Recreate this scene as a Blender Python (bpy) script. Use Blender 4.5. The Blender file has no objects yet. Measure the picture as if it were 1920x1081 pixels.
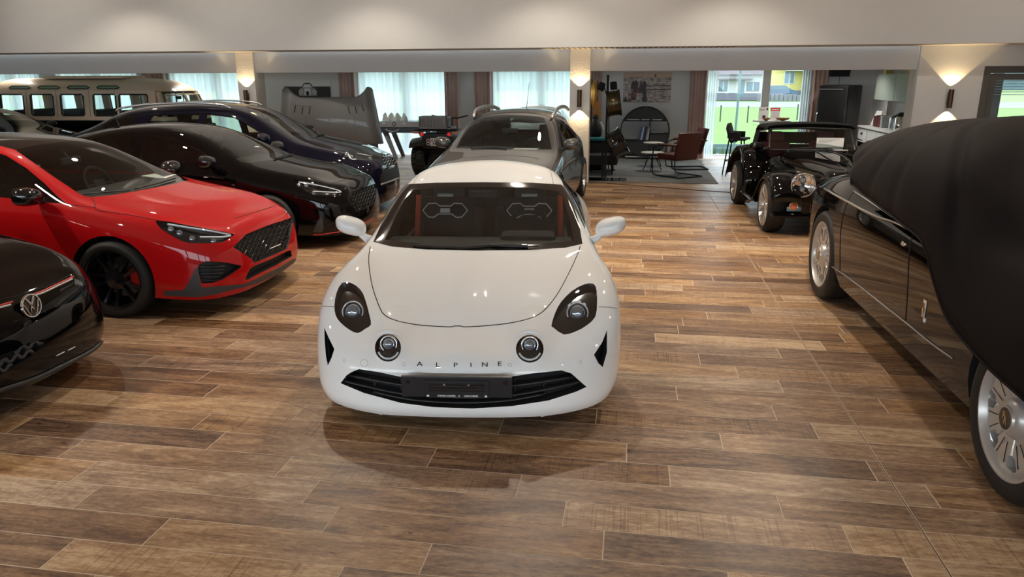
import bpy, bmesh, math, random
import numpy as np
from mathutils import Vector, Matrix
from mathutils.bvhtree import BVHTree
random.seed(7)
SC = bpy.context.scene
COL = SC.collection
R = math.radians

# ------------------------------------------------------------------ camera
F_PX, PITCH, YAW, CAM_H, ROLL = 1380.0, R(15.87), R(9.22), 1.91, R(-0.2)
CAM = Vector((0, 0, CAM_H))
_fw = Vector((-math.sin(YAW)*math.cos(PITCH), math.cos(YAW)*math.cos(PITCH), -math.sin(PITCH)))
_r0 = Vector((math.cos(YAW), math.sin(YAW), 0)); _u0 = _r0.cross(_fw)
_rt = _r0*math.cos(ROLL)+_u0*math.sin(ROLL); _up = -_r0*math.sin(ROLL)+_u0*math.cos(ROLL)
cd = bpy.data.cameras.new('camera'); cam = bpy.data.objects.new('camera', cd); COL.objects.link(cam)
cd.sensor_fit = 'HORIZONTAL'; cd.sensor_width = 36.0; cd.lens = F_PX*36.0/1920.0
cd.clip_start = 0.05; cd.clip_end = 500
cam.matrix_world = Matrix(((_rt.x, _up.x, -_fw.x, CAM.x), (_rt.y, _up.y, -_fw.y, CAM.y), (_rt.z, _up.z, -_fw.z, CAM.z), (0, 0, 0, 1)))
SC.camera = cam
vs = SC.view_settings
vs.view_transform = 'Standard'; vs.look = 'None'; vs.gamma = 1.0; vs.use_curve_mapping = False
vs.exposure = 0.38
SC.cycles.max_bounces = 8; SC.cycles.diffuse_bounces = 3; SC.cycles.glossy_bounces = 4; SC.cycles.use_adaptive_sampling = True; SC.cycles.adaptive_threshold = .025
SC.cycles.transparent_max_bounces = 16; SC.cycles.transmission_bounces = 6
SC.cycles.caustics_reflective = False; SC.cycles.caustics_refractive = False
SC.cycles.use_denoising = True; SC.cycles.sample_clamp_indirect = 6.0

# ------------------------------------------------------------------ sky: bright overcast day
wd = bpy.data.worlds.new('overcast_sky'); SC.world = wd; wd.use_nodes = True
nt = wd.node_tree; nt.nodes.clear()
wo = nt.nodes.new('ShaderNodeOutputWorld'); bg = nt.nodes.new('ShaderNodeBackground')
bg.inputs['Color'].default_value = (0.80, 0.91, 1.0, 1); bg.inputs['Strength'].default_value = 4.6
nt.links.new(bg.outputs[0], wo.inputs[0])

# ------------------------------------------------------------------ light helpers
def light(name, kind, loc, power, color=(1, .9, .75), **kw):
    ld = bpy.data.lights.new(name, kind); ld.energy = power; ld.color = color
    for k, v in kw.items(): setattr(ld, k, v)
    o = bpy.data.objects.new(name, ld); o.location = loc; COL.objects.link(o); return o

# window openings double as portals: they only guide sampling of the sky outside
def portal(name, loc, rot, sx, sy):
    o = light(name, 'AREA', loc, 1.0, shape='RECTANGLE', size=sx, size_y=sy)
    o.rotation_euler = rot; o.data.cycles.is_portal = True; return o

# ------------------------------------------------------------------ materials
MATS = {}
def mat(name, color=(.8, .8, .8), rough=.5, metal=0.0, coat=0.0, spec=.5, emit=None, estr=0, alpha=None, noise=None, bump=None, trans=0.0, sheen=0.0, coatr=.03, cior=1.5):
    if name in MATS: return MATS[name]
    m = bpy.data.materials.new(name); m.use_nodes = True; MATS[name] = m
    n = m.node_tree; b = n.nodes['Principled BSDF']
    b.inputs['Base Color'].default_value = (*color, 1); b.inputs['Roughness'].default_value = rough
    b.inputs['Metallic'].default_value = metal; b.inputs['Coat Weight'].default_value = coat
    b.inputs['Coat Roughness'].default_value = coatr; b.inputs['Coat IOR'].default_value = cior
    b.inputs['Specular IOR Level'].default_value = spec; b.inputs['Transmission Weight'].default_value = trans
    b.inputs['Sheen Weight'].default_value = sheen
    if emit: b.inputs['Emission Color'].default_value = (*emit, 1); b.inputs['Emission Strength'].default_value = estr
    tc = None
    if noise or bump: tc = n.nodes.new('ShaderNodeTexCoord')
    if noise:
        sc_, amt = noise
        t = n.nodes.new('ShaderNodeTexNoise'); t.inputs['Scale'].default_value = sc_; t.inputs['Detail'].default_value = 3
        n.links.new(tc.outputs['Object'], t.inputs['Vector'])
        mx = n.nodes.new('ShaderNodeMixRGB'); mx.blend_type = 'MULTIPLY'; mx.inputs['Fac'].default_value = 1
        mx.inputs['Color1'].default_value = (*color, 1)
        mr = n.nodes.new('ShaderNodeMapRange'); mr.inputs['To Min'].default_value = 1-amt; mr.inputs['To Max'].default_value = 1+amt
        n.links.new(t.outputs['Fac'], mr.inputs['Value']); n.links.new(mr.outputs[0], mx.inputs['Color2'])
        n.links.new(mx.outputs[0], b.inputs['Base Color'])
    if bump:
        sc_, st, ds = bump
        t2 = n.nodes.new('ShaderNodeTexNoise'); t2.inputs['Scale'].default_value = sc_; t2.inputs['Detail'].default_value = 4
        n.links.new(tc.outputs['Object'], t2.inputs['Vector'])
        bp = n.nodes.new('ShaderNodeBump'); bp.inputs['Strength'].default_value = st; bp.inputs['Distance'].default_value = ds
        n.links.new(t2.outputs['Fac'], bp.inputs['Height']); n.links.new(bp.outputs[0], b.inputs['Normal'])
    return m

def thin_glass(name, tint=(.9, .95, .95), ior=1.5, rough=0.0, strength=1.0):
    if name in MATS: return MATS[name]
    m = bpy.data.materials.new(name); m.use_nodes = True; MATS[name] = m
    n = m.node_tree; n.nodes.clear()
    o = n.nodes.new('ShaderNodeOutputMaterial'); mx = n.nodes.new('ShaderNodeMixShader')
    # Schlick reflectance that is the same from either side of the sheet
    f0 = ((ior-1)/(ior+1))**2
    lw = n.nodes.new('ShaderNodeLayerWeight'); lw.inputs['Blend'].default_value = .5
    pw = n.nodes.new('ShaderNodeMath'); pw.operation = 'POWER'; pw.inputs[1].default_value = 5; n.links.new(lw.outputs['Facing'], pw.inputs[0])
    fr = n.nodes.new('ShaderNodeMath'); fr.operation = 'MULTIPLY_ADD'; fr.inputs[1].default_value = 1-f0; fr.inputs[2].default_value = f0*1.6; fr.use_clamp = True
    n.links.new(pw.outputs[0], fr.inputs[0])
    tr = n.nodes.new('ShaderNodeBsdfTransparent'); tr.inputs['Color'].default_value = (*tint, 1)
    gl = n.nodes.new('ShaderNodeBsdfGlossy'); gl.inputs['Roughness'].default_value = rough
    gl.inputs['Color'].default_value = (strength, strength, strength, 1)
    n.links.new(fr.outputs[0], mx.inputs['Fac']); n.links.new(tr.outputs[0], mx.inputs[1]); n.links.new(gl.outputs[0], mx.inputs[2])
    n.links.new(mx.outputs[0], o.inputs['Surface']); return m

# ------------------------------------------------------------------ object helpers
def link(o, parent=None):
    COL.objects.link(o)
    if parent is not None: o.parent = parent
    return o
def tag(o, label=None, cat=None, group=None, kind=None):
    if label: o['label'] = label
    if cat: o['category'] = cat
    if group: o['group'] = group
    if kind: o['kind'] = kind
    return o
def thing(name, label, cat, loc=(0, 0, 0), rz=0.0, group=None):
    o = bpy.data.objects.new(name, None); o.empty_display_size = .1; COL.objects.link(o)
    o.location = loc; o.rotation_euler = (0, 0, rz)
    return tag(o, label, cat, group)
def obj(name, vf, material, parent=None, smooth=False, label=None, auto=None):
    v, f = vf
    me = bpy.data.meshes.new(name); me.from_pydata([tuple(p) for p in v], [], f); me.update()
    if isinstance(material, str): material = MATS[material]
    me.materials.append(material)
    if smooth:
        me.shade_smooth()
        if auto: me.set_sharp_from_angle(angle=R(auto))
    o = bpy.data.objects.new(name, me); link(o, parent)
    if label: o['label'] = label
    return o
def struct(name, vf, material, parent=None, smooth=False):
    o = obj(name, vf, material, parent, smooth)
    if parent is None: o['kind'] = 'structure'
    return o

class G:
    """collects shapes into one vertex / face list"""
    def __init__(s): s.v = []; s.f = []
    def add(s, v, f, M=None):
        k = len(s.v)
        s.v += [M @ Vector(p) for p in v] if M else [Vector(p) for p in v]
        s.f += [[i+k for i in q] for q in f]; return s
    @property
    def vf(s): return s.v, s.f
    def box(s, lo, hi, M=None, bev=0.0):
        (a, b, c), (d, e, g) = lo, hi
        if bev <= 0:
            v = [(a,b,c),(d,b,c),(d,e,c),(a,e,c),(a,b,g),(d,b,g),(d,e,g),(a,e,g)]
            return s.add(v, [[0,3,2,1],[4,5,6,7],[0,1,5,4],[1,2,6,5],[2,3,7,6],[3,0,4,7]], M)
        bm = bmesh.new(); bmesh.ops.create_cube(bm, size=1)
        for q in bm.verts: q.co = Vector(((a+d)/2+q.co.x*(d-a), (b+e)/2+q.co.y*(e-b), (c+g)/2+q.co.z*(g-c)))
        bmesh.ops.bevel(bm, geom=bm.edges[:], offset=bev, segments=2, profile=.6, affect='EDGES')
        v, f = bm_vf(bm); bm.free(); return s.add(v, f, M)
    def tube(s, pts, r, n=8, closed=False, cap=True, flat=None):
        v, f = tube(pts, r, n, closed, cap); return s.add(v, f)
    def lathe(s, prof, n=24, M=None, cap=False):
        v, f = lathe(prof, n, cap); return s.add(v, f, M)
    def prism(s, poly, z0, z1, M=None):
        n = len(poly); v = [(x, y, z0) for x, y in poly]+[(x, y, z1) for x, y in poly]
        f = [list(range(n))[::-1], list(range(n, 2*n))]+[[i, (i+1) % n, n+(i+1) % n, n+i] for i in range(n)]
        return s.add(v, f, M)
    def grid(s, fn, nu, nv, closed_u=False):
        v = [fn(i/(nu-(0 if closed_u else 1)), j/(nv-1)) for i in range(nu) for j in range(nv)]
        f = []
        for i in range(nu if closed_u else nu-1):
            for j in range(nv-1):
                a = i*nv+j; b = ((i+1) % nu)*nv+j
                f.append([a, b, b+1, a+1])
        return s.add(v, f)
def bm_vf(bm):
    bm.verts.index_update(); return [v.co.copy() for v in bm.verts], [[q.index for q in f.verts] for f in bm.faces]
def frames(pts, closed=False):
    P = [Vector(p) for p in pts]; n = len(P); out = []
    up = None
    for i in range(n):
        a = P[i-1] if (i > 0 or closed) else P[i]; b = P[(i+1) % n] if (i < n-1 or closed) else P[i]
        t = (b-a); t = t.normalized() if t.length > 1e-9 else Vector((0, 0, 1))
        if up is None: up = Vector((0, 0, 1)) if abs(t.z) < .9 else Vector((1, 0, 0))
        s_ = t.cross(up)
        if s_.length < 1e-6: s_ = t.orthogonal()
        s_.normalize(); up = s_.cross(t).normalized()
        out.append((P[i], s_, up))
    return out
def tube(pts, r, n=8, closed=False, cap=True):
    fr = frames(pts, closed); v = []; f = []; m = len(fr)
    for i, (p, s_, u) in enumerate(fr):
        rr = r[i] if isinstance(r, (list, tuple)) else r
        rs, ru = rr if isinstance(rr, tuple) else (rr, rr)
        for k in range(n):
            a = 2*math.pi*k/n; v.append(p+s_*math.cos(a)*rs+u*math.sin(a)*ru)
    for i in range(m if closed else m-1):
        for k in range(n):
            a = i*n+k; b = i*n+(k+1) % n; c = ((i+1) % m)*n+(k+1) % n; d = ((i+1) % m)*n+k
            f.append([a, d, c, b])
    if cap and not closed: f.append(list(range(n))); f.append(list(range((m-1)*n, m*n))[::-1])
    return v, f
def lathe(prof, n=24, cap=False):
    """prof: (radius, height) pairs around local Z"""
    v = []; f = []; m = len(prof)
    for (r, z) in prof:
        for k in range(n):
            a = 2*math.pi*k/n; v.append(Vector((r*math.cos(a), r*math.sin(a), z)))
    for i in range(m-1):
        for k in range(n):
            a = i*n+k; b = i*n+(k+1) % n; f.append([a, b, b+n, a+n])
    if cap: f.append(list(range(n))[::-1]); f.append(list(range((m-1)*n, m*n)))
    return v, f
def spline(pts, n=8, closed=False):
    """Catmull-Rom through the points, n samples a span"""
    P = [Vector(p) for p in pts]; m = len(P); out = []
    for i in range(m if closed else m-1):
        p0 = P[i-1] if (i > 0 or closed) else P[0]*2-P[1]
        p1 = P[i]; p2 = P[(i+1) % m]
        p3 = P[(i+2) % m] if (closed or i+2 < m) else P[-1]*2-P[-2]
        for k in range(n):
            t = k/n
            out.append(.5*((2*p1)+(p2-p0)*t+(2*p0-5*p1+4*p2-p3)*t*t+(3*p1-p0-3*p2+p3)*t**3))
    if not closed: out.append(P[-1])
    return out
def T(x=0, y=0, z=0): return Matrix.Translation((x, y, z))
def RX(a): return Matrix.Rotation(R(a), 4, 'X')
def RY(a): return Matrix.Rotation(R(a), 4, 'Y')
def RZ(a): return Matrix.Rotation(R(a), 4, 'Z')
def S(x, y, z): return Matrix.Diagonal((x, y, z, 1))
def text_vf(txt, size=1.0, depth=0.0, bold=0.0, spacing=1.0):
    """lettering as flat mesh, centred, in the XY plane"""
    cu = bpy.data.curves.new('lettering', 'FONT'); cu.body = txt; cu.size = size; cu.align_x = 'CENTER'; cu.align_y = 'CENTER'
    cu.extrude = depth; cu.offset = bold; cu.space_character = spacing; cu.resolution_u = 3
    o = bpy.data.objects.new('lettering', cu); COL.objects.link(o)
    dg = bpy.context.evaluated_depsgraph_get(); me = bpy.data.meshes.new_from_object(o.evaluated_get(dg))
    v = [p.co.copy() for p in me.vertices]; f = [list(p.vertices) for p in me.polygons]
    bpy.data.objects.remove(o); bpy.data.curves.remove(cu); bpy.data.meshes.remove(me)
    return v, f

# ------------------------------------------------------------------ reading the photograph's geometry: pixel <-> ray
def raydir(x, y): return ((x-960)/F_PX*_rt-(y-540.5)/F_PX*_up+_fw)
def to_px(p):
    d = p-CAM; w = d.dot(_fw)
    return Vector((960+F_PX*d.dot(_rt)/w, 540.5-F_PX*d.dot(_up)/w))
def on_z(x, y, z):
    d = raydir(x, y); return CAM+d*((z-CAM.z)/d.z)
def on_y(x, y, Y):
    d = raydir(x, y); return CAM+d*(Y/d.y)
# ------------------------------------------------------------------ car body tools
def pchip(keys, xs):
    X = [k[0] for k in keys]; Y = [k[1] for k in keys]; n = len(X)
    if n == 1: return [Y[0]]*len(xs)
    h = [X[i+1]-X[i] for i in range(n-1)]; dl = [(Y[i+1]-Y[i])/h[i] for i in range(n-1)]
    m = [0.0]*n; m[0] = dl[0]; m[-1] = dl[-1]
    for i in range(1, n-1):
        if dl[i-1]*dl[i] > 0:
            w1 = 2*h[i]+h[i-1]; w2 = h[i]+2*h[i-1]; m[i] = (w1+w2)/(w1/dl[i-1]+w2/dl[i])
    out = []
    for x in xs:
        if x <= X[0]: out.append(Y[0]+m[0]*(x-X[0])*0); continue
        if x >= X[-1]: out.append(Y[-1]); continue
        i = max(j for j in range(n-1) if X[j] <= x); t = (x-X[i])/h[i]
        out.append((2*t**3-3*t*t+1)*Y[i]+(t**3-2*t*t+t)*h[i]*m[i]+(-2*t**3+3*t*t)*Y[i+1]+(t**3-t*t)*h[i]*m[i+1])
    return out

def inside(p, poly):
    x, y = p; c = False; n = len(poly); j = n-1
    for i in range(n):
        xi, yi = poly[i]; xj, yj = poly[j]
        if (yi > y) != (yj > y) and x < (xj-xi)*(y-yi)/(yj-yi)+xi: c = not c
        j = i
    return c

class CamProj:
    def __init__(s, M): s.M = M; s.Mi = M.inverted(); s.o = s.Mi @ CAM
    def p2(s, co): return to_px(s.M @ co)
    def d(s, p): return (s.Mi.to_3x3() @ raydir(*p)).normalized()
    def plane(s, a, b): return s.o, s.d(a).cross(s.d(b)).normalized()
    def facing(s, f): return f.normal.dot(f.calc_center_median()-s.o) < 0
    pad = 14.0
    def p2n(s, A):
        m = np.array(s.M); W = A @ m[:3, :3].T+m[:3, 3]-np.array(CAM); w = W @ np.array(_fw)
        return np.stack([960+F_PX*(W @ np.array(_rt))/w, 540.5-F_PX*(W @ np.array(_up))/w], 1)
class MirProj(CamProj):
    """the same outline on the opposite flank of a symmetric body"""
    def fl(s, v): return Vector((-v.x, v.y, v.z))
    def p2(s, co): return CamProj.p2(s, s.fl(co))
    def p2n(s, A): return CamProj.p2n(s, A*np.array([-1.0, 1.0, 1.0]))
    def plane(s, a, b):
        o, n = CamProj.plane(s, a, b); return s.fl(o), s.fl(n)
    def facing(s, f): return s.fl(f.normal).dot(s.fl(f.calc_center_median())-s.o) < 0
class AxisProj:
    """straight projection along local axis 0, 1 or 2; sg = the side of the body it looks at"""
    def __init__(s, ax, sg): s.ax = ax; s.sg = sg; s.ij = [i for i in (0, 1, 2) if i != ax]
    def p2(s, co): return Vector((co[s.ij[0]], co[s.ij[1]]))
    def v3(s, p):
        q = Vector((0, 0, 0)); q[s.ij[0]], q[s.ij[1]] = p[0], p[1]; return q
    def plane(s, a, b):
        e = Vector((0, 0, 0)); e[s.ax] = 1; return s.v3(a), (s.v3(b)-s.v3(a)).cross(e).normalized()
    def facing(s, f): return f.normal[s.ax]*s.sg > .08
    pad = .06
    def p2n(s, A): return A[:, s.ij]

class Car:
    def __init__(s, name, label, pose, rows, U, level=3, bulge=(0,)*6, rbulge=(0,)*6, paint=None, cat='car', creases=(), group=None, rear_open=False):
        s.root = thing(name, label, cat, (pose[0], pose[1], 0), R(pose[2]), group)
        s.M = T(pose[0], pose[1], 0) @ RZ(pose[2]); s.cp = CamProj(s.M); s.paint = paint
        n = len(U); tab = []
        for k in (0, 1, 2, 3, 4, 5, 6, 9):
            ks = rows[k]
            v = pchip([(a[0], a[1]) for a in ks], U); z = pchip([(a[0], a[2]) for a in ks], U)
            du = pchip([(a[0], a[3] if len(a) > 3 else 0) for a in ks], U)
            tab.append([Vector((v[j], U[j]+du[j], z[j])) for j in range(n)])
        t6, t9 = tab[6], tab[7]
        cr = rows.get('crown', 2.2)
        def mid(f):
            out = []
            for j in range(n):
                a, c = t6[j], t9[j]; w = f**cr
                out.append(Vector((a.x*f, c.y+(a.y-c.y)*f*f, c.z+(a.z-c.z)*w)))
            return out
        P = tab[:7]+[mid(.68), mid(.35)]+[[Vector((0, p.y, p.z)) for p in t9]]
        bm = bmesh.new(); V = {}
        for sg in (1, -1):
            for k in range(10):
                for j in range(n):
                    if k == 9 and sg == -1: V[(sg, j, k)] = V[(1, j, k)]; continue
                    p = P[k][j]; V[(sg, j, k)] = bm.verts.new((p.x*sg, p.y, p.z))
        fs = []
        def face(q, sg):
            q = [x for i, x in enumerate(q) if x not in q[:i]]
            if len(q) < 3: return
            fs.append(bm.faces.new(q if sg > 0 else q[::-1]))
        for sg in (1, -1):
            for j in range(n-1):
                for k in range(9): face([V[(sg, j, k)], V[(sg, j+1, k)], V[(sg, j+1, k+1)], V[(sg, j, k+1)]], sg)
            for end, bl in ((0, bulge), (n-1, rbulge)):
                if end == 0 and bl is None or end and bl is None: continue
                C = {}
                for k in range(6):
                    C[(k, 0)] = V[(sg, end, k)]
                    for c in range(1, 5):
                        if k == 5: C[(k, c)] = V[(sg, end, 5+c)]; continue
                        if c == 4 and sg == -1: C[(k, c)] = V[('c', end, k)]; continue
                        sd = P[k][end]; top = P[5+c][end]; t5 = P[5][end]; fr = top.x/max(t5.x, 1e-6)
                        w = (k/5.0)**2
                        y = sd.y+(bl[k]*(1-fr*fr))*(-1 if end == 0 else 1)
                        y = y*(1-w*.5)+(sd.y+top.y-t5.y+(bl[k]*(1-fr*fr))*(-1 if end == 0 else 1)*.5)*(w*.5)
                        z = sd.z+(top.z-t5.z)*w
                        C[(k, c)] = bm.verts.new((sd.x*fr*sg, y, z))
                        if c == 4: V[('c', end, k)] = C[(k, c)]
                for k in range(5):
                    for c in range(4): face([C[(k, c)], C[(k+1, c)], C[(k+1, c+1)], C[(k, c+1)]] if end else [C[(k, c)], C[(k, c+1)], C[(k+1, c+1)], C[(k+1, c)]][::-1][::1], sg)
        cl = bm.edges.layers.float.new('crease_edge')
        for (k, j0, j1, wgt) in creases:
            for sg in (1, -1):
                for j in range(j0, j1):
                    e = bm.edges.get((V[(sg, j, k)], V[(sg, j+1, k)]))
                    if e: e[cl] = wgt
        bmesh.ops.recalc_face_normals(bm, faces=bm.faces[:])
        me = bpy.data.meshes.new('cage'); bm.to_mesh(me); bm.free()
        o = bpy.data.objects.new('cage', me); COL.objects.link(o)
        md = o.modifiers.new('s', 'SUBSURF'); md.levels = level; md.render_levels = level; md.quality = 3
        dg = bpy.context.evaluated_depsgraph_get(); me2 = bpy.data.meshes.new_from_object(o.evaluated_get(dg))
        bpy.data.objects.remove(o); bpy.data.meshes.remove(me)
        s.bm = bmesh.new(); s.bm.from_mesh(me2); bpy.data.meshes.remove(me2)
        up = [f for f in s.bm.faces if abs(f.calc_center_median().x) < .2 and f.normal.z*f.normal.z > .6 and f.calc_center_median().z > .5]
        if sum(f.normal.z for f in up) < 0: bmesh.ops.reverse_faces(s.bm, faces=s.bm.faces[:])
        s.bm.normal_update(); s.refs()
    def refs(s):
        s.bm.verts.index_update(); s.bm.faces.index_update(); s.bm.faces.ensure_lookup_table()
        s.rv = [v.co.copy() for v in s.bm.verts]; s.rn = [v.normal.copy() for v in s.bm.verts]
        s.rf = [[v.index for v in f.verts] for f in s.bm.faces]
        s.bvh = BVHTree.FromPolygons(s.rv, s.rf)
    def nrm(s, co):
        loc, no, i, d = s.bvh.find_nearest(co)
        if i is None: return Vector((0, 0, 1))
        q = s.rf[i]; ps = [s.rv[a] for a in q]; ws = [1/(1e-5+(p-loc).length) for p in ps]
        r = Vector((0, 0, 0))
        for a, w in zip(q, ws): r += s.rn[a]*w
        return r.normalized()
    def hit(s, x, y):
        """the body point that the photograph shows at this pixel"""
        loc, no, i, d = s.bvh.ray_cast(s.cp.o, s.cp.d((x, y)))
        return loc
    def cut(s, poly, proj=None, flt=None):
        proj = proj or s.cp; bm = s.bm; poly = [Vector((p[0], p[1])) for p in poly]
        x0 = min(p.x for p in poly)-proj.pad; x1 = max(p.x for p in poly)+proj.pad
        y0 = min(p.y for p in poly)-proj.pad; y1 = max(p.y for p in poly)+proj.pad
        bm.verts.ensure_lookup_table()
        P = proj.p2n(np.array([v.co[:] for v in bm.verts]))
        idx = np.nonzero((P[:, 0] > x0) & (P[:, 0] < x1) & (P[:, 1] > y0) & (P[:, 1] < y1))[0]
        cache = {}
        def bb(f):
            xs = []; ys = []
            for v in f.verts:
                r = cache.get(v)
                if r is None: r = tuple(proj.p2(v.co)); cache[v] = r
                xs.append(r[0]); ys.append(r[1])
            return (min(xs), max(xs), min(ys), max(ys))
        seen = set(); box = {}
        for i in idx:
            for f in bm.verts[i].link_faces:
                if f in seen: continue
                seen.add(f)
                if flt and not flt(f.calc_center_median()): continue
                if proj.facing(f): box[f] = bb(f)
        # work on a small copy of the patch, then put back what lies outside the outline
        sb = bmesh.new(); lay = sb.verts.layers.int.new('oid'); mp = {}; orig = []
        def sv(v):
            q = mp.get(v)
            if q is None: q = sb.verts.new(v.co); orig.append(v); q[lay] = len(orig); mp[v] = q
            return q
        src = list(box); cache.clear(); box2 = {}
        for f in src:
            g = sb.faces.new([sv(v) for v in f.verts]); box2[g] = box[f]
        n = len(poly)
        for i in range(n):
            a, b = poly[i], poly[(i+1) % n]
            ex0, ex1 = min(a.x, b.x)-1e-4, max(a.x, b.x)+1e-4; ey0, ey1 = min(a.y, b.y)-1e-4, max(a.y, b.y)+1e-4
            sub = [f for f, q in box2.items() if not (q[1] < ex0 or q[0] > ex1 or q[3] < ey0 or q[2] > ey1)]
            if not sub: continue
            co, no = proj.plane(a, b)
            es = set(e for f in sub for e in f.edges); vs_ = set(v for f in sub for v in f.verts)
            r = bmesh.ops.bisect_plane(sb, geom=list(vs_)+list(es)+sub, dist=1e-6, plane_co=co, plane_no=no)
            for v in r['geom_cut']:
                if isinstance(v, bmesh.types.BMVert) and v not in cache and v not in vs_: v[lay] = 0
            for g in r['geom']:
                if isinstance(g, bmesh.types.BMFace): box2[g] = bb(g)
        # vertices made by splitting inherit the id of a neighbour: keep the id only where the place is unchanged
        for v in sb.verts:
            k = v[lay]
            if k and (orig[k-1].co-v.co).length > 1e-7: v[lay] = 0
        bmesh.ops.delete(bm, geom=src, context='FACES_ONLY')
        vi = {}; V = []; F = []; back = {}
        for f in sb.faces:
            if inside(proj.p2(f.calc_center_median()), poly):
                r = []
                for p in f.verts:
                    if p not in vi: vi[p] = len(V); V.append(p.co.copy())
                    r.append(vi[p])
                F.append(r)
            else:
                r = []
                for p in f.verts:
                    q = back.get(p)
                    if q is None: q = orig[p[lay]-1] if p[lay] else bm.verts.new(p.co); back[p] = q
                    r.append(q)
                try: bm.faces.new(r)
                except ValueError: pass
        sb.free(); bm.faces.index_update(); bm.normal_update()
        return V, F
    def take(s, vf): return vf
    def surf(s, name, vf, material, parent=None, off=0.0, label=None):
        """a panel that follows the body surface"""
        v, f = vf
        ns = [s.nrm(p) for p in v]
        o = obj(name, ([p+n*off for p, n in zip(v, ns)], f), material, parent or s.root, True, label)
        o.data.normals_split_custom_set_from_vertices([tuple(n) for n in ns]); return o
    def sunk(s, name, vf, material, depth, parent=None, dirn=None, wall=True, label=None):
        """the same faces set back into the body, with the walls of the recess"""
        v, f = vf; n0 = len(v); ns = [s.nrm(p) for p in v]
        d = [(Vector(dirn)*depth if dirn else -n*depth) for n in ns]
        vv = [p+q for p, q in zip(v, d)]; ff = [list(q) for q in f]
        if wall:
            cnt = {}
            for q in f:
                for i in range(len(q)):
                    a, b = q[i], q[(i+1) % len(q)]; k = (min(a, b), max(a, b)); cnt[k] = None if k in cnt else (a, b)
            base = len(vv); vv += list(v)
            for ab in cnt.values():
                if ab: a, b = ab; ff.append([a, b, base+b, base+a][::-1])
        return obj(name, (vv, ff), material, parent or s.root, False, label)
    def twin(s, o, poly, parent=None):
        """opens the matching place on the other flank and fills it with a mirrored copy of part o and its pieces"""
        if poly:
            k = 1 if sum(v.co.x for v in o.data.vertices) < 0 else -1
            s.cut(poly, MirProj(s.M), flt=lambda q: q.x*k > .12)
        me = o.data
        n = obj(o.name.split('.')[0], ([Vector((-v.co.x, v.co.y, v.co.z)) for v in me.vertices], [list(p.vertices)[::-1] for p in me.polygons]), me.materials[0], parent or s.root, me.polygons[0].use_smooth)
        for ch in list(o.children): s.twin(ch, None, n)
        return n
    def line(s, name, pts, r, material, parent=None, n=6, local=False, closed=False, off=0.0, sides=6, mirror=False, label=None):
        """a seam, wiper, trim strip: a thin tube lying on the body along these pixels"""
        ps = spline([(p[0], p[1], 0) for p in pts], n, closed) if n else [Vector((*p, 0)) for p in pts]
        out = []
        for p in ps:
            h = s.hit(p.x, p.y)
            if h is None: continue
            out.append(h+s.nrm(h)*off)
        if len(out) < 2: return None
        g = G(); g.tube(out, r, sides, closed)
        if mirror: g.tube([Vector((-p.x, p.y, p.z)) for p in out], r, sides, closed)
        return obj(name, g.vf, material, parent or s.root, True, label)
    def print_on(s, name, vf, px_map, material, off=.003, parent=None, thick=0.0, label=None):
        """flat lettering laid onto the surface: px_map turns its XY into a pixel"""
        v, f = vf; out = []
        for p in v:
            x, y = px_map(p); h = s.hit(x, y)
            out.append(h+s.nrm(h)*off if h is not None else None)
        good = [q for q in f if all(out[i] is not None for i in q)]
        out = [p if p is not None else Vector((0, 0, 0)) for p in out]
        return obj(name, (out, good), material, parent or s.root, False, label)
    def arch(s, u, z, r, sgs=(1, -1), vin=.45, flat=None, name='wheel_well', zmax=None):
        pts = [(u+r*math.cos(a), z+r*math.sin(a)) for a in [2*math.pi*i/32 for i in range(32)]]
        if flat: pts = [(p[0], p[1]) for p in pts]
        for sg in sgs:
            fs = s.cut(pts, AxisProj(0, sg), flt=lambda c: c.x*sg > .3)
            # everything of the flank below the arch belongs to the opening as well
            s.take(fs)
            strip = []
            for (a, b) in pts:
                loc, no, i, d = s.bvh.ray_cast(Vector((sg*1.6, a, b)), Vector((-sg, 0, 0)))
                if loc is None or loc.x*sg < .45: loc = Vector((sg*.7, a, b))
                strip.append(loc)
            g = G(); n = len(strip)
            v = strip+[Vector((sg*vin, p.y, p.z)) for p in strip]
            f = [[i, (i+1) % n, n+(i+1) % n, n+i] for i in range(n) if strip[i].z > z-.75*r or strip[(i+1) % n].z > z-.75*r]+[list(range(n, 2*n))]
            obj(name, (v, f), 'black_plastic', s.root, False)
    def lining(s, d=.03, material='black_trim', zmin=.3):
        """dark inner skin of the cabin and body"""
        bm = s.bm; bm.verts.index_update()
        v = [p.co-s.nrm(p.co)*d for p in bm.verts]; f = [[q.index for q in fc.verts] for fc in bm.faces]
        return obj('inner_lining', (v, f), material, s.root, True)
    def done(s, name='body'):
        bm = s.bm; bmesh.ops.delete(bm, geom=[v for v in bm.verts if not v.link_faces], context='VERTS')
        bm.normal_update(); bm.verts.index_update()
        me = bpy.data.meshes.new(name)
        ns = []
        for v in bm.verts: ns.append(tuple(s.nrm(v.co)) if v.is_boundary or any(len(f.verts) != 4 for f in v.link_faces) else tuple(v.normal))
        bm.to_mesh(me); me.materials.append(MATS[s.paint] if isinstance(s.paint, str) else s.paint); me.shade_smooth()
        me.normals_split_custom_set_from_vertices(ns)
        o = bpy.data.objects.new(name, me); link(o, s.root); bm.free(); s.bm = None; s.body = o; return o

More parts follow.
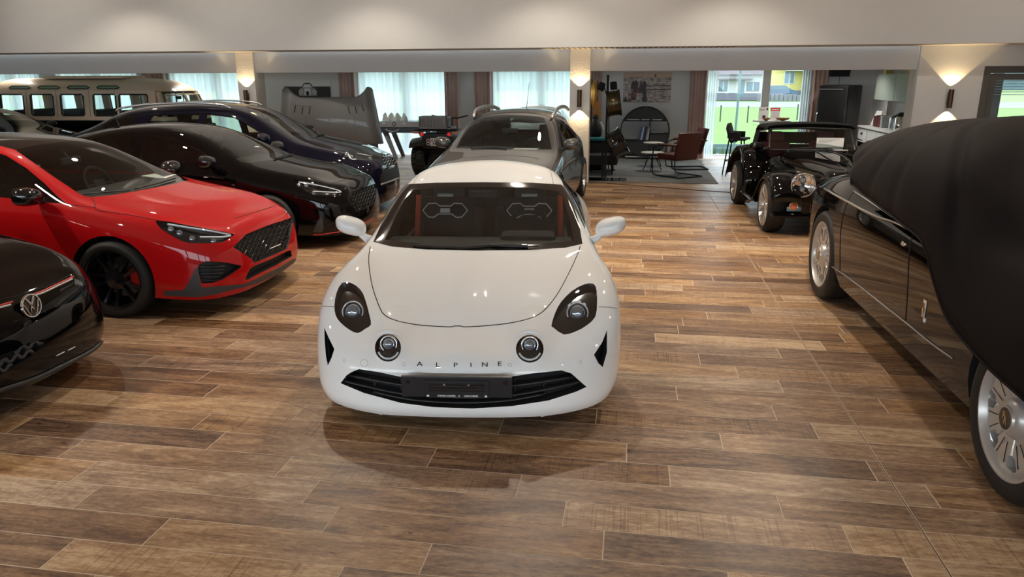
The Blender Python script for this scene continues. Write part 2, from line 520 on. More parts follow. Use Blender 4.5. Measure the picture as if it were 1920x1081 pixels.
def wheel_parts(root, pos, sg, R_t, R_r, w, style, tyre='tyre_rubber', rim='rim_black', steer=0.0, caliper=None, n=5, cap=None):
    """tyre, rim, spokes and brake of one wheel; the outer face looks along sg*X of the car"""
    Mx = T(*pos) @ RZ(steer) @ RY(90*sg)      # local Z of the wheel -> outwards
    g = G(); h = w/2
    g.lathe([(R_r-.01, -h*.9), (R_r+.01, -h), (R_t-.03, -h), (R_t-.008, -h*.8), (R_t, -h*.5), (R_t, h*.5), (R_t-.008, h*.8), (R_t-.03, h), ((R_t+R_r)/2, h*1.03), (R_r+.008, h), (R_r-.012, h*.9)], 48, Mx)
    ty = obj('wheel', g.vf, tyre, root, True, auto=50)
    g = G(); g.lathe([(R_r-.012, h*.88), (R_r, h*.97), (R_r-.012, h*.98), (R_r-.022, h*.86), (R_r-.04, h*.3), (R_r-.05, -h*.9)], 48, Mx)
    obj('rim', g.vf, rim, ty, True, auto=40)
    g = G(); g.lathe([(.001, -.02), (R_r*.66, -.02), (R_r*.66, -.045)], 40, Mx); obj('brake_disc', g.vf, 'brake_steel', ty, True, auto=40)
    if caliper:
        g = G(); a0 = caliper[1]
        pts = [(R_r*.48, -.5), (R_r*.76, -.42), (R_r*.80, 0), (R_r*.76, .42), (R_r*.48, .5), (R_r*.44, 0)]
        poly = [(r*math.cos(a+a0), r*math.sin(a+a0)) for r, a in pts]
        g.prism(poly, -.03, .035, Mx); obj('brake_caliper', g.vf, caliper[0], ty)
    zf = h*.86
    if style == 'star':           # slim straight spokes, dark
        for i in range(n):
            for db in (-.13, .13):
                a = 2*math.pi*i/n+.35
                g = G(); c, s_ = math.cos(a), math.sin(a)
                def pt(r, t, z): return (r*c-t*s_, r*s_+t*c, z)
                r0, r1 = R_r*.16, R_r-.015; t0, t1 = db*.14, db*.45
                v = [pt(r0, t0-.012, zf-.03), pt(r0, t0+.012, zf-.03), pt(r1, t1+.012, zf-.005), pt(r1, t1-.012, zf-.005),
                     pt(r0, t0-.016, zf-.07), pt(r0, t0+.016, zf-.07), pt(r1, t1+.016, zf-.05), pt(r1, t1-.016, zf-.05)]
                g.add(v, [[0,1,2,3],[0,4,5,1],[1,5,6,2],[2,6,7,3],[3,7,4,0]], Mx); obj('spoke', g.vf, rim, ty)
    elif style == 'disc':         # broad dished petals with slots between
        for i in range(n):
            a = 2*math.pi*i/n+.1; g = G()
            hw0, hw1 = math.pi/n*.80, math.pi/n*.60
            prof = [(.30, .0, hw0*1.05), (.40, -.004, hw0), (.62, -.006, hw1*1.0), (.80, -.012, hw1*.95), (.93, -.03, hw1*1.25)]
            v = []; f = []
            for (fr, dz, hw) in prof:
                for q in (-1, -.85, 0, .85, 1): v.append(((R_r*fr)*math.cos(a+hw*q), (R_r*fr)*math.sin(a+hw*q), zf+dz-(.03 if abs(q) == 1 else 0)))
            for r_ in range(len(prof)-1):
                for q in range(4): k = r_*5+q; f.append([k, k+5, k+6, k+1])
            g.add(v, f, Mx); obj('spoke', g.vf, rim, ty)
            am = a+math.pi/n; g = G()
        g = G(); g.lathe([(R_r*.62, zf-.06), (R_r*.98, zf-.05)], 48, Mx); obj('rim_shade_disc', g.vf, 'rim_shadow', ty)  # near-black ring imitating shade between the petals
    elif style == 'fan':          # many thin twin spokes
        for i in range(n):
            for db in (-1, 1):
                a = 2*math.pi*i/n; g = G(); pts = [Vector((R_r*fr*math.cos(a+db*t), R_r*fr*math.sin(a+db*t), zf-dz)) for fr, t, dz in ((.15, .05, .03), (.5, .05, .015), (.75, .09, .008), (.97, .16, .0))]
                v, f = tube(pts, [(.012, .012), (.010, .010), (.011, .011), (.014, .014)], 6); g.add(v, f, Mx); obj('spoke', g.vf, rim, ty, True)
    g = G(); g.lathe([(.001, zf-.005), (R_r*.14, zf-.008), (R_r*.19, zf-.03), (R_r*.2, zf-.08)], 24, Mx); hb = obj('hub_cap', g.vf, cap or rim, ty, True, auto=40)
    for i in range(5):
        a = 2*math.pi*i/5+.3; g = G(); g.lathe([(.001, .012), (.010, .012), (.012, 0)], 8, Mx @ T(R_r*.26*math.cos(a), R_r*.26*math.sin(a), zf-.04))
        g.f and obj('wheel_bolt', g.vf, 'brake_steel', ty)
    if style != 'fan':
        g = G(); g.lathe([(R_r*.12, zf-.02), (R_r*.34, zf-.025), (R_r*.36, zf-.06)], 32, Mx); obj('hub', g.vf, rim, ty, True, auto=40)
    return ty, Mx, zf
# ------------------------------------------------------------------ shared materials
mat('black_plastic', (.012, .012, .013), .55)
mat('black_trim', (.01, .01, .011), .75)
mat('gloss_black', (.006, .006, .007), .08, coat=.6)
mat('dark_gap', (.004, .004, .004), .8)
mat('tyre_rubber', (.012, .012, .012), .62, bump=(60, .1, .002))
mat('rim_black', (.008, .008, .009), .16, coat=.5)
mat('rim_silver', (.62, .61, .59), .28, metal=.9)
mat('rim_shadow', (.01, .01, .01), .6)
mat('chrome', (.85, .86, .88), .06, metal=1.0)
mat('brushed_metal', (.55, .55, .56), .32, metal=1.0)
mat('brake_steel', (.25, .25, .26), .35, metal=1.0)
mat('mesh_plastic', (.018, .018, .02), .38)
mat('red_caliper', (.55, .02, .015), .35)
mat('lamp_lens', (.34, .38, .43), .06, metal=.75, coat=1)
mat('white_ring', (.75, .77, .8), .3)
mat('paper', (.86, .85, .82), .8)
mat('seat_leather', (.012, .012, .014), .55)
mat('dash_plastic', (.02, .02, .021), .6)
mat('white_print', (.85, .85, .85), .5)
mat('black_print', (.01, .01, .012), .35)
thin_glass('car_glass', (.66, .72, .70), 1.5)
thin_glass('clear_glass', (.60, .64, .63), 1.5)
thin_glass('dark_glass', (.10, .11, .11), 1.55)
thin_glass('clear_cover', (.92, .95, .97), 1.45)
thin_glass('window_glass', (.93, .97, .97), 1.3, strength=.6)
# ------------------------------------------------------------------ room lamps (ceiling spots of the hall, out of the picture) and added fill for the rear bay
WARM = (1.0, .89, .74)
SPOTS = [(x, y, p) for x in (-6.3, 4.7) for y, p in ((1.2, 135), (4.2, 200), (6.8, 120), (9.4, 90))]+[(x, 7.3, 180) for x in (-3.4, -1.0, 1.5)]+[(x, 9.2, 95) for x in (-3.4, -.8, 1.4, 3.0)]+[(x, 11.8, 50) for x in (-9, -4.5, -1.5, 1.5)]+[(x, -.4, 22) for x in (-4.0, -1.5, 1.0, 3.5)]+[(-10.5, 5, 90), (-10.5, 9, 90)]
for x, y, p_ in SPOTS:
    light('ceiling_lamp_or_fill', 'SPOT', (x, y, 3.86), p_, WARM, spot_size=R(124), spot_blend=.5, shadow_soft_size=.05)
for x in (-10.5, -7.2, -4.0, -.8, 2.4, 5.6):        # track spots turned on to the bulkhead
    o = light('ceiling_wall_washer', 'SPOT', (x, 10.6, 3.86), 62 if x < 2 else 42, (1.0, .92, .81), spot_size=R(95), spot_blend=.9, shadow_soft_size=.05)
    o.rotation_euler = (R(72), 0, 0)
for i, (x, y) in enumerate([(-14, 15.5), (-10, 16.5), (-6, 16.5), (-2.6, 16.5), (.8, 16.4), (3.4, 16.2), (4.4, 17.4)]):  # fill spots added to brighten the rear bay and kitchen, no known fittings
    light('ceiling_lamp_or_fill', 'SPOT', (x, y, 2.5), 66, (1.0, .94, .85), spot_size=R(120), spot_blend=.6, shadow_soft_size=.05)

# ------------------------------------------------------------------ surface materials
mat('white_plaster', (.80, .785, .75), .9, noise=(3, .03), bump=(120, .06, .004))
mat('pillar_plaster', (.80, .77, .71), .9, bump=(38, .55, .012))
mat('back_wall_paint', (.72, .72, .71), .9, noise=(2, .03))
mat('ceiling_white', (.80, .79, .76), .9)
mat('grout', (.66, .54, .42), .85)
mat('window_frame_white', (.75, .76, .76), .45)
mat('door_frame_grey', (.105, .095, .078), .45)
mat('slat_wood', (.35, .27, .19), .6)
mat('skirting', (.10, .07, .05), .6)

def wood_floor():
    m = bpy.data.materials.new('wood_tile'); m.use_nodes = True; MATS['wood_tile'] = m
    n = m.node_tree; L = n.links.new; b = n.nodes['Principled BSDF']
    at = n.nodes.new('ShaderNodeAttribute'); at.attribute_name = 'tone'
    ge = n.nodes.new('ShaderNodeNewGeometry'); sp = n.nodes.new('ShaderNodeSeparateColor'); L(at.outputs['Color'], sp.inputs[0])
    off = n.nodes.new('ShaderNodeVectorMath'); off.operation = 'MULTIPLY_ADD'; off.inputs[1].default_value = (37, 23, 11)
    L(at.outputs['Color'], off.inputs[0]); L(ge.outputs['Position'], off.inputs[2])
    def noise(scale, detail, dist=0.0, rough=.6):
        mp = n.nodes.new('ShaderNodeVectorMath'); mp.operation = 'MULTIPLY'; mp.inputs[1].default_value = scale
        L(off.outputs[0], mp.inputs[0]); t = n.nodes.new('ShaderNodeTexNoise'); t.inputs['Scale'].default_value = 1
        t.inputs['Detail'].default_value = detail; t.inputs['Distortion'].default_value = dist; t.inputs['Roughness'].default_value = rough
        L(mp.outputs[0], t.inputs['Vector']); return t.outputs['Fac']
    def math_(op, a, c, cl=False):
        q = n.nodes.new('ShaderNodeMath'); q.operation = op; q.use_clamp = cl
        for i, x in enumerate((a, c)):
            if isinstance(x, (int, float)): q.inputs[i].default_value = x
            else: L(x, q.inputs[i])
        return q.outputs[0]
    big = noise((1.5, 8, 1), 6, 1.6, .65); streak = noise((3.0, 75, 1), 6, .4, .7); fleck = noise((22, 60, 1), 4, .2, .75)
    saw = noise((120, 1.3, 1), 2, .0); knot = noise((2.6, 6, 1), 2, 2.5)
    fac = math_('ADD', math_('ADD', math_('MULTIPLY', math_('SUBTRACT', big, .5), 1.15), .31), math_('MULTIPLY', streak, .56))
    fac = math_('ADD', fac, math_('MULTIPLY', math_('SUBTRACT', fleck, .5), .85))
    fac = math_('ADD', fac, math_('MULTIPLY', math_('SUBTRACT', sp.outputs[0], .5), .38))
    ism = math_('GREATER_THAN', sp.outputs[1], .70)
    sawd = math_('MULTIPLY', math_('MULTIPLY', math_('LESS_THAN', saw, .40), ism), .16)
    fac = math_('SUBTRACT', fac, sawd)
    kn = math_('MULTIPLY', math_('GREATER_THAN', knot, .74), .30); fac = math_('SUBTRACT', fac, kn)
    fac = math_('ADD', fac, math_('MULTIPLY', ism, .10), True)
    cr = n.nodes.new('ShaderNodeValToRGB'); e = cr.color_ramp.elements
    e[0].position = .12; e[0].color = (.040, .019, .010, 1); e[1].position = .95; e[1].color = (.60, .41, .24, 1)
    for p, c in ((.36, (.138, .068, .033, 1)), (.55, (.262, .140, .069, 1)), (.74, (.405, .24, .122, 1))):
        q = e.new(p); q.color = c
    L(fac, cr.inputs[0])
    hs = n.nodes.new('ShaderNodeHueSaturation'); L(cr.outputs[0], hs.inputs['Color'])
    mr = n.nodes.new('ShaderNodeMapRange'); mr.inputs['To Min'].default_value = .82; mr.inputs['To Max'].default_value = 1.06; L(sp.outputs[2], mr.inputs['Value']); L(mr.outputs[0], hs.inputs['Saturation'])
    L(hs.outputs[0], b.inputs['Base Color'])
    rr = n.nodes.new('ShaderNodeMapRange'); rr.inputs['To Min'].default_value = .30; rr.inputs['To Max'].default_value = .50; L(streak, rr.inputs['Value']); L(rr.outputs[0], b.inputs['Roughness'])
    b.inputs['Specular IOR Level'].default_value = .45
    bp = n.nodes.new('ShaderNodeBump'); bp.inputs['Strength'].default_value = .25; bp.inputs['Distance'].default_value = .002; L(fac, bp.inputs['Height']); L(bp.outputs[0], b.inputs['Normal'])
    return m
wood_floor()

# ------------------------------------------------------------------ floor: wood-look tiles 0.207 x 1.225 with grout joints
FX0, FX1, FY0, FY1 = -19.0, 9.0, -5.0, 19.0
fl = struct('floor', ([(FX0, FY0, -.0012), (FX1, FY0, -.0012), (FX1, FY1, -.0012), (FX0, FY1, -.0012)], [[0, 1, 2, 3]]), 'grout')
PW, PL, PY0 = .207, 1.225, 3.059
SH = {3: .131, 2: -.779, 1: -.055, 0: -.241, -1: -.482, -2: .248, -3: .034, -4: -.68, -5: -.147, -6: -.332, -7: .337, -8: -.219, -9: -.468, -10: -.698}
tiles = []
rt = random.Random(3)
for k in range(-80, 40):
    y1 = PY0-k*PW; y0 = y1-PW
    if y0 < FY0 or y1 > FY1: continue
    sh = SH.get(k, (-.215*k+rt.uniform(-.12, .12)) % PL)
    i0 = int(math.floor((FX0-sh)/PL)); x = sh+i0*PL
    while x < FX1:
        a, c = max(x, FX0), min(x+PL, FX1)
        tone = (rt.random(), rt.random(), rt.random())
        segs = [(a, c)]
        if a < 1.322 < c: segs = [(a, 1.322), (1.322, c)]
        for s0, s1 in segs:
            if s1-s0 > .02: tiles.append((s0, s1, y0, y1, tone))
        x += PL
def px_area(t):
    ps = []
    for X in (t[0], t[1]):
        for Y in (t[2], t[3]):
            p = Vector((X, Y, 0)); d = (p-CAM).dot(_fw)
            if d < .3: return 0
            ps.append(to_px(p))
    cx, cy = sum(p.x for p in ps)/4, sum(p.y for p in ps)/4
    if not (-60 < cx < 1980 and 300 < cy < 1130): return 0
    w = min(max(p.x for p in ps), 1920)-max(min(p.x for p in ps), 0); h = min(max(p.y for p in ps), 1081)-max(min(p.y for p in ps), 0)
    return max(w, 0)*max(h, 0)
tiles.sort(key=lambda t: -px_area(t))
def tile_vf(t, g, gap=.0028):
    a, c, d, e = t[0]+gap, t[1]-gap, t[2]+gap, t[3]-gap; q = .0015
    if abs(t[1]-1.322) < 1e-6: c -= .003
    if abs(t[0]-1.322) < 1e-6: a += .003
    v = [(a, d, -.0012), (c, d, -.0012), (c, e, -.0012), (a, e, -.0012), (a, d, -.0004), (c, d, -.0004), (c, e, -.0004), (a, e, -.0004), (a+q, d+q, 0), (c-q, d+q, 0), (c-q, e-q, 0), (a+q, e-q, 0)]
    f = [[8, 9, 10, 11]]
    for i in range(4): f += [[i, (i+1) % 4, 4+(i+1) % 4, 4+i], [4+i, 4+(i+1) % 4, 8+(i+1) % 4, 8+i]]
    g.add(v, f)
def set_tone(o, tones, per):
    at = o.data.color_attributes.new('tone', 'FLOAT_COLOR', 'POINT'); buf = []
    for t in tones: buf += [t[0], t[1], t[2], 1.0]*per
    at.data.foreach_set('color', buf)
obj('expansion_joint', ([(1.3190, -4, -.0006), (1.3250, -4, -.0006), (1.3250, 13.9, -.0006), (1.3190, 13.9, -.0006)], [[0, 1, 2, 3]]), mat('joint_filler', (.16, .095, .055), .8), fl)
for t in tiles[:298]:
    g = G(); tile_vf(t, g); o = obj('floor_tile', g.vf, 'wood_tile', fl); set_tone(o, [t[4]], 12)
g = G()
for t in tiles[298:]: tile_vf(t, g)
o = obj('far_floor_tiles', g.vf, 'wood_tile', fl); set_tone(o, [t[4] for t in tiles[298:]], 12); o['kind'] = 'stuff'

# ------------------------------------------------------------------ shell
def wall_box(name, lo, hi, m): return struct(name, G().box(lo, hi).vf, m)
ZS = 2.42                      # underside of the bulkhead
wall_box('ceiling', (FX0, FY0, 4.0), (FX1, 13.0, 4.2), 'ceiling_white')
wall_box('trim_1', (FX0, 13.0, ZS), (FX1, 13.35, 4.2), 'white_plaster')          # tall bulkhead over the rear bay
bk = wall_box('trim_2', (FX0, 13.35, ZS), (FX1, 13.86, ZS+.1), 'white_plaster')  # its soffit
# slatted air grille let into the soffit
for i in range(34):
    x = -1.45+i*.092
    obj('grille_slat', G().box((x, 13.03, ZS-.006), (x+.045, 13.60, ZS+.0)).vf, 'slat_wood', bk)
wall_box('ceiling_back', (FX0, 14.2, 2.6), (5.6, 19.3, 2.75), 'ceiling_white')
wall_box('trim_3', (FX0, 13.9, 2.045), (-7.62, 14.2, 2.7), 'white_plaster')
wall_box('trim_4', (-7.26, 13.9, 2.045), (-1.165, 14.2, 2.7), 'white_plaster')
wall_box('trim_5', (-.805, 13.9, 2.045), (4.68, 14.2, 2.7), 'white_plaster')
wall_box('pillar_left', (-7.62, 13.8, 0), (-7.26, 14.2, 2.7), 'pillar_plaster')
wall_box('pillar_middle', (-1.165, 13.8, 0), (-.805, 14.2, 2.7), 'pillar_plaster')
obj('base_strip', G().box((-1.17, 13.792, 0), (-.80, 13.80, .05)).vf, 'slat_wood', bpy.data.objects['pillar_middle'])
# right-hand wall with the glazed door
wr = wall_box('wall_front_right', (4.68, 13.8, 0), (5.70, 14.2, 2.7), 'white_plaster')
obj('wall_over_door', G().box((5.70, 13.8, 2.09), (FX1, 14.2, 2.7)).vf, 'white_plaster', wr)
obj('wall_beside_door', G().box((7.35, 13.8, 0), (FX1, 14.2, 2.09)).vf, 'white_plaster', wr)
wall_box('wall_left', (FX0-.3, FY0, 0), (FX0, 19.3, 4.2), 'white_plaster')
wall_box('wall_right', (FX1, FY0, 0), (FX1+.3, 14.2, 4.2), 'white_plaster')
wall_box('wall_kitchen', (5.55, 14.2, 0), (5.85, 19.3, 2.75), 'back_wall_paint')
# wall behind the photographer: shop front with big panes
wb = wall_box('wall_behind', (FX0, FY0-.3, 0), (FX1, FY0, .9), 'white_plaster')
obj('wall_over_glazing', G().box((FX0, FY0-.3, 2.9), (FX1, FY0, 4.2)).vf, 'white_plaster', wb)
for x in (FX0, -14.5, -10.5, -6.6, -2.7, 1.2, 5.1, FX1-.35):
    obj('wall_pier', G().box((x, FY0-.3, .9), (x+.35, FY0, 2.9)).vf, 'white_plaster', wb)
# back wall with window openings (x0, x1, sill)
WINS = [(-18.3, -16.4, 0), (-15.9, -13.4, 0), (-12.45, -9.75, 0), (-7.12, -4.62, 0), (-3.58, -1.05, 0), (1.62, 4.02, 0.06)]
wk = wall_box('wall_back', (FX0, 19.0, 2.3), (5.6, 19.3, 2.75), 'back_wall_paint')
xs = [FX0]+[c for w in WINS for c in w[:2]]+[5.6]
for i in range(0, len(xs), 2): obj('wall_panel', G().box((xs[i], 19.0, 0), (xs[i+1], 19.3, 2.3)).vf, 'back_wall_paint', wk)
for i, (a, c, sl) in enumerate(WINS):
    w = struct('window_%d' % (i+1), G().box((a, 19.06, 0), (c, 19.16, .09)).vf, 'window_frame_white')
    obj('frame_head', G().box((a, 19.06, 2.2), (c, 19.16, 2.3)).vf, 'window_frame_white', w)
    for x0 in (a, (a+c)/2-.09 if i < 5 else 3.02, c-.08):
        obj('frame_post', G().box((x0, 19.05, .09), (x0+(.18 if a < x0 < c-.1 else .08), 19.17, 2.2)).vf, 'window_frame_white', w)
    obj('pane', G().box((a+.08, 19.10, .09), (c-.08, 19.112, 2.2)).vf, 'window_glass', w)
    portal('daylight_portal', ((a+c)/2, 19.45, 1.15), (R(-90), 0, 0), c-a, 2.3)
for x in (-14.15, -10.15, -6.25, -2.35, 1.55, 5.45): pass
portal('daylight_portal', (-5, FY0-.5, 1.7), (R(90), 0, 0), 28, 2.6)
portal('daylight_portal', (6.5, 14.6, 1.1), (R(-90), 0, 0), 1.7, 2.1)
struct('baseboard_back', G().box((-1.05, 18.965, 0), (1.62, 19.0, .09)).vf, 'skirting')
# ------------------------------------------------------------------ white sports coupe
mat('white_paint', (.85, .85, .84), .55, coat=1.0, spec=.15)
mat('orange_belt', (.62, .07, .02), .6)
mat('headlamp_smoke', (.006, .006, .007), .12, coat=.8)
def sculpt(c, fn):
    for v in c.bm.verts: v.co = fn(v.co)
    c.bm.normal_update(); c.refs()
def seat(root, v, u, z, name='front_seat', m='seat_leather', w=.5, h=.78, lean=18):
    g = G(); M = T(v, u, z)
    g.box((-w/2, -.28, 0), (w/2, .26, .16), M, .04)
    Mb = M @ T(0, .24, .08) @ RX(-lean)
    g.box((-w/2, -.06, 0), (w/2, .09, h*.72), Mb, .04); g.box((-w*.56, -.12, .05), (-w*.42, .06, h*.6), Mb, .025); g.box((w*.42, -.12, .05), (w*.56, .06, h*.6), Mb, .025)
    g.box((-w*.27, -.05, h*.70), (w*.27, .07, h), Mb, .035)
    return obj(name, g.vf, m, root, True, auto=35)
def steering(root, v, u, z, tilt=25, m='black_trim', r=.18):
    g = G(); M = T(v, u, z) @ RX(90-tilt)
    rg = [M @ Vector((r*math.cos(a), r*math.sin(a), 0)) for a in [2*math.pi*i/28 for i in range(28)]]
    g.tube(rg, .016, 8, True); g.box((-.08, -.06, -.03), (.08, .05, .02), M, .015)
    for q in ((-r, .0), (r, .0), (0, -r)): g.tube([M @ Vector((q[0]*.3, q[1]*.3, -.01)), M @ Vector((q[0], q[1], 0))], .014, 6)
    return obj('steering_wheel', g.vf, m, root, True, auto=40)
def cabin(root, w, u0, u1, z0, zd, udash):
    """floor tub and dashboard"""
    g = G(); g.box((-w, u0, z0), (w, u1, z0+.03)); g.box((-w, u1-.03, z0), (w, u1, zd-.15))
    g.box((-w, u0, z0), (-w+.03, u1, zd-.12)); g.box((w-.03, u0, z0), (w, u1, zd-.12)); obj('cabin_floor', g.vf, 'black_trim', root)
    g = G()
    prof = [(udash-.42, z0+.1), (udash-.42, zd-.035), (udash-.1, zd), (udash+.1, zd-.02), (udash+.18, zd-.12), (udash+.1, z0+.2)]
    v = []
    for x in (-w, w): v += [(x, p[0], p[1]) for p in prof]
    n = len(prof); g.add(v, [list(range(n)), list(range(n, 2*n))[::-1]]+[[i, n+i, n+(i+1) % n, (i+1) % n] for i in range(n)])
    obj('dashboard', g.vf, 'dash_plastic', root)
def mirror(root, sg, base, ctr, size, m, foot='black_plastic', tilt=0):
    """door mirror: shell, glass side and stalk"""
    g = G(); sx, sy, sz = size
    def fn(a, b):
        th = a*2*math.pi; ph = b*math.pi; k = .75
        x = math.copysign(abs(math.cos(th))**k, math.cos(th))*math.sin(ph)**k; z = math.copysign(abs(math.sin(th))**k, math.sin(th))*math.sin(ph)**k
        y = -math.cos(ph)
        if y > .25: y = .25
        return Vector((ctr[0]+x*sx/2*(1-.12*z*0), ctr[1]+y*sy*.6, ctr[2]+z*sz/2+x*sx*tilt*sg))
    g.grid(fn, 28, 13, True); sh = obj('door_mirror', g.vf, m, root, True, auto=50)
    g = G(); b = Vector(base); t = Vector((ctr[0]-sg*sx*.22, ctr[1]+.01, ctr[2]-sz*.28))
    g.tube([b, (b+t)/2+Vector((0, 0, -.01)), t], [(.045, .03), (.035, .022), (.04, .025)], 8); obj('mirror_stalk', g.vf, foot, sh, True)
    return sh
def alpine():
    rows = {
     0: [(0,.48,.13,.03),(.1,.69,.13,.02),(.25,.825,.135),(.45,.89,.15),(.7,.90,.17),(1.2,.85,.17),(2.0,.80,.16),(2.9,.83,.17),(3.6,.84,.2),(3.95,.75,.24),(4.18,.55,.26)],
     1: [(0,.50,.175,.0),(.1,.71,.175),(.25,.85,.185),(.45,.915,.21),(.7,.93,.24),(1.2,.88,.25),(2,.83,.25),(2.9,.87,.27),(3.6,.875,.3),(3.95,.78,.32),(4.18,.57,.34)],
     2: [(0,.47,.28,.035),(.1,.68,.28,.02),(.25,.835,.29),(.45,.92,.33),(.7,.942,.37),(1.2,.89,.37),(2,.84,.38),(2.9,.89,.4),(3.6,.89,.43),(3.95,.79,.45),(4.18,.58,.46)],
     3: [(0,.45,.385,.03),(.1,.65,.39,.02),(.25,.81,.415),(.45,.91,.47),(.7,.945,.52),(1.2,.885,.54),(2,.85,.56),(2.9,.91,.58),(3.6,.895,.6),(3.95,.78,.6),(4.18,.56,.6)],
     4: [(0,.42,.445,.06),(.1,.59,.46,.06),(.25,.74,.50,.02),(.45,.885,.575),(.7,.93,.645),(.95,.925,.685),(1.2,.885,.705),(1.6,.845,.73),(2.2,.845,.75),(2.9,.88,.78),(3.6,.85,.78),(3.95,.74,.74),(4.18,.54,.70)],
     5: [(0,.36,.485,.16),(.1,.48,.505,.15),(.25,.59,.55,.10),(.45,.735,.65,.02),(.7,.815,.735),(.95,.825,.77),(1.2,.805,.79),(1.45,.785,.815),(1.75,.785,.85),(2.2,.79,.87),(2.8,.81,.90),(3.3,.79,.9),(3.7,.70,.85),(4.18,.5,.76)],
     6: [(0,.26,.49,.18),(.1,.35,.515,.18),(.25,.42,.55,.12),(.45,.49,.61,.03),(.7,.545,.672),(.95,.60,.715),(1.2,.67,.765),(1.38,.74,.81),(1.6,.72,.915),(1.75,.695,1.0),(2.0,.65,1.135),(2.2,.60,1.195),(2.5,.58,1.205),(2.9,.54,1.13),(3.3,.52,1.02),(3.7,.5,.9),(4.18,.42,.78)],
     9: [(0,0,.49,.17),(.1,0,.515,.18),(.25,0,.55,.12),(.45,0,.60,.02),(.7,0,.665),(.95,0,.725),(1.2,0,.782),(1.32,0,.81),(1.6,0,.965),(1.9,0,1.13),(2.1,0,1.22),(2.4,0,1.265),(2.8,0,1.25),(3.2,0,1.15),(3.6,0,1.0),(3.9,0,.9),(4.18,0,.82)]}
    U = [0,.1,.25,.45,.7,.95,1.2,1.34,1.6,1.85,2.05,2.4,2.8,3.2,3.6,3.95,4.18]
    c = Car('sports_coupe', 'white low sports coupe with four round front lamps facing the camera', (-.872, 3.59, 7.1), rows, U, 4, bulge=(.03,.035,.035,.03,.02,0), rbulge=(.05,)*6, paint='white_paint')
    def fn(p):
        q = p.copy(); a = Vector((abs(p.x)-.395, (p.z-.515)*1.0)); d = math.hypot(a.x/.17, (a.y-.01)/.11)
        if p.y < .5 and d < 1: k = (1-d*d)**2; q.y -= .065*k; q.z += .02*k
        if p.y < 1.2 and abs(p.x) < .13 and p.z > .41:
            k = max(0, 1-abs(p.x)/.13); k = k*k*(3-2*k); q.z += .017*k*min(1, (p.z-.41)/.05)*(1 if p.y < .6 else max(0, (1.2-p.y)/.6))
        return q
    sculpt(c, fn)
    c.arch(.87, .315, .345); c.arch(3.29, .315, .35)
    rt_ = c.root
    # windscreen
    ws = [(700,453),(735,462),(800,467.5),(895,469.5),(990,468.5),(1060,464),(1092,457),(1086,420),(1076,385),(1064,356),(1052,346),(1000,342.5),(905,341.5),(815,342.5),(765,345),(750,354),(735,380),(716,418)]
    wi = [(722,449),(800,458),(895,461),(990,459),(1076,451),(1068,412),(1056,372),(1046,359),(1000,352),(905,350),(815,352),(774,357),(758,374),(740,410)]
    c.surf('windscreen', c.cut(wi), 'clear_glass'); c.surf('windscreen_border', c.cut(ws), 'gloss_black', off=.001)
    for sg in (1, -1):
        side = [(1.60,.865),(1.78,.975),(2.05,1.115),(2.3,1.155),(2.6,1.15),(2.9,1.08),(3.02,.97),(2.6,.925),(2.1,.895)]
        c.surf('side_window', c.cut(side, AxisProj(0, sg), flt=lambda q: q.x*sg > .4), 'car_glass')
    # head lamps: dark bowl, projector and ring under a clear cover
    HL = [(641.8,529.6),(659.4,530.5),(675.6,542),(684.8,560.6),(692.7,590.6),(695.5,608.2),(684.8,616),(671,624),(654.8,617.5),(638.6,604.5),(629.3,590.6),(627,572),(630.7,549)]
    HR = [(1095,532.8),(1112.7,531.4),(1118.7,544.4),(1119.6,567.5),(1116.4,593),(1101,609),(1080.3,620.7),(1057,626.7),(1037.7,613.8),(1034,609),(1041,586),(1052.5,565),(1073.3,544.4)]
    for poly, ctr, sg in ((HL, (660, 577.5), -1), (HR, (1083, 579.5), 1)):
        poly = [(p.x, p.y) for p in spline([(a, b, 0) for a, b in poly], 2, True)]
        vf = c.cut(poly); bowl = c.sunk('headlamp', vf, 'headlamp_smoke', .035)
        c.surf('lamp_cover', vf, 'clear_cover', bowl, .0005)
        h = c.hit(*ctr); n = (c.nrm(h)*.45+Vector((0, -1, .12))).normalized(); M = Matrix.Translation(h-c.nrm(h)*.03) @ n.to_track_quat('Z', 'Y').to_matrix().to_4x4()
        g = G(); g.lathe([(.001, .03), (.024, .026), (.04, .014), (.047, 0)], 24, M); obj('projector_lens', g.vf, 'lamp_lens', bowl, True)
        g = G(); g.lathe([(.056, 0), (.058, .010), (.064, .011), (.066, 0)], 36, M); obj('lamp_ring', g.vf, 'brushed_metal', bowl, True)
        for k in range(4):
            a = sg*(.9+k*.5); g = G(); g.tube([M @ Vector((.068*math.cos(a+d_), .068*math.sin(a+d_), .01)) for d_ in (-.14, 0, .14)], .004, 6); obj('light_segment', g.vf, 'white_ring', bowl, True)
    for (cx_, cy_, rx, ry) in ((727.4, 651.7, 24.5, 26), (993.3, 653.5, 26, 26)):
        poly = [(cx_+rx*math.cos(a), cy_+ry*math.sin(a)) for a in [2*math.pi*i/24 for i in range(24)]]
        vf = c.cut(poly); bowl = c.sunk('driving_lamp', vf, 'headlamp_smoke', .04, dirn=(0, 1, 0))
        c.surf('lamp_cover', vf, 'clear_cover', bowl, .0005)
        h = c.hit(cx_, cy_-4); M = T(*(h+Vector((0, .03, 0)))) @ RX(80)
        g = G(); g.lathe([(.001, .03), (.018, .026), (.03, .014), (.034, 0)], 24, M); obj('projector_lens', g.vf, 'lamp_lens', bowl, True)
        g = G(); g.lathe([(.040, 0), (.042, .014), (.047, .015), (.05, 0)], 36, M); obj('lamp_ring', g.vf, 'chrome', bowl, True)
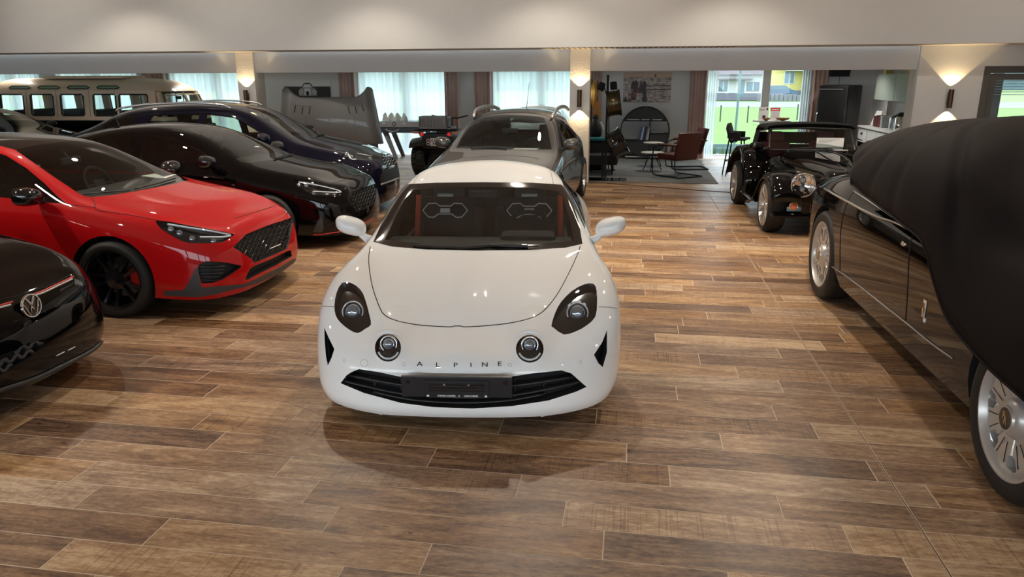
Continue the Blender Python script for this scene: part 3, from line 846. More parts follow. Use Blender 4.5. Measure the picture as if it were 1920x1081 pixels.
        g = G(); ring = [c.hit(cx_+(rx-4)*math.cos(a), cy_+(ry-4)*math.sin(a)) for a in [math.pi*(.15+.7*i/10) for i in range(11)]]; g.tube([p+Vector((0, .012, 0)) for p in ring if p], .006, 6); obj('light_segment', g.vf, 'white_ring', bowl, True)
    for (cx_, cy_, rr_) in ((727.4, 651.7, 31), (993.3, 653.5, 33)):
        ar = [c.hit(cx_+rr_*math.cos(a), cy_+rr_*math.sin(a)) for a in [R(195+150*i/14) for i in range(15)]]
        ar = [p-c.nrm(p)*.004 for p in ar if p]; m_ = len(ar)
        obj('lamp_brow', G().tube(ar, [(.003+.013*math.sin(math.pi*i/(m_-1)), .003+.010*math.sin(math.pi*i/(m_-1))) for i in range(m_)], 10).vf, 'white_paint', rt_, True)
    # lower grille with louvre bars
    gr = [(638.6,718),(650,703),(659,697),(673,691.5),(710,697),(763.5,708.5),(857,712),(953,706.5),(997,699.5),(1052.5,693.8),(1071,699.4),(1099.7,724.8),(1080,734),(1029.4,750.2),(960,760.9),(886,765.5),(812,762.7),(751.9,754.9),(682.5,736.3)]
    gb = c.sunk('lower_grille', c.cut(gr), 'dark_gap', .09, dirn=(0, 1, 0))
    for (pts) in ([(655,706),(760,724),(860,729),(960,725),(1078,708)], [(645,716),(680,725),(760,741),(860,747),(960,743),(1060,724),(1090,716)], [(700,737),(770,751),(860,757),(950,753),(1020,741)]):
        g = G(); ps = [c.hit(p.x, p.y) for p in spline([(a, b, 0) for a, b in pts], 6)]
        g.tube([p+Vector((0, .03, 0)) for p in ps if p], [(.022, .006)]*len([p for p in ps if p]), 6); obj('grille_bar', g.vf, 'mesh_plastic', gb, True)
    for x in (700, 750, 805, 860, 915, 965, 1020):
        a, b = c.hit(x, 716 if 690 < x < 1030 else 712), c.hit(x, 752 if 740 < x < 980 else 738)
        if a and b: g = G(); g.tube([a+Vector((0, .045, 0)), b+Vector((0, .045, 0))], .006, 5); obj('grille_rib', g.vf, 'mesh_plastic', gb)
    for poly in ([(608,614),(617,634),(627,654),(621,671.6),(614.7,685),(611,666),(608.8,639.4)], [(1138,618.4),(1129,641.5),(1113.6,664.7),(1122,680.8),(1130,687.8),(1138,660)]):
        c.sunk('side_intake', c.cut(poly), 'dark_gap', .10, dirn=(0, 1, 0))
    # shut lines
    cx = lambda pts: [(590+a/2.162, 290+b/2.162) for a, b in pts]
    c.line('bonnet_gap', cx([(225,372),(219,430),(232,525),(262,615),(288,652),(340,674),(430,690),(545,697),(565,694),(592,694),(612,697),(700,692),(800,680),(880,660),(930,630),(980,570),(1030,480),(1066,402),(1076,370)]), .0035, 'dark_gap', off=-.001)
    for pts in ([(440,52),(425,75),(400,118)], [(950,52),(960,80),(968,120)], [(22,612),(60,614),(80,616)], [(1150,616),(1190,617),(1226,622)]):
        c.line('panel_gap', cx(pts), .002, 'dark_gap', off=-.0005)
    # sensors and tow-eye cover
    for (x, y, r_) in ((757.5, 682.5, 3.2), (956, 684, 3.2), (683, 680, 7), (646, 675, 2.4), (1088, 678, 2.4)):
        c.line('sensor_ring', [(x+r_*math.cos(a), y+r_*math.sin(a)) for a in [2*math.pi*i/10 for i in range(10)]], .0009, 'brake_steel', closed=True, n=2, sides=4)
    for ch, x in zip('ALPINE', (787, 820.5, 854, 883, 909, 936.5)):
        c.print_on('badge_letter', text_vf(ch, 11.5, bold=.12), lambda p, x=x: (x+p.x*1.45, 684.5-(x-860)**2*.0004-p.y), 'black_print', .002)
    # number plate holder
    P = T(-.008, -.045, .338) @ RX(96)
    g = G(); g.box((-.296, -.062, 0), (.296, .062, .018), P, .004); pl = obj('plate_holder', g.vf, 'mesh_plastic', rt_)
    g = G(); g.box((-.17, -.048, .018), (.17, .040, .026), P, .003); obj('plate_insert', g.vf, 'black_plastic', pl)
    for dz in (-.018, .0, .018): g = G(); g.box((-.15, dz-.004, .026), (.15, dz+.004, .029), P); obj('plate_rib', g.vf, 'gloss_black', pl)
    for dx in (-.065, .065): g = G(); g.lathe([(.001, .03), (.006, .03), (.007, .026)], 10, P @ T(dx, .02, 0)); obj('plate_screw', g.vf, 'chrome', pl)
    for dx in (-.155, .155): g = G(); g.box((dx-.006, -.054, .02), (dx+.006, -.043, .0275), P); obj('plate_clip', g.vf, 'white_print', pl)
    for dx in (-.26, .26): g = G(); g.lathe([(.001, .021), (.011, .021), (.013, .018)], 14, P @ T(dx, .03, 0)); obj('plate_stud', g.vf, 'gloss_black', pl)
    v, f = text_vf('STEVEN COOPER', .0125, bold=.0004); g = G(); g.add(v, f, P @ T(-.055, -.048, .027)); v, f = text_vf('CARS & BIKES', .0125, bold=.0004); g.add(v, f, P @ T(.075, -.048, .027))
    v, f = text_vf('&', .013, bold=.0003); g.add(v, f, P @ T(.012, -.048, .027)); obj('plate_lettering', g.vf, 'white_print', pl)
    for sg in (-1, 1):
        g = G(); g.prism([(sg*.41, .0), (sg*.445, -.022), (sg*.50, -.006), (sg*.52, .0), (sg*.52, .02), (sg*.41, .02)][::sg], 0, .03, T(0, .075, .14) @ RX(90)); obj('lip_fin', g.vf, 'white_paint', rt_)
    # mirrors, wipers
    mirror(rt_, -1, (-.80, 1.50, .80), (-.935, 1.53, .895), (.215, .16, .13), 'white_paint', 'white_paint', tilt=0.12)
    mirror(rt_, 1, (.80, 1.50, .80), (.935, 1.53, .895), (.215, .16, .13), 'white_paint', 'white_paint', tilt=0.12)
    c.line('wiper', [(835,464),(870,465.5),(930,461),(990,463)], .007, 'black_plastic', off=.012)
    c.line('wiper', [(920,462),(955,465),(1010,465)], .006, 'black_plastic', off=.014)
    c.line('wiper', [(775,461),(800,463),(860,466)], .006, 'black_plastic', off=.012)
    # cabin
    cabin(rt_, .66, 1.25, 3.0, .22, .80, 1.62)
    for sg in (-1, 1):
        st = seat(rt_, sg*.345, 2.25, .26, w=.52, h=.86, lean=17)
        g = G(); M = T(sg*.345, 2.345, .86) @ RX(-17+90)
        o_ = [(-.20, 0), (-.15, .055), (-.08, .058), (-.05, .035), (.05, .035), (.08, .058), (.15, .055), (.20, 0), (.15, -.055), (.10, -.058), (.06, -.03), (-.06, -.03), (-.10, -.058), (-.15, -.055)]
        g.tube([M @ Vector((a*.92, b, .062)) for a, b in o_], .0048, 6, True); obj('seat_outline', g.vf, 'white_ring', st, True)
        g = G(); g.box((-.04, -.02, .055), (.04, .02, .066), M, .004); obj('seat_emblem', g.vf, 'brushed_metal', st)
        g = G(); g.box((-.065, .115, .05), (.065, .14, .062), M, .004); obj('headrest_emblem', g.vf, 'brushed_metal', st)
        g = G(); x = -.585 if sg < 0 else .60
        g.tube([(x, 2.45, .98), (x, 2.36, .80), (x+.0, 2.25, .60)], [(.021, .004)]*3, 4); obj('seat_belt', g.vf, 'orange_belt', rt_)
    steering(rt_, .345, 1.80, .78, 28); g = G(); g.box((.345-.2, 1.5, .74), (.345+.2, 1.72, .835), None, .04); obj('instrument_cowl', g.vf, 'black_trim', rt_, True, auto=40)
    g = G(); g.tube([(0, 1.93, 1.13), (0, 1.9, 1.08)], .008, 6); g.box((-.11, 1.87, 1.04), (.11, 1.90, 1.10), None, .012); obj('rear_view_mirror', g.vf, 'black_plastic', rt_)
    obj('rear_bulkhead', G().box((-.62, 2.74, .22), (.62, 2.80, 1.12), None, .02).vf, 'black_trim', rt_)
    c.lining(.025)
    c.done()
    g = G(); g.box((-.70, .25, .12), (.70, 3.9, .2)); g.box((-.55, .12, .12), (.55, .3, .15)); obj('underbody', g.vf, 'black_trim', rt_)
    for u in (.87, 3.29):
        for sg in (1, -1): wheel_parts(rt_, (sg*.79, u, .313), sg, .313, .235, .215, 'star', n=5)
alpine()
# ------------------------------------------------------------------ modern hatchback shell shared by several cars
mat('red_paint', (.46, .005, .007), .4, coat=1.0, spec=.05, cior=1.42)
mat('black_paint', (.0022, .0022, .0026), .5, coat=1.0, spec=.0, cior=1.44)
mat('navy_paint', (.0035, .004, .013), .4, coat=1.0, spec=.02, cior=1.44)
mat('dark_grey_trim', (.045, .046, .05), .5)
mat('red_strip', (.6, .02, .02), .4)
def hatch_rows(W=.9, kz=1.0, roof=1.445, L=4.34, fast=False, nose=0.0, kb=1.0):
    k = W/.9; q = L-4.34
    def r_(a): return [(u if u < 2.2 else u+q*(u-2.2)/2.14, v*k, z*kz, *(e[0:])) for (u, v, z, *e) in a]
    zr = roof/1.445/kz
    R6 = [(0,.38,.735,.16),(.1,.46,.755,.18),(.25,.52,.785,.12),(.5,.58,.84),(.9,.64,.905),(1.2,.71,.965),(1.35,.745,1.0),(1.65,.70,1.17*zr**.5),(2.0,.63,1.345*zr),(2.5,.60,1.385*zr),(3.2,.59,1.36*zr),(3.8,.56,1.27*zr),(4.1,.54,1.1),(4.34,.5,1.06)]
    R9 = [(0,0,.74,.14),(.1,0,.77,.17),(.25,0,.80,.12),(.5,0,.865),(.9,0,.94),(1.12,0,.985),(1.25,0,1.01),(1.65,0,1.21*zr**.5),(2.0,0,1.385*zr),(2.5,0,1.455*zr),(3.2,0,1.44*zr),(3.8,0,1.37*zr),(4.1,0,1.15),(4.34,0,1.07)]
    if fast:
        R6 = R6[:10]+[(3.0,.585,1.345*zr),(3.5,.55,1.22*zr),(4.0,.52,1.09),(4.34,.5,1.02)]; R9 = R9[:10]+[(3.0,0,1.415*zr),(3.5,0,1.28*zr),(4.0,0,1.12),(4.34,0,1.03)]
    rows = {
     0: [(0,.55,.16,.03),(.1,.73,.16,.02),(.25,.83,.16),(.5,.87,.17),(.9,.88,.2),(1.5,.87,.2),(3,.87,.2),(4.1,.80,.25),(4.34,.6,.3)],
     1: [(0,.57,.24,0),(.1,.755,.24),(.25,.86,.25),(.5,.90,.26),(.9,.905,.3),(3,.90,.3),(4.1,.83,.35),(4.34,.62,.4)],
     2: [(0,.58,.40,.0),(.1,.755,.40),(.25,.86,.42),(.5,.90,.45),(.9,.91,.48),(3,.905,.5),(4.1,.83,.55),(4.34,.62,.6)],
     3: [(0,.57,.54,.02),(.1,.74,.55,.015),(.25,.845,.57,.005),(.5,.895,.61),(.9,.91,.65),(2,.905,.68),(3,.905,.70),(4.1,.82,.75),(4.34,.6,.8)],
     4: [(0,.54,.655,.05),(.1,.70,.67,.05),(.25,.80,.70,.03),(.5,.85,.745),(.9,.88,.805),(1.4,.885,.86),(2,.885,.88),(3,.88,.92),(4.1,.78,.95),(4.34,.58,.98)],
     5: [(0,.50,.72,.12),(.1,.625,.738,.12),(.25,.71,.77,.08),(.5,.77,.83),(.9,.80,.89),(1.3,.82,.95),(1.7,.825,.97),(2.5,.825,.985),(3.3,.80,1.02),(4,.72,1.05),(4.34,.55,1.05)],
     6: R6, 9: R9, 'crown': 2.4}
    out = {k_: (r_(v_) if k_ != 'crown' else v_) for k_, v_ in rows.items()}
    return out
HU = [0,.1,.25,.5,.8,1.1,1.28,1.62,1.98,2.45,3.1,3.7,4.1,4.34]
def px(lst, x0, y0, sc): return [(x0+a/sc, y0+b/sc) for a, b in lst]
def honeycomb(c, vf, name, parent, inset, poly, nx, ny, m='mesh_plastic', r=.006, wave=True):
    """raised mesh strands across an opening, following the nose"""
    xs = [p[0] for p in poly]; ys = [p[1] for p in poly]; x0, x1, y0, y1 = min(xs), max(xs), min(ys), max(ys)
    for j in range(1, ny):
        t = j/ny; run = []
        for i in range(nx*4+1):
            s_ = i/(nx*4); x = x0+(x1-x0)*s_; slope = wave if isinstance(wave, float) else 0.0
            y = y0+(y1-y0)*t+slope*(s_-.5)*(y1-y0)+((y1-y0)/ny*.26)*(1 if (i//2+j) % 2 else -1)
            if inside((x, y), poly):
                h = c.hit(x, y)
                if h is not None: run.append(h+Vector((0, inset, 0))); continue
            if len(run) > 2: obj(name, G().tube(run, r, 5).vf, m, parent, True)
            run = []
        if len(run) > 2: obj(name, G().tube(run, r, 5).vf, m, parent, True)
def lamp_unit(c, poly, m='headlamp_smoke', depth=.05, dirn=None, name='headlamp'):
    vf = c.cut(poly); b = c.sunk(name, vf, m, depth, dirn=dirn); c.surf('lamp_cover', vf, 'clear_cover', b, .0005); return b
def inner_line(c, name, pts, r, m, parent, back=.02, n=4):
    ps = [c.hit(p.x, p.y) for p in spline([(a, b, 0) for a, b in pts], n)]
    ps = [p-c.nrm(p)*back for p in ps if p is not None]
    return obj(name, G().tube(ps, r, 6).vf, m, parent, True) if len(ps) > 1 else None
def inner_ball(c, name, p, r, m, parent, back=.03):
    h = c.hit(*p)
    if h is None: return
    M = Matrix.Translation(h-c.nrm(h)*back) @ (c.nrm(h)+Vector((0, -1, 0))).to_track_quat('Z', 'Y').to_matrix().to_4x4()
    g = G(); g.lathe([(.001, r*.7), (r*.5, r*.6), (r*.85, r*.3), (r, 0)], 16, M); obj(name, g.vf, m, parent, True)
def mirror_pair(c, base, ctr, size, m, tilt=.05):
    for sg in (-1, 1): mirror(c.root, sg, (sg*base[0], base[1], base[2]), (sg*ctr[0], ctr[1], ctr[2]), size, m, 'black_plastic', tilt)
def side_glass(c, polys, m='dark_glass', sgs=(1, -1)):
    for sg in sgs:
        for p in polys: c.surf('side_window', c.cut(p, AxisProj(0, sg), flt=lambda q: q.x*sg > .4), m)
def std_cabin(c, W, kz=1.0, seats=True, m='seat_leather', u0=1.15, u1=3.4, right=True):
    cabin(c.root, W-.12, u0, u1, .28, .97*kz, 1.62)
    for sg in (-1, 1): seat(c.root, sg*.38, 2.45, .38*kz, m=m, h=.80)
    g = G(); g.box((-.62, 3.1, .4*kz), (.62, 3.5, .55*kz), None, .04); g.box((-.62, 3.36, .5*kz), (.62, 3.52, 1.02*kz), None, .05); obj('rear_bench', g.vf, m, c.root, True, auto=35)
    steering(c.root, .38 if right else -.38, 1.92, .93*kz, 25)
    g = G(); g.tube([(0, 1.95, 1.28*kz), (0, 1.9, 1.22*kz)], .008, 6); g.box((-.12, 1.87, 1.17*kz), (.12, 1.90, 1.235*kz), None, .012); obj('rear_view_mirror', g.vf, 'black_plastic', c.root)
def under(c, W, L): obj('underbody', G().box((-W+.2, .35, .15), (W-.2, L-.4, .25)).vf, 'black_trim', c.root)
def wheels(c, vs_, us, r_t, r_r, w, style, rim='rim_black', n=5, caliper=None, only=None):
    for u in us:
        for sg in (1, -1): wheel_parts(c.root, (sg*vs_, u, r_t), sg, r_t, r_r, w, style, rim=rim, n=n, caliper=caliper)

def red_hatch():
    c = Car('hot_hatchback', 'glossy red hatchback with black roof and red brake calipers', (-3.235, 6.18, 91.5), hatch_rows(), HU, 3, bulge=(.03,.035,.035,.03,.02,0), rbulge=(.05,)*6, paint='red_paint')
    c.arch(.97, .335, .365); c.arch(3.6, .335, .365)
    ws = px([(145,205),(330,165),(600,128),(1000,103),(1048,108),(1350,260),(1790,490),(1640,530),(1270,600),(1050,635),(880,652),(800,645),(740,615),(480,440)], 0, 240, 5.0526)
    c.surf('windscreen', c.cut(ws), 'car_glass')
    roof = [(28.7,280.6),(0,273),(-60,266),(-400,262),(-400,180),(215,200),(214,262),(207.4,261.4),(198,260.4),(118.7,265.3),(65.3,272.7)]
    c.surf('roof_panel', c.cut(roof, flt=lambda q: q.z > 1.15), 'gloss_black')
    sw = [(-420,300),(-150,278),(-40,279),(0,287.5),(12,291.5),(49.5,315),(83,343),(107,367),(124.7,381.5),(89,379.5),(0,369.6),(-150,368),(-420,366)]
    c.surf('side_window', c.cut(sw, flt=lambda q: q.x < -.4), 'dark_glass')
    side_glass(c, [[(1.5,1.0),(1.78,1.15),(2.1,1.28),(2.5,1.315),(3.1,1.29),(3.5,1.2),(3.55,1.06),(2.5,1.0)]], sgs=(1,))
    P = lambda l: px(l, 240, 380, 5.406)
    hl = lamp_unit(c, P([(280,175),(420,190),(600,225),(800,260),(1000,300),(1085,320),(1040,350),(960,400),(800,412),(620,408),(540,385),(430,325),(340,270),(290,210)]))
    inner_line(c, 'daylight_strip', P([(400,205),(620,240),(850,275),(1045,318),(960,338),(730,338)]), .008, 'white_ring', hl, .012)
    for p in ((430,250),(520,290),(650,350),(880,375)): inner_ball(c, 'reflector', P([p])[0], .028, 'lamp_lens', hl)
    c.twin(hl, P([(280,175),(420,190),(600,225),(800,260),(1000,300),(1085,320),(1040,350),(960,400),(800,412),(620,408),(540,385),(430,325),(340,270),(290,210)]))
    gp = P([(1065,450),(1110,405),(1195,320),(1400,235),(1660,150),(1672,200),(1640,380),(1615,465),(1450,540),(1285,608),(1250,570),(1150,500)])
    gr = c.sunk('front_grille', c.cut(gp), 'black_plastic', .05, dirn=(0, 1, 0)); honeycomb(c, None, 'grille_strand', gr, .02, gp, 12, 9, 'gloss_black', .006, -.35)
    inner_line(c, 'plate_strip', P([(1440,462),(1545,420)]), .004, 'white_print', gr, -.002)
    lp = P([(1190,780),(1200,740),(1240,665),(1290,635),(1450,570),(1620,488),(1650,480),(1662,540),(1500,630),(1350,705),(1220,775)])
    c.sunk('lower_intake', c.cut(lp), 'black_plastic', .06, dirn=(0, 1, 0))
    sp_ = P([(705,660),(725,620),(790,590),(1000,605),(1155,638),(1130,665),(1060,715),(950,780),(860,810),(745,815)])
    si = c.sunk('side_intake', c.cut(sp_), 'black_plastic', .06, dirn=(.3, .95, 0))
    for y in (640, 675, 710, 745, 780): inner_line(c, 'intake_slat', P([(725, y), (860, y+8), (1000-(y-640)*.5, y+4)]), .007, 'mesh_plastic', si, .012)
    c.twin(si, sp_)
    tr = P([(565,885),(640,760),(690,655),(706,662),(738,830),(760,858),(900,845),(1190,822),(1350,745),(1540,650),(1690,560),(1705,580),(1560,700),(1350,800),(1190,850),(1040,885),(900,925),(720,955),(365,940),(365,890)])
    c.surf('lip_trim', c.cut(tr), 'dark_grey_trim', off=.002)
    Q = lambda l: px(l, 0, 240, 5.0526)
    c.line('bonnet_gap', Q([(870,655),(895,710),(920,775),(1050,796),(1180,815),(1300,835),(1470,870)]), .003, 'dark_gap')
    c.line('bonnet_gap', P([(1080,160),(1180,128),(1300,92),(1500,28)]), .003, 'dark_gap')
    c.line('door_gap', Q([(630,718),(760,738),(905,750)]), .0025, 'dark_gap')
    c.line('fender_crease', Q([(1050,672),(1300,690),(1600,740),(1900,800)]), .0018, 'red_paint')
    c.line('wiper', Q([(1270,590),(1480,540),(1660,490)]), .008, 'black_plastic', off=.015); c.line('wiper', Q([(790,640),(1000,618),(1230,602)]), .007, 'black_plastic', off=.012)
    std_cabin(c, .9); mirror_pair(c, (.84, 1.55, .97), (.99, 1.55, 1.02), (.25, .17, .15), 'gloss_black')
    c.lining(.03); c.done(); under(c, .9, 4.34)
    wheels(c, .80, (.97, 3.6), .328, .255, .235, 'star', caliper=('red_caliper', -1.45))
    return c
def black_fastback():
    c = Car('fastback_car', 'glossy black fastback car parked between the red hatchback and the navy estate', (-3.26, 8.80, 94.0), hatch_rows(roof=1.42, L=4.45, fast=True), [u if u < 2.2 else u+.11*(u-2.2)/2.14 for u in HU], 3, bulge=(.05,.06,.06,.05,.03,0), rbulge=(.05,)*6, paint='black_paint')
    c.arch(.93, .33, .36); c.arch(3.58, .33, .36)
    Q = lambda l: px(l, 240, 170, 3.692)
    c.surf('windscreen', c.cut(Q([(415,262),(540,245),(665,232),(700,238),(930,335),(1160,440),(1010,475),(830,500),(780,492),(640,400),(520,320)])), 'car_glass')
    side_glass(c, [[(1.5,1.0),(1.75,1.13),(2.1,1.265),(2.45,1.30),(2.45,.985)], [(2.55,1.30),(3.0,1.275),(3.4,1.19),(3.65,1.1),(3.2,1.03),(2.55,.99)]])
    P = lambda l: px(l, 480, 290, 6.004)
    hl = lamp_unit(c, P([(425,275),(600,310),(850,355),(985,410),(940,445),(860,460),(650,455),(560,410),(470,355)]))
    inner_line(c, 'daylight_strip', P([(480,300),(640,325),(850,370),(960,408),(900,418),(640,408)]), .007, 'white_ring', hl, .01)
    for p in ((480,330),(570,330),(650,430)): inner_ball(c, 'reflector', P([p])[0], .03, 'lamp_lens', hl)
    c.twin(hl, P([(425,275),(600,310),(850,355),(985,410),(940,445),(860,460),(650,455),(560,410),(470,355)]))
    gp = P([(1040,530),(1060,470),(1150,395),(1280,345),(1360,320),(1368,400),(1350,540),(1240,600),(1130,640),(1090,590)])
    gr = c.sunk('front_grille', c.cut(gp), 'black_plastic', .05, dirn=(0, 1, 0)); honeycomb(c, None, 'grille_strand', gr, .018, gp, 10, 8, 'gloss_black', .007, -.35)
    c.line('red_pinstripe', P([(640,900),(730,895),(900,872),(1045,845),(1150,800),(1262,745),(1320,712)]), .006, 'red_strip', off=.002)
    c.line('bonnet_gap', P([(820,330),(900,310),(1065,265),(1200,215)]), .003, 'dark_gap'); c.line('wiper', Q([(1010,478),(1080,458),(1140,445)]), .008, 'black_plastic', off=.012)
    c.surf('lip_trim', c.cut(P([(640,870),(690,760),(740,680),(755,760),(760,850),(740,870)])), 'dark_grey_trim', off=.002)
    g = G(); g.prism([(0, 0), (.16, 0), (.12, .03), (.06, .075), (.03, .08)], -.012, .012, T(0, 3.15, 1.365) @ RZ(90) @ RX(90)); obj('roof_antenna', g.vf, 'black_paint', c.root)
    std_cabin(c, .9); mirror_pair(c, (.84, 1.55, .97), (.99, 1.55, 1.02), (.25, .17, .15), 'gloss_black')
    c.lining(.03); c.done(); under(c, .9, 4.4); wheels(c, .80, (.93, 3.58), .325, .25, .235, 'star')
    return c
red_hatch(); black_fastback()
# ------------------------------------------------------------------ navy estate, black hatchback in the corner, grey crossover, more cars behind
mat('grey_paint', (.058, .056, .056), .25, metal=.35, coat=1.0)
mat('silver_paint', (.52, .55, .56), .3, metal=.3, coat=.8)
mat('satin_silver', (.6, .6, .6), .3, metal=.9)
mat('beige_leather', (.42, .32, .18), .6)
def navy_estate():
    c = Car('estate_car', 'dark navy blue estate car with silver roof rails behind the black fastback', (-3.60, 10.84, 96.5), hatch_rows(W=.915, kz=1.10, roof=1.60, L=4.6), [u if u < 2.2 else u+.26*(u-2.2)/2.14 for u in HU], 3, bulge=(.05,.05,.05,.04,.03,0), rbulge=(.05,)*6, paint='navy_paint')
    c.arch(.95, .36, .39); c.arch(3.65, .36, .39)
    Q = lambda l: px(l, 240, 170, 3.692)
    c.surf('windscreen', c.cut(Q([(800,130),(880,120),(1030,113),(1060,120),(1230,205),(1400,290),(1310,313),(1240,322),(1150,318),(1080,275),(960,205),(870,160)])), 'car_glass')
    side_glass(c, [[(1.55,1.1),(1.8,1.26),(2.1,1.41),(2.5,1.455),(2.5,1.09)], [(2.6,1.455),(3.3,1.44),(3.45,1.12),(2.6,1.09)], [(3.55,1.43),(4.0,1.38),(4.1,1.18),(3.6,1.13)]], 'car_glass')
    hl = lamp_unit(c, Q([(1450,418),(1490,410),(1600,420),(1720,440),(1742,462),(1690,480),(1560,478),(1500,455)]))
    for p in ((1520,430),(1550,450),(1680,462)): inner_ball(c, 'reflector', Q([p])[0], .045, 'lamp_lens', hl)
    inner_line(c, 'daylight_strip', Q([(1520,425),(1545,470),(1580,470)]), .012, 'white_ring', hl, .01); inner_line(c, 'daylight_strip', Q([(1590,430),(1690,448)]), .01, 'white_ring', hl, .01)
    c.twin(hl, Q([(1450,418),(1490,410),(1600,420),(1720,440),(1742,462),(1690,480),(1560,478),(1500,455)]))
    gp = Q([(1757,470),(1772,442),(1850,420),(1868,440),(1876,500),(1790,527)])
    gr = c.sunk('front_grille', c.cut(gp), 'black_plastic', .05, dirn=(0, 1, 0)); honeycomb(c, None, 'grille_strand', gr, .01, gp, 6, 5, 'chrome', .006, -.3)
    c.line('grille_bar', Q([(1765,462),(1800,455),(1868,440)]), .014, 'chrome', gr, off=.01)
    h = c.hit(*Q([(1818, 452)])[0])
    if h: g = G(); g.lathe([(.001, .012), (.05, .012), (.065, 0)], 20, Matrix.Translation(h+Vector((0, -.012, 0))) @ c.nrm(h).to_track_quat('Z', 'Y').to_matrix().to_4x4() @ S(1, .6, 1)); obj('badge', g.vf, 'chrome', gr, True)
    c.surf('lower_bumper', c.cut(Q([(1750,575),(1790,545),(1882,515),(1888,560),(1890,590),(1760,640),(1742,620)])), 'black_plastic', off=.002)
    c.line('bumper_strip', Q([(1750,648),(1800,632),(1888,598)]), .014, 'satin_silver', off=.004); c.line('bumper_strip', Q([(1800,530),(1870,512)]), .01, 'chrome', off=.004)
    c.surf('wing_cladding', c.cut([(1.36,.16),(1.36,.30),(3.22,.30),(3.22,.16)], AxisProj(0, -1)), 'black_plastic', off=.003)
    for sg in (-1, 1):
        pts = [Vector((sg*.60, 2.15, 1.525)), Vector((sg*.605, 2.3, 1.575)), Vector((sg*.60, 2.8, 1.60)), Vector((sg*.59, 3.4, 1.575)), Vector((sg*.58, 3.75, 1.53)), Vector((sg*.575, 3.85, 1.49))]
        obj('roof_rail', G().tube(spline(pts, 4), (.014), 8).vf, 'satin_silver', c.root, True)
    std_cabin(c, .915, 1.10, m='seat_leather'); 
    for sg in (-1, 1): g = G(); g.box((sg*.38-.14, 2.52, .72), (sg*.38+.14, 2.55, 1.08), T(0, .1, 0) , .02); obj('seat_panel', g.vf, 'beige_leather', c.root)
    mirror_pair(c, (.85, 1.6, 1.06), (1.0, 1.58, 1.12), (.24, .17, .17), 'navy_paint'); c.line('wiper', Q([(1310,315),(1360,305),(1400,293)]), .008, 'black_plastic', off=.012)
    c.lining(.03); c.done(); under(c, .9, 4.5); wheels(c, .82, (.95, 3.65), .35, .24, .225, 'star', 'rim_silver')
def corner_hatch():
    c = Car('black_hatchback', 'nose of a glossy black hatchback with red and white strip and round chrome badge', (-3.53, 3.68, 90.0), hatch_rows(W=.895, roof=1.46, L=4.28), HU, 4, bulge=(.07,.08,.08,.07,.05,0), rbulge=(.05,)*6, paint='black_paint')
    c.arch(.93, .33, .36); c.arch(3.55, .33, .36)
    P = lambda l: px(l, 0, 500, 4.914)
    st = [(-260,395),(-160,372),(0,346),(110,318),(230,285),(320,262),(420,222),(520,172),(600,130),(660,95)]
    c.line('red_strip', P([(-300,425),(-160,385),(0,358),(115,325)]), .006, 'red_strip', off=.004); c.line('red_strip', P([(285,265),(400,222),(530,160),(600,128),(672,92)]), .006, 'red_strip', off=.004)
    c.line('light_strip', P([(-300,442),(-160,402),(0,375),(95,350)]), .006, 'white_ring', off=.004); c.line('light_strip', P([(300,272),(400,238),(530,176),(600,143),(662,112)]), .006, 'white_ring', off=.004)
    h = c.hit(*P([(253, 355)])[0]); M = Matrix.Translation(h+Vector((0, -.02, 0))) @ RX(90) @ RX(-6)
    g = G(); g.lathe([(.062, 0), (.064, .012), (.070, .012), (.072, 0)], 36, M); bd = obj('round_badge', g.vf, 'chrome', c.root, True, auto=40)
    g = G(); g.lathe([(.001, .004), (.064, .004)], 30, M); obj('badge_disc', g.vf, 'gloss_black', bd)
    g = G()
    g.tube([M @ Vector(p) for p in ((-.030, .052, .008), (-.001, .004, .008), (.001, .004, .008), (.030, .052, .008))], .006, 6); obj('badge_letter_v', g.vf, 'chrome', bd)
    g = G(); g.tube([M @ Vector(p) for p in ((-.056, .024, .008), (-.024, -.054, .008), (-.001, -.004, .008), (.001, -.004, .008), (.024, -.054, .008), (.056, .024, .008))], .006, 6); obj('badge_letter_w', g.vf, 'chrome', bd)
    hl = lamp_unit(c, P([(685,120),(700,60),(760,90),(800,130),(815,165),(760,180),(690,172)])) 
    for p in ((705,110),(740,130),(770,150)): inner_ball(c, 'reflector', P([p])[0], .03, 'lamp_lens', hl)
    c.twin(hl, P([(685,120),(700,60),(760,90),(800,130),(815,165),(760,180),(690,172)]))
    lg = P([(-240,870),(-100,850),(120,770),(260,700),(430,660),(400,745),(250,850),(150,905),(0,1000),(-240,1060)])
    gr = c.sunk('lower_grille', c.cut(lg), 'black_plastic', .05, dirn=(0, 1, 0)); honeycomb(c, None, 'grille_strand', gr, .012, lg, 6, 6, 'dark_grey_trim', .012, -.6)
    for x, y in ((490,655),(490,690)):
        pass
    c.line('plate_strip', P([(515,818),(590,780)]), .003, 'white_print', off=.004); c.line('plate_strip', P([(622,768),(686,735)]), .003, 'white_print', off=.004)
    c.line('lip_spoiler', P([(-240,1230),(0,1130),(300,1030),(600,890),(840,765),(965,650)]), (.014), 'dark_grey_trim', off=.006)
    c.line('bonnet_gap', P([(-200,330),(0,300),(200,255),(400,190),(560,120),(650,70)]), .003, 'dark_gap')
    c.surf('windscreen', c.cut([(.62,1.36),(.60,1.6),(.55,1.95),(-.55,1.95),(-.60,1.6),(-.62,1.36),(0,1.30)], AxisProj(2, 1)), 'car_glass')
    std_cabin(c, .9); mirror_pair(c, (.84, 1.55, .97), (.99, 1.55, 1.02), (.25, .17, .15), 'gloss_black')
    c.lining(.03); c.done(); under(c, .9, 4.2); wheels(c, .80, (.93, 3.55), .325, .245, .225, 'star')
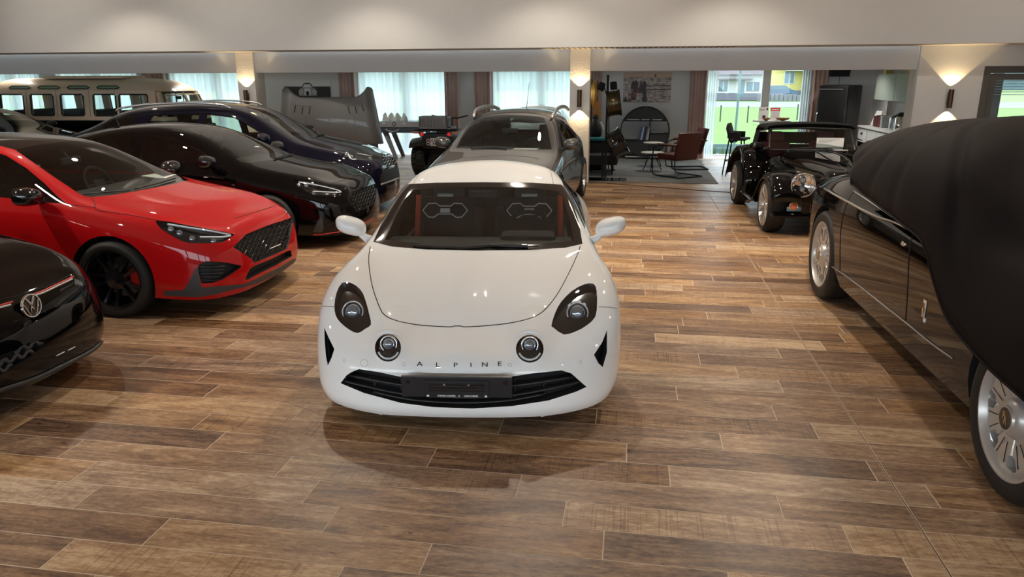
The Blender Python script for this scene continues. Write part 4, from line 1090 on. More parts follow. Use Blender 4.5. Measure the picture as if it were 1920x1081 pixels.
def grey_crossover():
    c = Car('crossover_car', 'dark grey crossover with silver roof rails parked behind the white coupe', (-1.88, 8.90, -3.3), hatch_rows(W=.90, kz=.99, roof=1.475, L=4.3), HU, 3, bulge=(.05,.05,.05,.04,.03,0), rbulge=(.05,)*6, paint='grey_paint')
    c.arch(.9, .345, .375); c.arch(3.5, .345, .375)
    Q = lambda l: px(l, 820, 190, 6.62)
    c.surf('windscreen', c.cut(Q([(235,575),(330,380),(405,205),(440,190),(640,168),(850,162),(1100,170),(1300,192),(1330,205),(1380,380),(1418,595),(1200,602),(800,600),(450,590)])), 'car_glass')
    side_glass(c, [[(1.5,.99),(1.78,1.14),(2.1,1.28),(2.5,1.33),(2.5,.985)], [(2.6,1.33),(3.2,1.31),(3.5,1.22),(3.55,1.05),(2.6,.99)]], 'dark_glass')
    rw = [(-.5,1.05),(-.42,1.30),(.42,1.30),(.5,1.05)]
    c.surf('rear_window', c.cut(rw, AxisProj(1, 1), flt=lambda q: q.y > 3.5), 'car_glass')
    for sg in (-1, 1):
        pts = [Vector((sg*.585, 2.05, 1.36)), Vector((sg*.605, 2.15, 1.425)), Vector((sg*.61, 2.35, 1.475)), Vector((sg*.605, 2.8, 1.495)), Vector((sg*.60, 3.3, 1.475)), Vector((sg*.59, 3.7, 1.42))]
        obj('roof_rail', G().tube(spline(pts, 4), [(.02, .03)]*21, 8).vf, 'satin_silver', c.root, True)
    obj('roof_aerial', G().tube([(-.02, 3.2, 1.46), (-.02, 3.3, 1.62), (-.02, 3.42, 1.85)], [.006, .004, .003], 6).vf, 'black_plastic', c.root)
    c.line('bonnet_crease', Q([(290,700),(480,690),(700,672),(900,672),(1150,690),(1270,720)]), .003, 'grey_paint')
    c.line('wiper', Q([(420,585),(700,575),(860,590)]), .008, 'black_plastic', off=.012)
    std_cabin(c, .9, .99); mirror_pair(c, (.80, 1.6, .96), (.935, 1.6, 1.03), (.225, .17, .16), 'grey_paint')
    g = G(); g.box((.14, 1.42, .965), (.48, 1.60, .968), RX(0)); obj('dashboard_leaflet', g.vf, 'paper', c.root)
    hl = lamp_unit(c, [(.52,.62),(.62,.70),(.80,.76),(.84,.72),(.78,.62)], depth=.04) if 0 else None
    for sg in (-1, 1):
        vf = c.cut([(sg*.45,.60),(sg*.58,.69),(sg*.74,.735),(sg*.80,.72),(sg*.78,.64),(sg*.6,.585)], AxisProj(1, -1), flt=lambda q: q.y < .8)
        b = c.sunk('headlamp', vf, 'lamp_lens', .04); c.surf('lamp_cover', vf, 'clear_cover', b)
    gp = [(-.42,.48),(-.42,.64),(.42,.64),(.42,.48)]
    gr = c.sunk('front_grille', c.cut(gp, AxisProj(1, -1), flt=lambda q: q.y < .5), 'black_plastic', .04, dirn=(0, 1, 0))
    for z in (.52, .56, .60): obj('grille_bar', G().tube([(-.4, .0, z), (0, -.04, z), (.4, .0, z)], .01, 6).vf, 'chrome', gr)
    c.lining(.03); c.done(); under(c, .9, 4.3); wheels(c, .80, (.9, 3.5), .34, .23, .215, 'star', 'rim_silver')
def far_cars():
    c = Car('dark_saloon', 'dark car with a sloping windscreen in front of the cream bus', (-10.36, 13.11, 95), hatch_rows(W=.90, roof=1.45, kz=1.02, L=4.6), HU, 3, bulge=(.05,)*5+(0,), rbulge=(.05,)*6, paint='black_paint')
    c.arch(.93, .33, .36); c.arch(3.55, .33, .36)
    c.surf('windscreen', c.cut([(.66,1.36),(.62,1.6),(.56,1.98),(-.56,1.98),(-.62,1.6),(-.66,1.36),(0,1.28)], AxisProj(2, 1)), 'car_glass')
    side_glass(c, [[(1.5,1.02),(1.78,1.16),(2.1,1.28),(2.5,1.33),(3.1,1.29),(3.5,1.2),(3.55,1.06),(2.5,1.0)]], 'car_glass')
    std_cabin(c, .9); mirror_pair(c, (.84, 1.55, .98), (.99, 1.55, 1.03), (.25, .17, .15), 'black_paint'); c.lining(.03); c.done(); under(c, .9, 4.4); wheels(c, .8, (.93, 3.55), .325, .245, .225, 'star', 'rim_silver')
    c = Car('small_classic_car', 'small silver classic car between the grey crossover and the middle pillar', (-2.16, 14.75, 0), hatch_rows(W=.78, kz=.95, roof=1.36, L=3.7), [u if u < 2.2 else u-.64*(u-2.2)/2.14 for u in HU], 3, bulge=(.05,)*5+(0,), rbulge=(.05,)*6, paint='silver_paint')
    c.arch(.75, .29, .32); c.arch(2.8, .29, .32)
    c.surf('windscreen', c.cut([(.55,1.40),(.50,1.7),(.46,1.95),(-.46,1.95),(-.50,1.7),(-.55,1.40),(0,1.33)], AxisProj(2, 1)), 'car_glass')
    side_glass(c, [[(1.5,.96),(1.75,1.08),(2.0,1.19),(2.3,1.23),(2.3,.95)], [(2.36,1.23),(2.7,1.22),(2.95,1.13),(3.0,.98),(2.36,.95)]], 'car_glass')
    g = G(); g.box((-.55, 2.5, .35), (.55, 2.6, .85), None, .04); g.box((-.5, 1.7, .3), (-.08, 2.1, .42), None, .03); g.box((.08, 1.7, .3), (.5, 2.1, .42), None, .03); obj('seats', g.vf, 'beige_leather', c.root)
    mirror_pair(c, (.72, 1.55, .90), (.86, 1.55, .98), (.16, .1, .12), 'chrome'); c.lining(.03); c.done(); under(c, .75, 3.5); wheels(c, .66, (.75, 2.8), .285, .2, .17, 'star', 'rim_silver')
navy_estate(); corner_hatch(); grey_crossover(); far_cars()
# ------------------------------------------------------------------ black luxury convertible under a fabric cover, black roadster, cream bus
mat('dark_brown_paint', (.006, .004, .003), .4, coat=1.0, spec=.0, cior=1.42)
mat('cover_fabric', (.009, .0056, .0053), .8, spec=.2, bump=(900, .08, .001))
mat('polished_rim', (.60, .58, .55), .30, metal=.45, coat=.3)
mat('gold_line', (.75, .58, .32), .35, metal=.6)
mat('maroon_leather', (.10, .012, .018), .5)
mat('soft_top', (.008, .008, .009), .9)
mat('cream_paint', (.68, .53, .38), .42, coat=.3, noise=(6, .08))
mat('orange_lens', (.75, .22, .10), .2)
def luxury_convertible():
    W = .985
    rows = {
     0: [(0,.70,.26,.05),(.15,.86,.25),(.4,.925,.25),(1,.945,.25),(4.2,.945,.25),(5.0,.90,.30),(5.4,.72,.36)],
     1: [(0,.72,.38,.0),(.15,.89,.37),(.4,.955,.37),(1,.975,.37),(4.2,.975,.37),(5.0,.93,.42),(5.4,.74,.46)],
     2: [(0,.72,.55,.0),(.15,.89,.55),(.4,.965,.55),(1,.99,.56),(4.2,.99,.57),(5.0,.94,.60),(5.4,.74,.62)],
     3: [(0,.71,.72,.02),(.15,.88,.73),(.4,.96,.74),(1,.985,.76),(2.4,.985,.80),(4.2,.985,.82),(5.0,.93,.80),(5.4,.73,.78)],
     4: [(0,.68,.86,.05),(.15,.84,.88),(.4,.92,.90),(1,.96,.91),(2.4,.968,.93),(3.6,.966,.955),(4.3,.955,.965),(5.0,.90,.90),(5.4,.70,.86)],
     5: [(0,.62,.94,.1),(.15,.76,.96),(.4,.84,.99),(1,.88,1.00),(2.4,.90,1.005),(3.6,.895,1.04),(4.3,.87,1.05),(5.0,.80,.98),(5.4,.62,.92)],
     6: [(0,.45,.96,.14),(.15,.56,.99),(.4,.62,1.03),(1,.68,1.07),(2.4,.74,1.06),(3.6,.74,1.09),(4.3,.72,1.10),(5.0,.64,1.02),(5.4,.5,.95)],
     9: [(0,0,.97,.14),(.15,0,1.02),(.4,0,1.07),(1,0,1.13),(2.4,0,1.1),(3.6,0,1.12),(4.3,0,1.12),(5.0,0,1.04),(5.4,0,.97)]}
    U = [0,.15,.4,.8,1.3,1.8,2.3,2.9,3.5,4.0,4.4,4.8,5.15,5.4]
    c = Car('luxury_convertible', 'dark glossy luxury convertible with large silver wheels half hidden under a black cover', (2.765, 2.572, 1.24), rows, U, 4, bulge=(.05,)*5+(0,), rbulge=(.08,)*6, paint='dark_brown_paint', creases=((4,1,12,.55),))
    c.arch(.88, .40, .435); c.arch(4.22, .40, .435)
    F = lambda l: px(l, 1500, 290, 3.488)
    # chrome waist strip and brightwork
    c.line('waist_strip', F([(150,215),(230,262),(320,310),(420,365),(520,412),(610,440),(700,480),(760,515)]), .009, 'chrome', off=.004)
    c.line('waist_strip', F([(350,240),(430,290),(520,350),(612,412),(690,470),(760,520)]), .007, 'chrome', off=.004)
    c.line('door_gap', F([(350,245),(320,290),(290,370),(268,480),(262,620),(262,770)]), .004, 'dark_gap')
    c.line('door_gap', F([(740,520),(722,590),(712,680),(705,850),(697,1000),(690,1080)]), .004, 'dark_gap'); c.line('door_gap', F([(262,770),(380,850),(520,960),(640,1050),(690,1085)]), .003, 'dark_gap')
    c.line('sill_strip', F([(190,715),(300,790),(420,880),(560,990),(700,1100),(860,1230),(1000,1330)]), .006, 'brushed_metal', off=.003)
    h = c.hit(*F([(680, 580)])[0])
    g = G(); g.lathe([(.001, .014), (.018, .012), (.022, 0)], 16, Matrix.Translation(h) @ c.nrm(h).to_track_quat('Z', 'Y').to_matrix().to_4x4() @ S(1.3, .8, 1)); obj('door_lock', g.vf, 'chrome', c.root, True)
    h = c.hit(1734, 578); M = Matrix.Translation(h) @ c.nrm(h).to_track_quat('Z', 'Y').to_matrix().to_4x4()
    g = G(); g.box((-.022, -.055, 0), (.022, .055, .006), Matrix.Translation(h) @ RY(-90)  @ RZ(90), .002); b_ = obj('wing_badge', g.vf, 'chrome', c.root)
    v, f = text_vf('R', .05); Mb = Matrix.Translation(h+Vector((-.0075, 0, 0))) @ RZ(-90) @ RX(90)
    for dx, dz in ((-.006, .012), (.006, -.012)): g = G(); g.add(v, f, Mb @ T(dx, dz, 0)); obj('badge_letter', g.vf, 'black_print', b_)
    h = c.hit(1734, 600); g = G(); g.lathe([(.001, .006), (.014, .006), (.016, 0)], 6, Matrix.Translation(h) @ RY(-90)); obj('side_marker', g.vf, 'white_print', c.root)
    # rear lamp cluster edge
    c.surf('tail_lamp', c.cut([(.55,.62),(.55,.86),(.82,.86),(.86,.62)], AxisProj(1, 1), flt=lambda q: q.y > 4.9), 'red_strip'); c.surf('tail_lamp', c.cut([(-.55,.62),(-.55,.86),(-.82,.86),(-.86,.62)], AxisProj(1, 1), flt=lambda q: q.y > 4.9), 'red_strip')
    c.done(); obj('underbody', G().box((-.8, .3, .2), (.8, 5.0, .3)).vf, 'black_trim', c.root)
    for u in (.88, 4.22):
        for sg in (1, -1):
            ty, Mx, zf = wheel_parts(c.root, (sg*.855, u, .395), sg, .395, .292, .26, 'petal', rim='polished_rim')
            N = 7; obj('rim_shade_disc', G().lathe([(.15, zf-.064), (.268, zf-.060)], 40, Mx).vf, 'rim_shadow', ty)  # added dark disc stands in for the shade inside the wheel slots
            for i in range(N):                     # seven broad flared arms with slots between them
                a = 2*math.pi*i/N+.22; g = G(); v = []; f = []
                for (fr, hw, dz) in ((.30, .446, -.02), (.46, .446, -.012), (.60, .446, -.008), (.635, .30, -.008), (.82, .29, -.010), (.87, .446, -.014), (.955, .446, -.022)):
                    for q in (-1, -.9, 0, .9, 1): v.append((.292*fr*math.cos(a+hw*q), .292*fr*math.sin(a+hw*q), zf+dz-((.06 if hw < .4 else .010) if abs(q) == 1 else 0)))
                for r_ in range(6):
                    for q in range(4): k = r_*5+q; f.append([k, k+5, k+6, k+1])
                g.add(v, f, Mx); obj('spoke', g.vf, 'polished_rim', ty)
                for db in (-.16, .16): g = G(); g.tube([Mx @ Vector((.292*fr*math.cos(a+db*(.6+fr*.6)), .292*fr*math.sin(a+db*(.6+fr*.6)), zf-.007)) for fr in (.42, .6, .78)], .0022, 4); obj('spoke_groove', g.vf, 'dark_gap', ty)
            g = G(); g.lathe([(.001, zf+.03), (.060, zf+.03), (.064, zf+.02), (.072, zf+.018), (.088, zf+.004), (.10, zf-.02)], 36, Mx); hb = obj('hub_dome', g.vf, 'polished_rim', ty, True, auto=40)
            g = G(); g.lathe([(.001, zf+.031), (.052, zf+.031)], 30, Mx); obj('hub_disc', g.vf, 'gloss_black', ty)
            v, f = text_vf('R', .055, bold=.0)
            for dx, dz in ((-.008, .010), (.008, -.010)):
                g = G(); Mt = T(sg*.855+sg*(zf+.0325), u, .395) @ RZ(90*sg) @ RX(90); g.add(v, f, Mt @ T(dx, dz, 0)); obj('hub_letter', g.vf, 'gold_line', ty)
    return c
LC = luxury_convertible()

def car_cover():
    root = thing('car_cover', 'black stretch fabric cover draped over the front and cabin of the convertible', 'car cover', (2.765, 2.572, 0), R(1.24))
    cp = LC.cp
    top = [(-.30,.62),(-.22,.85),(0,1.04),(.3,1.11),(.9,1.18),(1.3,1.26),(1.7,1.48),(2.1,1.645),(2.5,1.675),(3.0,1.655),(3.5,1.60),(4.0,1.505),(4.3,1.39),(4.48,1.24)]
    hem = [(-.30,.45),(.2,.52),(.73,.585),(.98,.60),(1.2,.625),(1.46,.68),(1.675,.795),(1.88,.955),(1.98,1.005),(2.3,1.04),(2.68,1.065),(3.14,1.085),(3.45,1.115),(4.48,1.12)]
    wid = [(-.30,.64),(-.22,.80),(0,.93),(.3,.99),(.9,1.025),(2.2,1.015),(2.8,1.0),(3.6,.96),(4.1,.90),(4.48,.80)]
    N, K = 150, 76
    ug = [-.30+i*.012 for i in range(400)]; tg, hg, wg = pchip(top, ug), pchip(hem, ug), pchip(wid, ug)
    from mathutils import noise as mn
    ps = [i/(N-1) for i in range(N)]
    v = []; f = []
    for i, p_ in enumerate(ps):
        for k in range(K):
            a = k/(K-1); sg = -1 if a < .5 else 1; s_ = abs(a-.5)*2            # 0 at the crown, 1 at the hem
            u = -.30+p_*(4.48+.30-(1.0*s_**1.6))
            zt = float(np.interp(u, ug, tg)); zh = float(np.interp(u, ug, hg)); w = float(np.interp(u, ug, wg))
            ne = 2/2.7; th = s_*math.pi/2
            x1 = w*max(0, math.sin(th))**ne; z1 = zh+(zt-zh)*max(0, math.cos(th))**ne
            n_ = mn.noise(Vector((u*1.5, sg*s_*2.0, 3.1)))*.03
            # pull lines fanning out from the screen shoulder
            fan = math.atan2(s_*1.9, u-3.1)
            amp = .045*min(1, s_*2.2)*(1 if s_ < .8 else (1-s_)*5*.8+.2)
            n_ -= amp*max(0, math.sin(fan*17+1.5*mn.noise(Vector((u, s_*2, 5)))))**3*(.4+mn.noise(Vector((u*1.3, s_*1.4, 8)))*1.2)
            n_ -= .03*math.exp(-((s_-.55-.28*(u-1.3))/.10)**2)*max(0, 1-abs(u-1.45)/.75)
            n_ += .006*math.sin(u*26+s_*7)*max(0, (u-3.2))*(.4 if s_ < .8 else .1)
            x1 += n_*(.35+.65*s_)+.03*s_; z1 += n_*(1-s_*.8)+.02*(1-s_)
            v.append((sg*x1, u, z1))
    for i in range(N-1):
        for k in range(K-1): q = i*K+k; f.append([q, q+1, q+K+1, q+K])
    o = obj('cover_sheet', (v, f), 'cover_fabric', root, True)
    md = o.modifiers.new('thickness', 'SOLIDIFY'); md.thickness = .004
    hm = [Vector(v[i*K])+Vector((-.002, 0, 0)) for i in range(N)]
    obj('hem_seam', G().tube(hm, .006, 6).vf, 'cover_fabric', root, True)
    obj('rear_hem_seam', G().tube([Vector(v[(N-1)*K+k]) for k in range(K)], .010, 6).vf, 'cover_fabric', root, True)
car_cover()

def roadster():
    root = thing('roadster', 'black vintage-style roadster with flowing wings and round headlamp behind the covered convertible', 'car', (2.592, 9.126, 0), R(2.34))
    paint = MATS['black_paint']
    # body: long tapering bonnet, scuttle, cockpit, tail
    st = [(.22,.20,.40,.76),(.34,.26,.34,.815),(.7,.33,.30,.855),(1.2,.45,.28,.89),(1.7,.57,.27,.925),(1.95,.62,.26,.935),(2.2,.66,.25,.90),(2.7,.68,.25,.88),(3.1,.66,.28,.92),(3.5,.56,.34,.88),(3.85,.40,.44,.74)]
    def sec(s_, a):
        u, w, zb, zt = s_; th = a*math.pi
        cx_ = math.cos(th); sz = math.sin(th); k = .5
        return Vector((-w*math.copysign(abs(cx_)**k, cx_), u, zb+(zt-zb)*(sz**.62)))
    us = [s_[0] for s_ in st]; fine = [us[0]+(us[-1]-us[0])*i/40 for i in range(41)]
    cols = [pchip([(s_[0], s_[j]) for s_ in st], fine) for j in (1, 2, 3)]
    g = G(); g.grid(lambda i, a: sec((fine[round(i*40)], cols[0][round(i*40)], cols[1][round(i*40)], cols[2][round(i*40)]), a), 41, 31)
    n0 = 31; g.f.append(list(range(n0))); g.f.append(list(range(40*n0, 41*n0))[::-1])
    obj('body', g.vf, paint, root, True, auto=60)
    obj('bonnet_hinge', G().tube([(0, .36, .822), (0, .8, .868), (0, 1.3, .904), (0, 1.85, .938)], .006, 6).vf, 'chrome', root)
    for sg in (-1, 1):
        obj('bonnet_gap', G().tube([(sg*.30, .75, .79), (sg*.42, 1.2, .82), (sg*.55, 1.75, .845)], .004, 5).vf, 'dark_gap', root)
        # front wing: sweeps over the wheel and down to the running board
        prof = [(.24,.46),(.28,.60),(.42,.72),(.62,.775),(.85,.765),(1.05,.69),(1.25,.54),(1.45,.40),(1.65,.32),(1.9,.285)]
        pu = [prof[0][0]+(prof[-1][0]-prof[0][0])*i/36 for i in range(37)]; pz = pchip(prof, pu)
        def wing(i, a, pu=pu, pz=pz, sg=sg, hw=.19, mid=.69):
            j = round(i*36); x = (a-.5)*2
            return Vector((sg*(mid+hw*x), pu[j]+.02*x*x, pz[j]-.05*abs(x)**2.6-(.055 if x > .96 else 0)))
        g = G(); g.grid(wing, 37, 15); o = obj('front_wing', g.vf, paint, root, True, auto=60); o.modifiers.new('t', 'SOLIDIFY').thickness = .012
        # inner valance joining wing and bonnet
        g = G(); g.grid(lambda i, a, sg=sg: Vector((sg*(.50-.22*a), .30+i*1.3, pchip(prof, [.30+i*1.3])[0]-.02-.16*a*(1-i))), 20, 4); obj('inner_valance', g.vf, paint, root, True)
        g = G(); g.box((sg*.66-.16, 1.55, .245), (sg*.66+.19, 2.35, .285), None, .01); obj('running_board', g.vf, paint, root)
        obj('running_board_strip', G().tube([(sg*.855, 1.5, .27), (sg*.855, 2.4, .27)], .012, 6).vf, 'brushed_metal', root)
        prof2 = [(2.12,.34),(2.16,.52),(2.28,.74),(2.48,.89),(2.75,.945),(3.05,.92),(3.35,.80),(3.6,.60),(3.75,.42)]
        pu2 = [prof2[0][0]+(prof2[-1][0]-prof2[0][0])*i/36 for i in range(37)]; pz2 = pchip(prof2, pu2)
        g = G(); g.grid(lambda i, a: wing(i, a, pu2, pz2, sg, .20, .69), 37, 15); o = obj('rear_wing', g.vf, paint, root, True, auto=60); o.modifiers.new('t', 'SOLIDIFY').thickness = .012
        g = G(); g.add([(sg*.50, 2.12, .30), (sg*.89, 2.15, .34), (sg*.88, 2.22, .62), (sg*.84, 2.32, .76), (sg*.6, 2.42, .84), (sg*.5, 2.3, .7)], [[0, 1, 2, 3, 4, 5]]); obj('wing_front_face', g.vf, paint, root)
        # head lamp on its pod
        ctr = Vector((sg*.515, .30, .655)); M = Matrix.Translation(ctr) @ RX(90)
        g = G(); g.lathe([(.135, .0), (.145, -.03), (.145, -.14), (.12, -.28), (.07, -.42), (.02, -.52)], 32, M); pod = obj('headlamp_pod', g.vf, paint, root, True)
        g = G(); g.lathe([(.132, .0), (.135, .018), (.145, .018), (.148, .0), (.145, -.02)], 36, M); obj('lamp_ring', g.vf, 'chrome', pod, True)
        g = G(); g.lathe([(.001, -.05), (.08, -.04), (.13, .0)], 32, M); obj('lamp_bowl', g.vf, 'chrome', pod, True)
        for dz in (-.055, .055): g = G(); g.lathe([(.001, .03), (.02, .026), (.036, .01), (.046, -.03)], 18, M @ T(0, -dz, -.02)); obj('projector_lens', g.vf, 'lamp_lens', pod, True)
        for a in range(10): g = G(); g.lathe([(.001, .008), (.012, .006), (.016, 0)], 8, M @ T(.105*math.cos(a*.628), .105*math.sin(a*.628), -.012)); obj('lamp_facet', g.vf, 'chrome', pod, True)
        g = G(); g.lathe([(.001, .02), (.07, .014), (.13, .0)], 32, M); obj('lamp_cover', g.vf, 'clear_cover', pod, True)
        g = G(); g.lathe([(.001, .02), (.03, .018), (.045, .006), (.05, 0)], 18, T(sg*.60, .30, .40) @ RX(90)); obj('indicator', g.vf, 'orange_lens', root, True)
        g = G(); g.lathe([(.046, .006), (.052, .01), (.056, 0)], 20, T(sg*.60, .30, .40) @ RX(90)); obj('indicator_ring', g.vf, 'chrome', root, True)
        # mirror and side pillar
        mirror(root, sg, (sg*.60, 1.98, .95), (sg*.78, 1.92, .985), (.20, .12, .115), paint, 'black_plastic')
        obj('quarter_frame', G().tube([(sg*.585, 2.00, .93), (sg*.565, 2.10, 1.06), (sg*.545, 2.20, 1.18)], .011, 6).vf, 'chrome', root)
        for (u, ) in ((.76,), (2.98,)): wheel_parts(root, (sg*.755, u, .335), sg, .335, .27, .23, 'fan', rim='rim_silver', n=10, cap='chrome')
    g = G(); g.add([(-.50, .33, .25), (.50, .33, .25), (.50, .30, .56), (.28, .24, .60), (-.28, .24, .60), (-.50, .30, .56)], [[0, 1, 2, 3, 4, 5]]); obj('front_apron', g.vf, paint, root)
    g = G(); g.box((-.85, .32, .24), (.85, .42, .32), None, .03); obj('front_bumper', g.vf, paint, root)
    for i in range(11): x = -.15+.03*i; obj('grille_bar', G().tube([(x, .205, .45), (x, .19, .62), (x*.9, .225, .76)], .006, 5).vf, 'chrome', root)
    # windscreen, soft top
    A, B = Vector((-.585, 2.00, .925)), Vector((-.545, 2.20, 1.205))
    fr = [Vector((-.60, 1.99, .925)), Vector((-.555, 2.20, 1.205)), Vector((0, 2.14, 1.225)), Vector((.555, 2.20, 1.205)), Vector((.60, 1.99, .925)), Vector((0, 1.90, .94))]
    obj('windscreen_frame', G().tube(fr, .014, 8, True).vf, 'black_plastic', root, True)
    g = G(); g.grid(lambda i, a: Vector(((-.59+1.18*i)*(1-.06*a), 1.99+.20*a-.07*math.sin(i*math.pi), .925+.285*a)), 9, 4); obj('windscreen', g.vf, 'car_glass', root, True)
    g = G(); g.grid(lambda i, a: Vector((-math.cos(a*math.pi)*.60*(1 if i < .7 else 1-.3*(i-.7)), 2.16+i*1.05, [1.20, 1.20][0]+(.075*math.sin(a*math.pi)**.5)-(.26*max(0, i-.55)**1.3*1.5)+.012*math.sin(i*9)*math.sin(a*math.pi))), 20, 15); o = obj('soft_top', g.vf, 'soft_top', root, True); o.modifiers.new('t', 'SOLIDIFY').thickness = .015
    for sg in (-1, 1):
        g = G(); g.add([(sg*.60, 2.62, 1.19), (sg*.60, 2.98, 1.13), (sg*.55, 3.22, .98), (sg*.62, 3.1, .90), (sg*.64, 2.70, .88)], [[0, 1, 2, 3, 4]]); obj('soft_top_quarter', g.vf, 'soft_top', root)
    g = G(); g.add([(-.50, 3.2, 1.10), (.50, 3.2, 1.10), (.52, 3.26, .92), (-.52, 3.26, .92)], [[0, 1, 2, 3]]); obj('rear_panel', g.vf, 'soft_top', root)
    for x in (-.36, .36):
        g = G(); g.box((x-.22, 2.62, .45), (x+.22, 2.78, 1.0), None, .06); g.box((x-.13, 2.66, .98), (x+.13, 2.76, 1.14), None, .05); obj('seat', g.vf, 'maroon_leather', root, True, auto=40)
    steering(root, .36, 2.2, .90, 20)
    g = G(); g.box((.05, 1.99, .955), (.42, 1.995, 1.10), T(0, 0, 0) @ RX(0)); obj('price_sheet', g.vf, 'paper', root)
    for i in range(4): obj('sheet_line', G().box((.08, 1.9885, 1.08-.016*i), (.36-.05*i, 1.989, 1.083-.016*i)).vf, 'dark_grey_trim', root)
    for pts in ([(-.30, 1.93, .955), (-.05, 1.955, .965), (.12, 1.965, .962)], [(.08, 1.94, .958), (.3, 1.955, .975), (.45, 1.975, .97)], [(.16, 1.91, .945), (.30, 1.6, .925), (.44, 1.35, .90)]): obj('wiper', G().tube(pts, .006, 6).vf, 'black_plastic', root)
    obj('wiper_motor', G().box((.25, 1.86, .925), (.45, 1.93, .955), None, .01).vf, 'chrome', root)
    g = G(); g.box((-.6, 1.2, .24), (.6, 3.4, .28)); obj('chassis', g.vf, 'black_trim', root)
roadster()

def cream_bus():
    X1, Y0, Wd = -9.70, 14.80, 1.72          # nose, near flank, width; faces +X
    root = thing('camper_bus', 'cream vintage minibus with skylight windows along the roof edge', 'bus', (X1, Y0, 0), 0)
    L = 4.75
    # profile (x rearwards from the nose = -x)
    def P(x, y, z): return Vector((-x, y, z))
    nose = lambda z: .0+.13*((z-.75)/.45)**2 if z < 1.2 else .05+.30*max(0, (z-1.15)/.75)**1.6
    def shell(zs, inset, name, m, nx=60, zsk=None):
        pass
    # cross-section levels: (z, inset from the flank, nose set-back)
    lv = [(.22,.06,.10),(.40,.0,.03),(.75,.0,.0),(1.06,.0,.03),(1.13,.015,.05)]
    up = [(1.13,.02,.06),(1.17,.025,.08),(1.64,.075,.26),(1.70,.095,.31)]
    rf = [(1.68,.085,.28),(1.72,.11,.32),(1.80,.17,.40),(1.87,.27,.55),(1.92,.42,.75),(1.955,.62,1.05),(1.965,.86,1.4)]
    def loop(z, ins, nb, n=9):
        r = .34 if ins < .3 else .30; y0, y1 = ins, Wd-ins; x0, x1 = nb, L-nb*.35
        r = min(r, (y1-y0)/2-.01) if y1-y0 > .05 else .01
        pts = []
        for (cx_, cy_, a0) in ((x0+r, y0+r, 180), (x1-r, y0+r, 270), (x1-r, y1-r, 0), (x0+r, y1-r, 90)):
            for i in range(n):
                a = R(a0+90*i/(n-1)); pts.append(P(cx_+r*math.cos(a), cy_+r*math.sin(a), z))
        return pts
    def ring(name, lv, m, cap=False):
        g = G(); n = 36; v = []; f = []
        for l in lv: v += loop(*l)
        for i in range(len(lv)-1):
            for k in range(n): f.append([i*n+k, i*n+(k+1) % n, (i+1)*n+(k+1) % n, (i+1)*n+k])
        if cap: f.append(list(range((len(lv)-1)*n, len(lv)*n)))
        return obj(name, (v, f), m, root, True, auto=50)
    ring('lower_body', lv, 'black_paint'); ring('upper_waist', [(1.06,-.004,.02),(1.15,.01,.05)], 'cream_paint'); ring('roof', rf, 'cream_paint', True)
    obj('waist_trim', G().tube(loop(1.07, -.008, .02), .012, 6, True).vf, 'chrome', root, True)
    # window posts between waist and roof, on both flanks
    wins = [(.62,1.30),(1.38,1.92),(2.16,2.72),(2.90,3.46),(3.64,4.22)]   # rearward positions of the side panes
    posts = [(.44,.62),(1.30,1.38),(1.92,2.16),(2.72,2.90),(3.46,3.64),(4.22,4.5)]
    zb, zt = 1.17, 1.62
    for side in (0, 1):
        yb = lambda t: .022+.055*t
        def yy(t): return yb(t) if side == 0 else Wd-yb(t)
        th = .05 if side == 0 else -.05
        def plate(name, x0, x1, z0, z1, m, thick=th, par=None, off=0.0):
            t0, t1 = (z0-1.13)/.57, (z1-1.13)/.57; s_ = -1 if side == 0 else 1
            a, b = yy(t0)+s_*off, yy(t1)+s_*off
            v = [P(x0, a, z0), P(x1, a, z0), P(x1, b, z1), P(x0, b, z1), P(x0, a+thick, z0), P(x1, a+thick, z0), P(x1, b+thick, z1), P(x0, b+thick, z1)]
            return obj(name, (v, [[0, 3, 2, 1], [4, 5, 6, 7], [0, 1, 5, 4], [1, 2, 6, 5], [2, 3, 7, 6], [3, 0, 4, 7]]), m, par or root)
        plate('waist_panel', .44, 4.5, 1.12, zb, 'cream_paint'); plate('window_head', .44, 4.5, zt, 1.70, 'cream_paint')
        for a, b in posts: plate('window_post', a, b, zb, zt, 'cream_paint')
        for i, (a, b) in enumerate(wins):
            ps = [P(x, yy((z-1.13)/.57)+(-.006 if side == 0 else .006), z) for x, z in ((a+.03, zb), (b-.03, zb), (b, zb+.03), (b, zt-.03), (b-.03, zt), (a+.03, zt), (a, zt-.03), (a, zb+.03))]
            w = obj('window_frame', G().tube(ps, .014, 6, True).vf, 'black_plastic', root, True)
            pn = plate('pane', a, b, zb, zt, 'window_glass', .004 if side == 0 else -.004, w, -.02)
            if i == 0: plate('quarter_bar', .98, 1.0, zb, zt, 'chrome', th*.4, w, .004); plate('quarter_bar', .80, .815, zb, zt, 'chrome', th*.4, w, .004)
            plate('door_gap', b+.10, b+.105, .75, 1.70, 'dark_gap', th*.2, w, .004)
        # roof-edge skylights
        for i in range(4):
            x0 = 1.30+.72*i; g = G()
            ys = (.115, .165) if side == 0 else (Wd-.115, Wd-.165)
            pts = [P(x, ys[0]+(ys[1]-ys[0])*t, 1.722+.062*t) for x, t in ((x0+.05, 0), (x0+.5, 0), (x0+.55, .35), (x0+.50, 1), (x0+.1, 1), (x0, .35))]
            nrm = Vector((0, -.012 if side == 0 else .012, .012)); sk = obj('skylight', ([p+nrm for p in pts], [[0, 1, 2, 3, 4, 5]]), 'skylight_glass', root)
            obj('skylight_rim', G().tube([p+nrm*1.3 for p in pts], .010, 6, True).vf, 'black_plastic', sk, True)
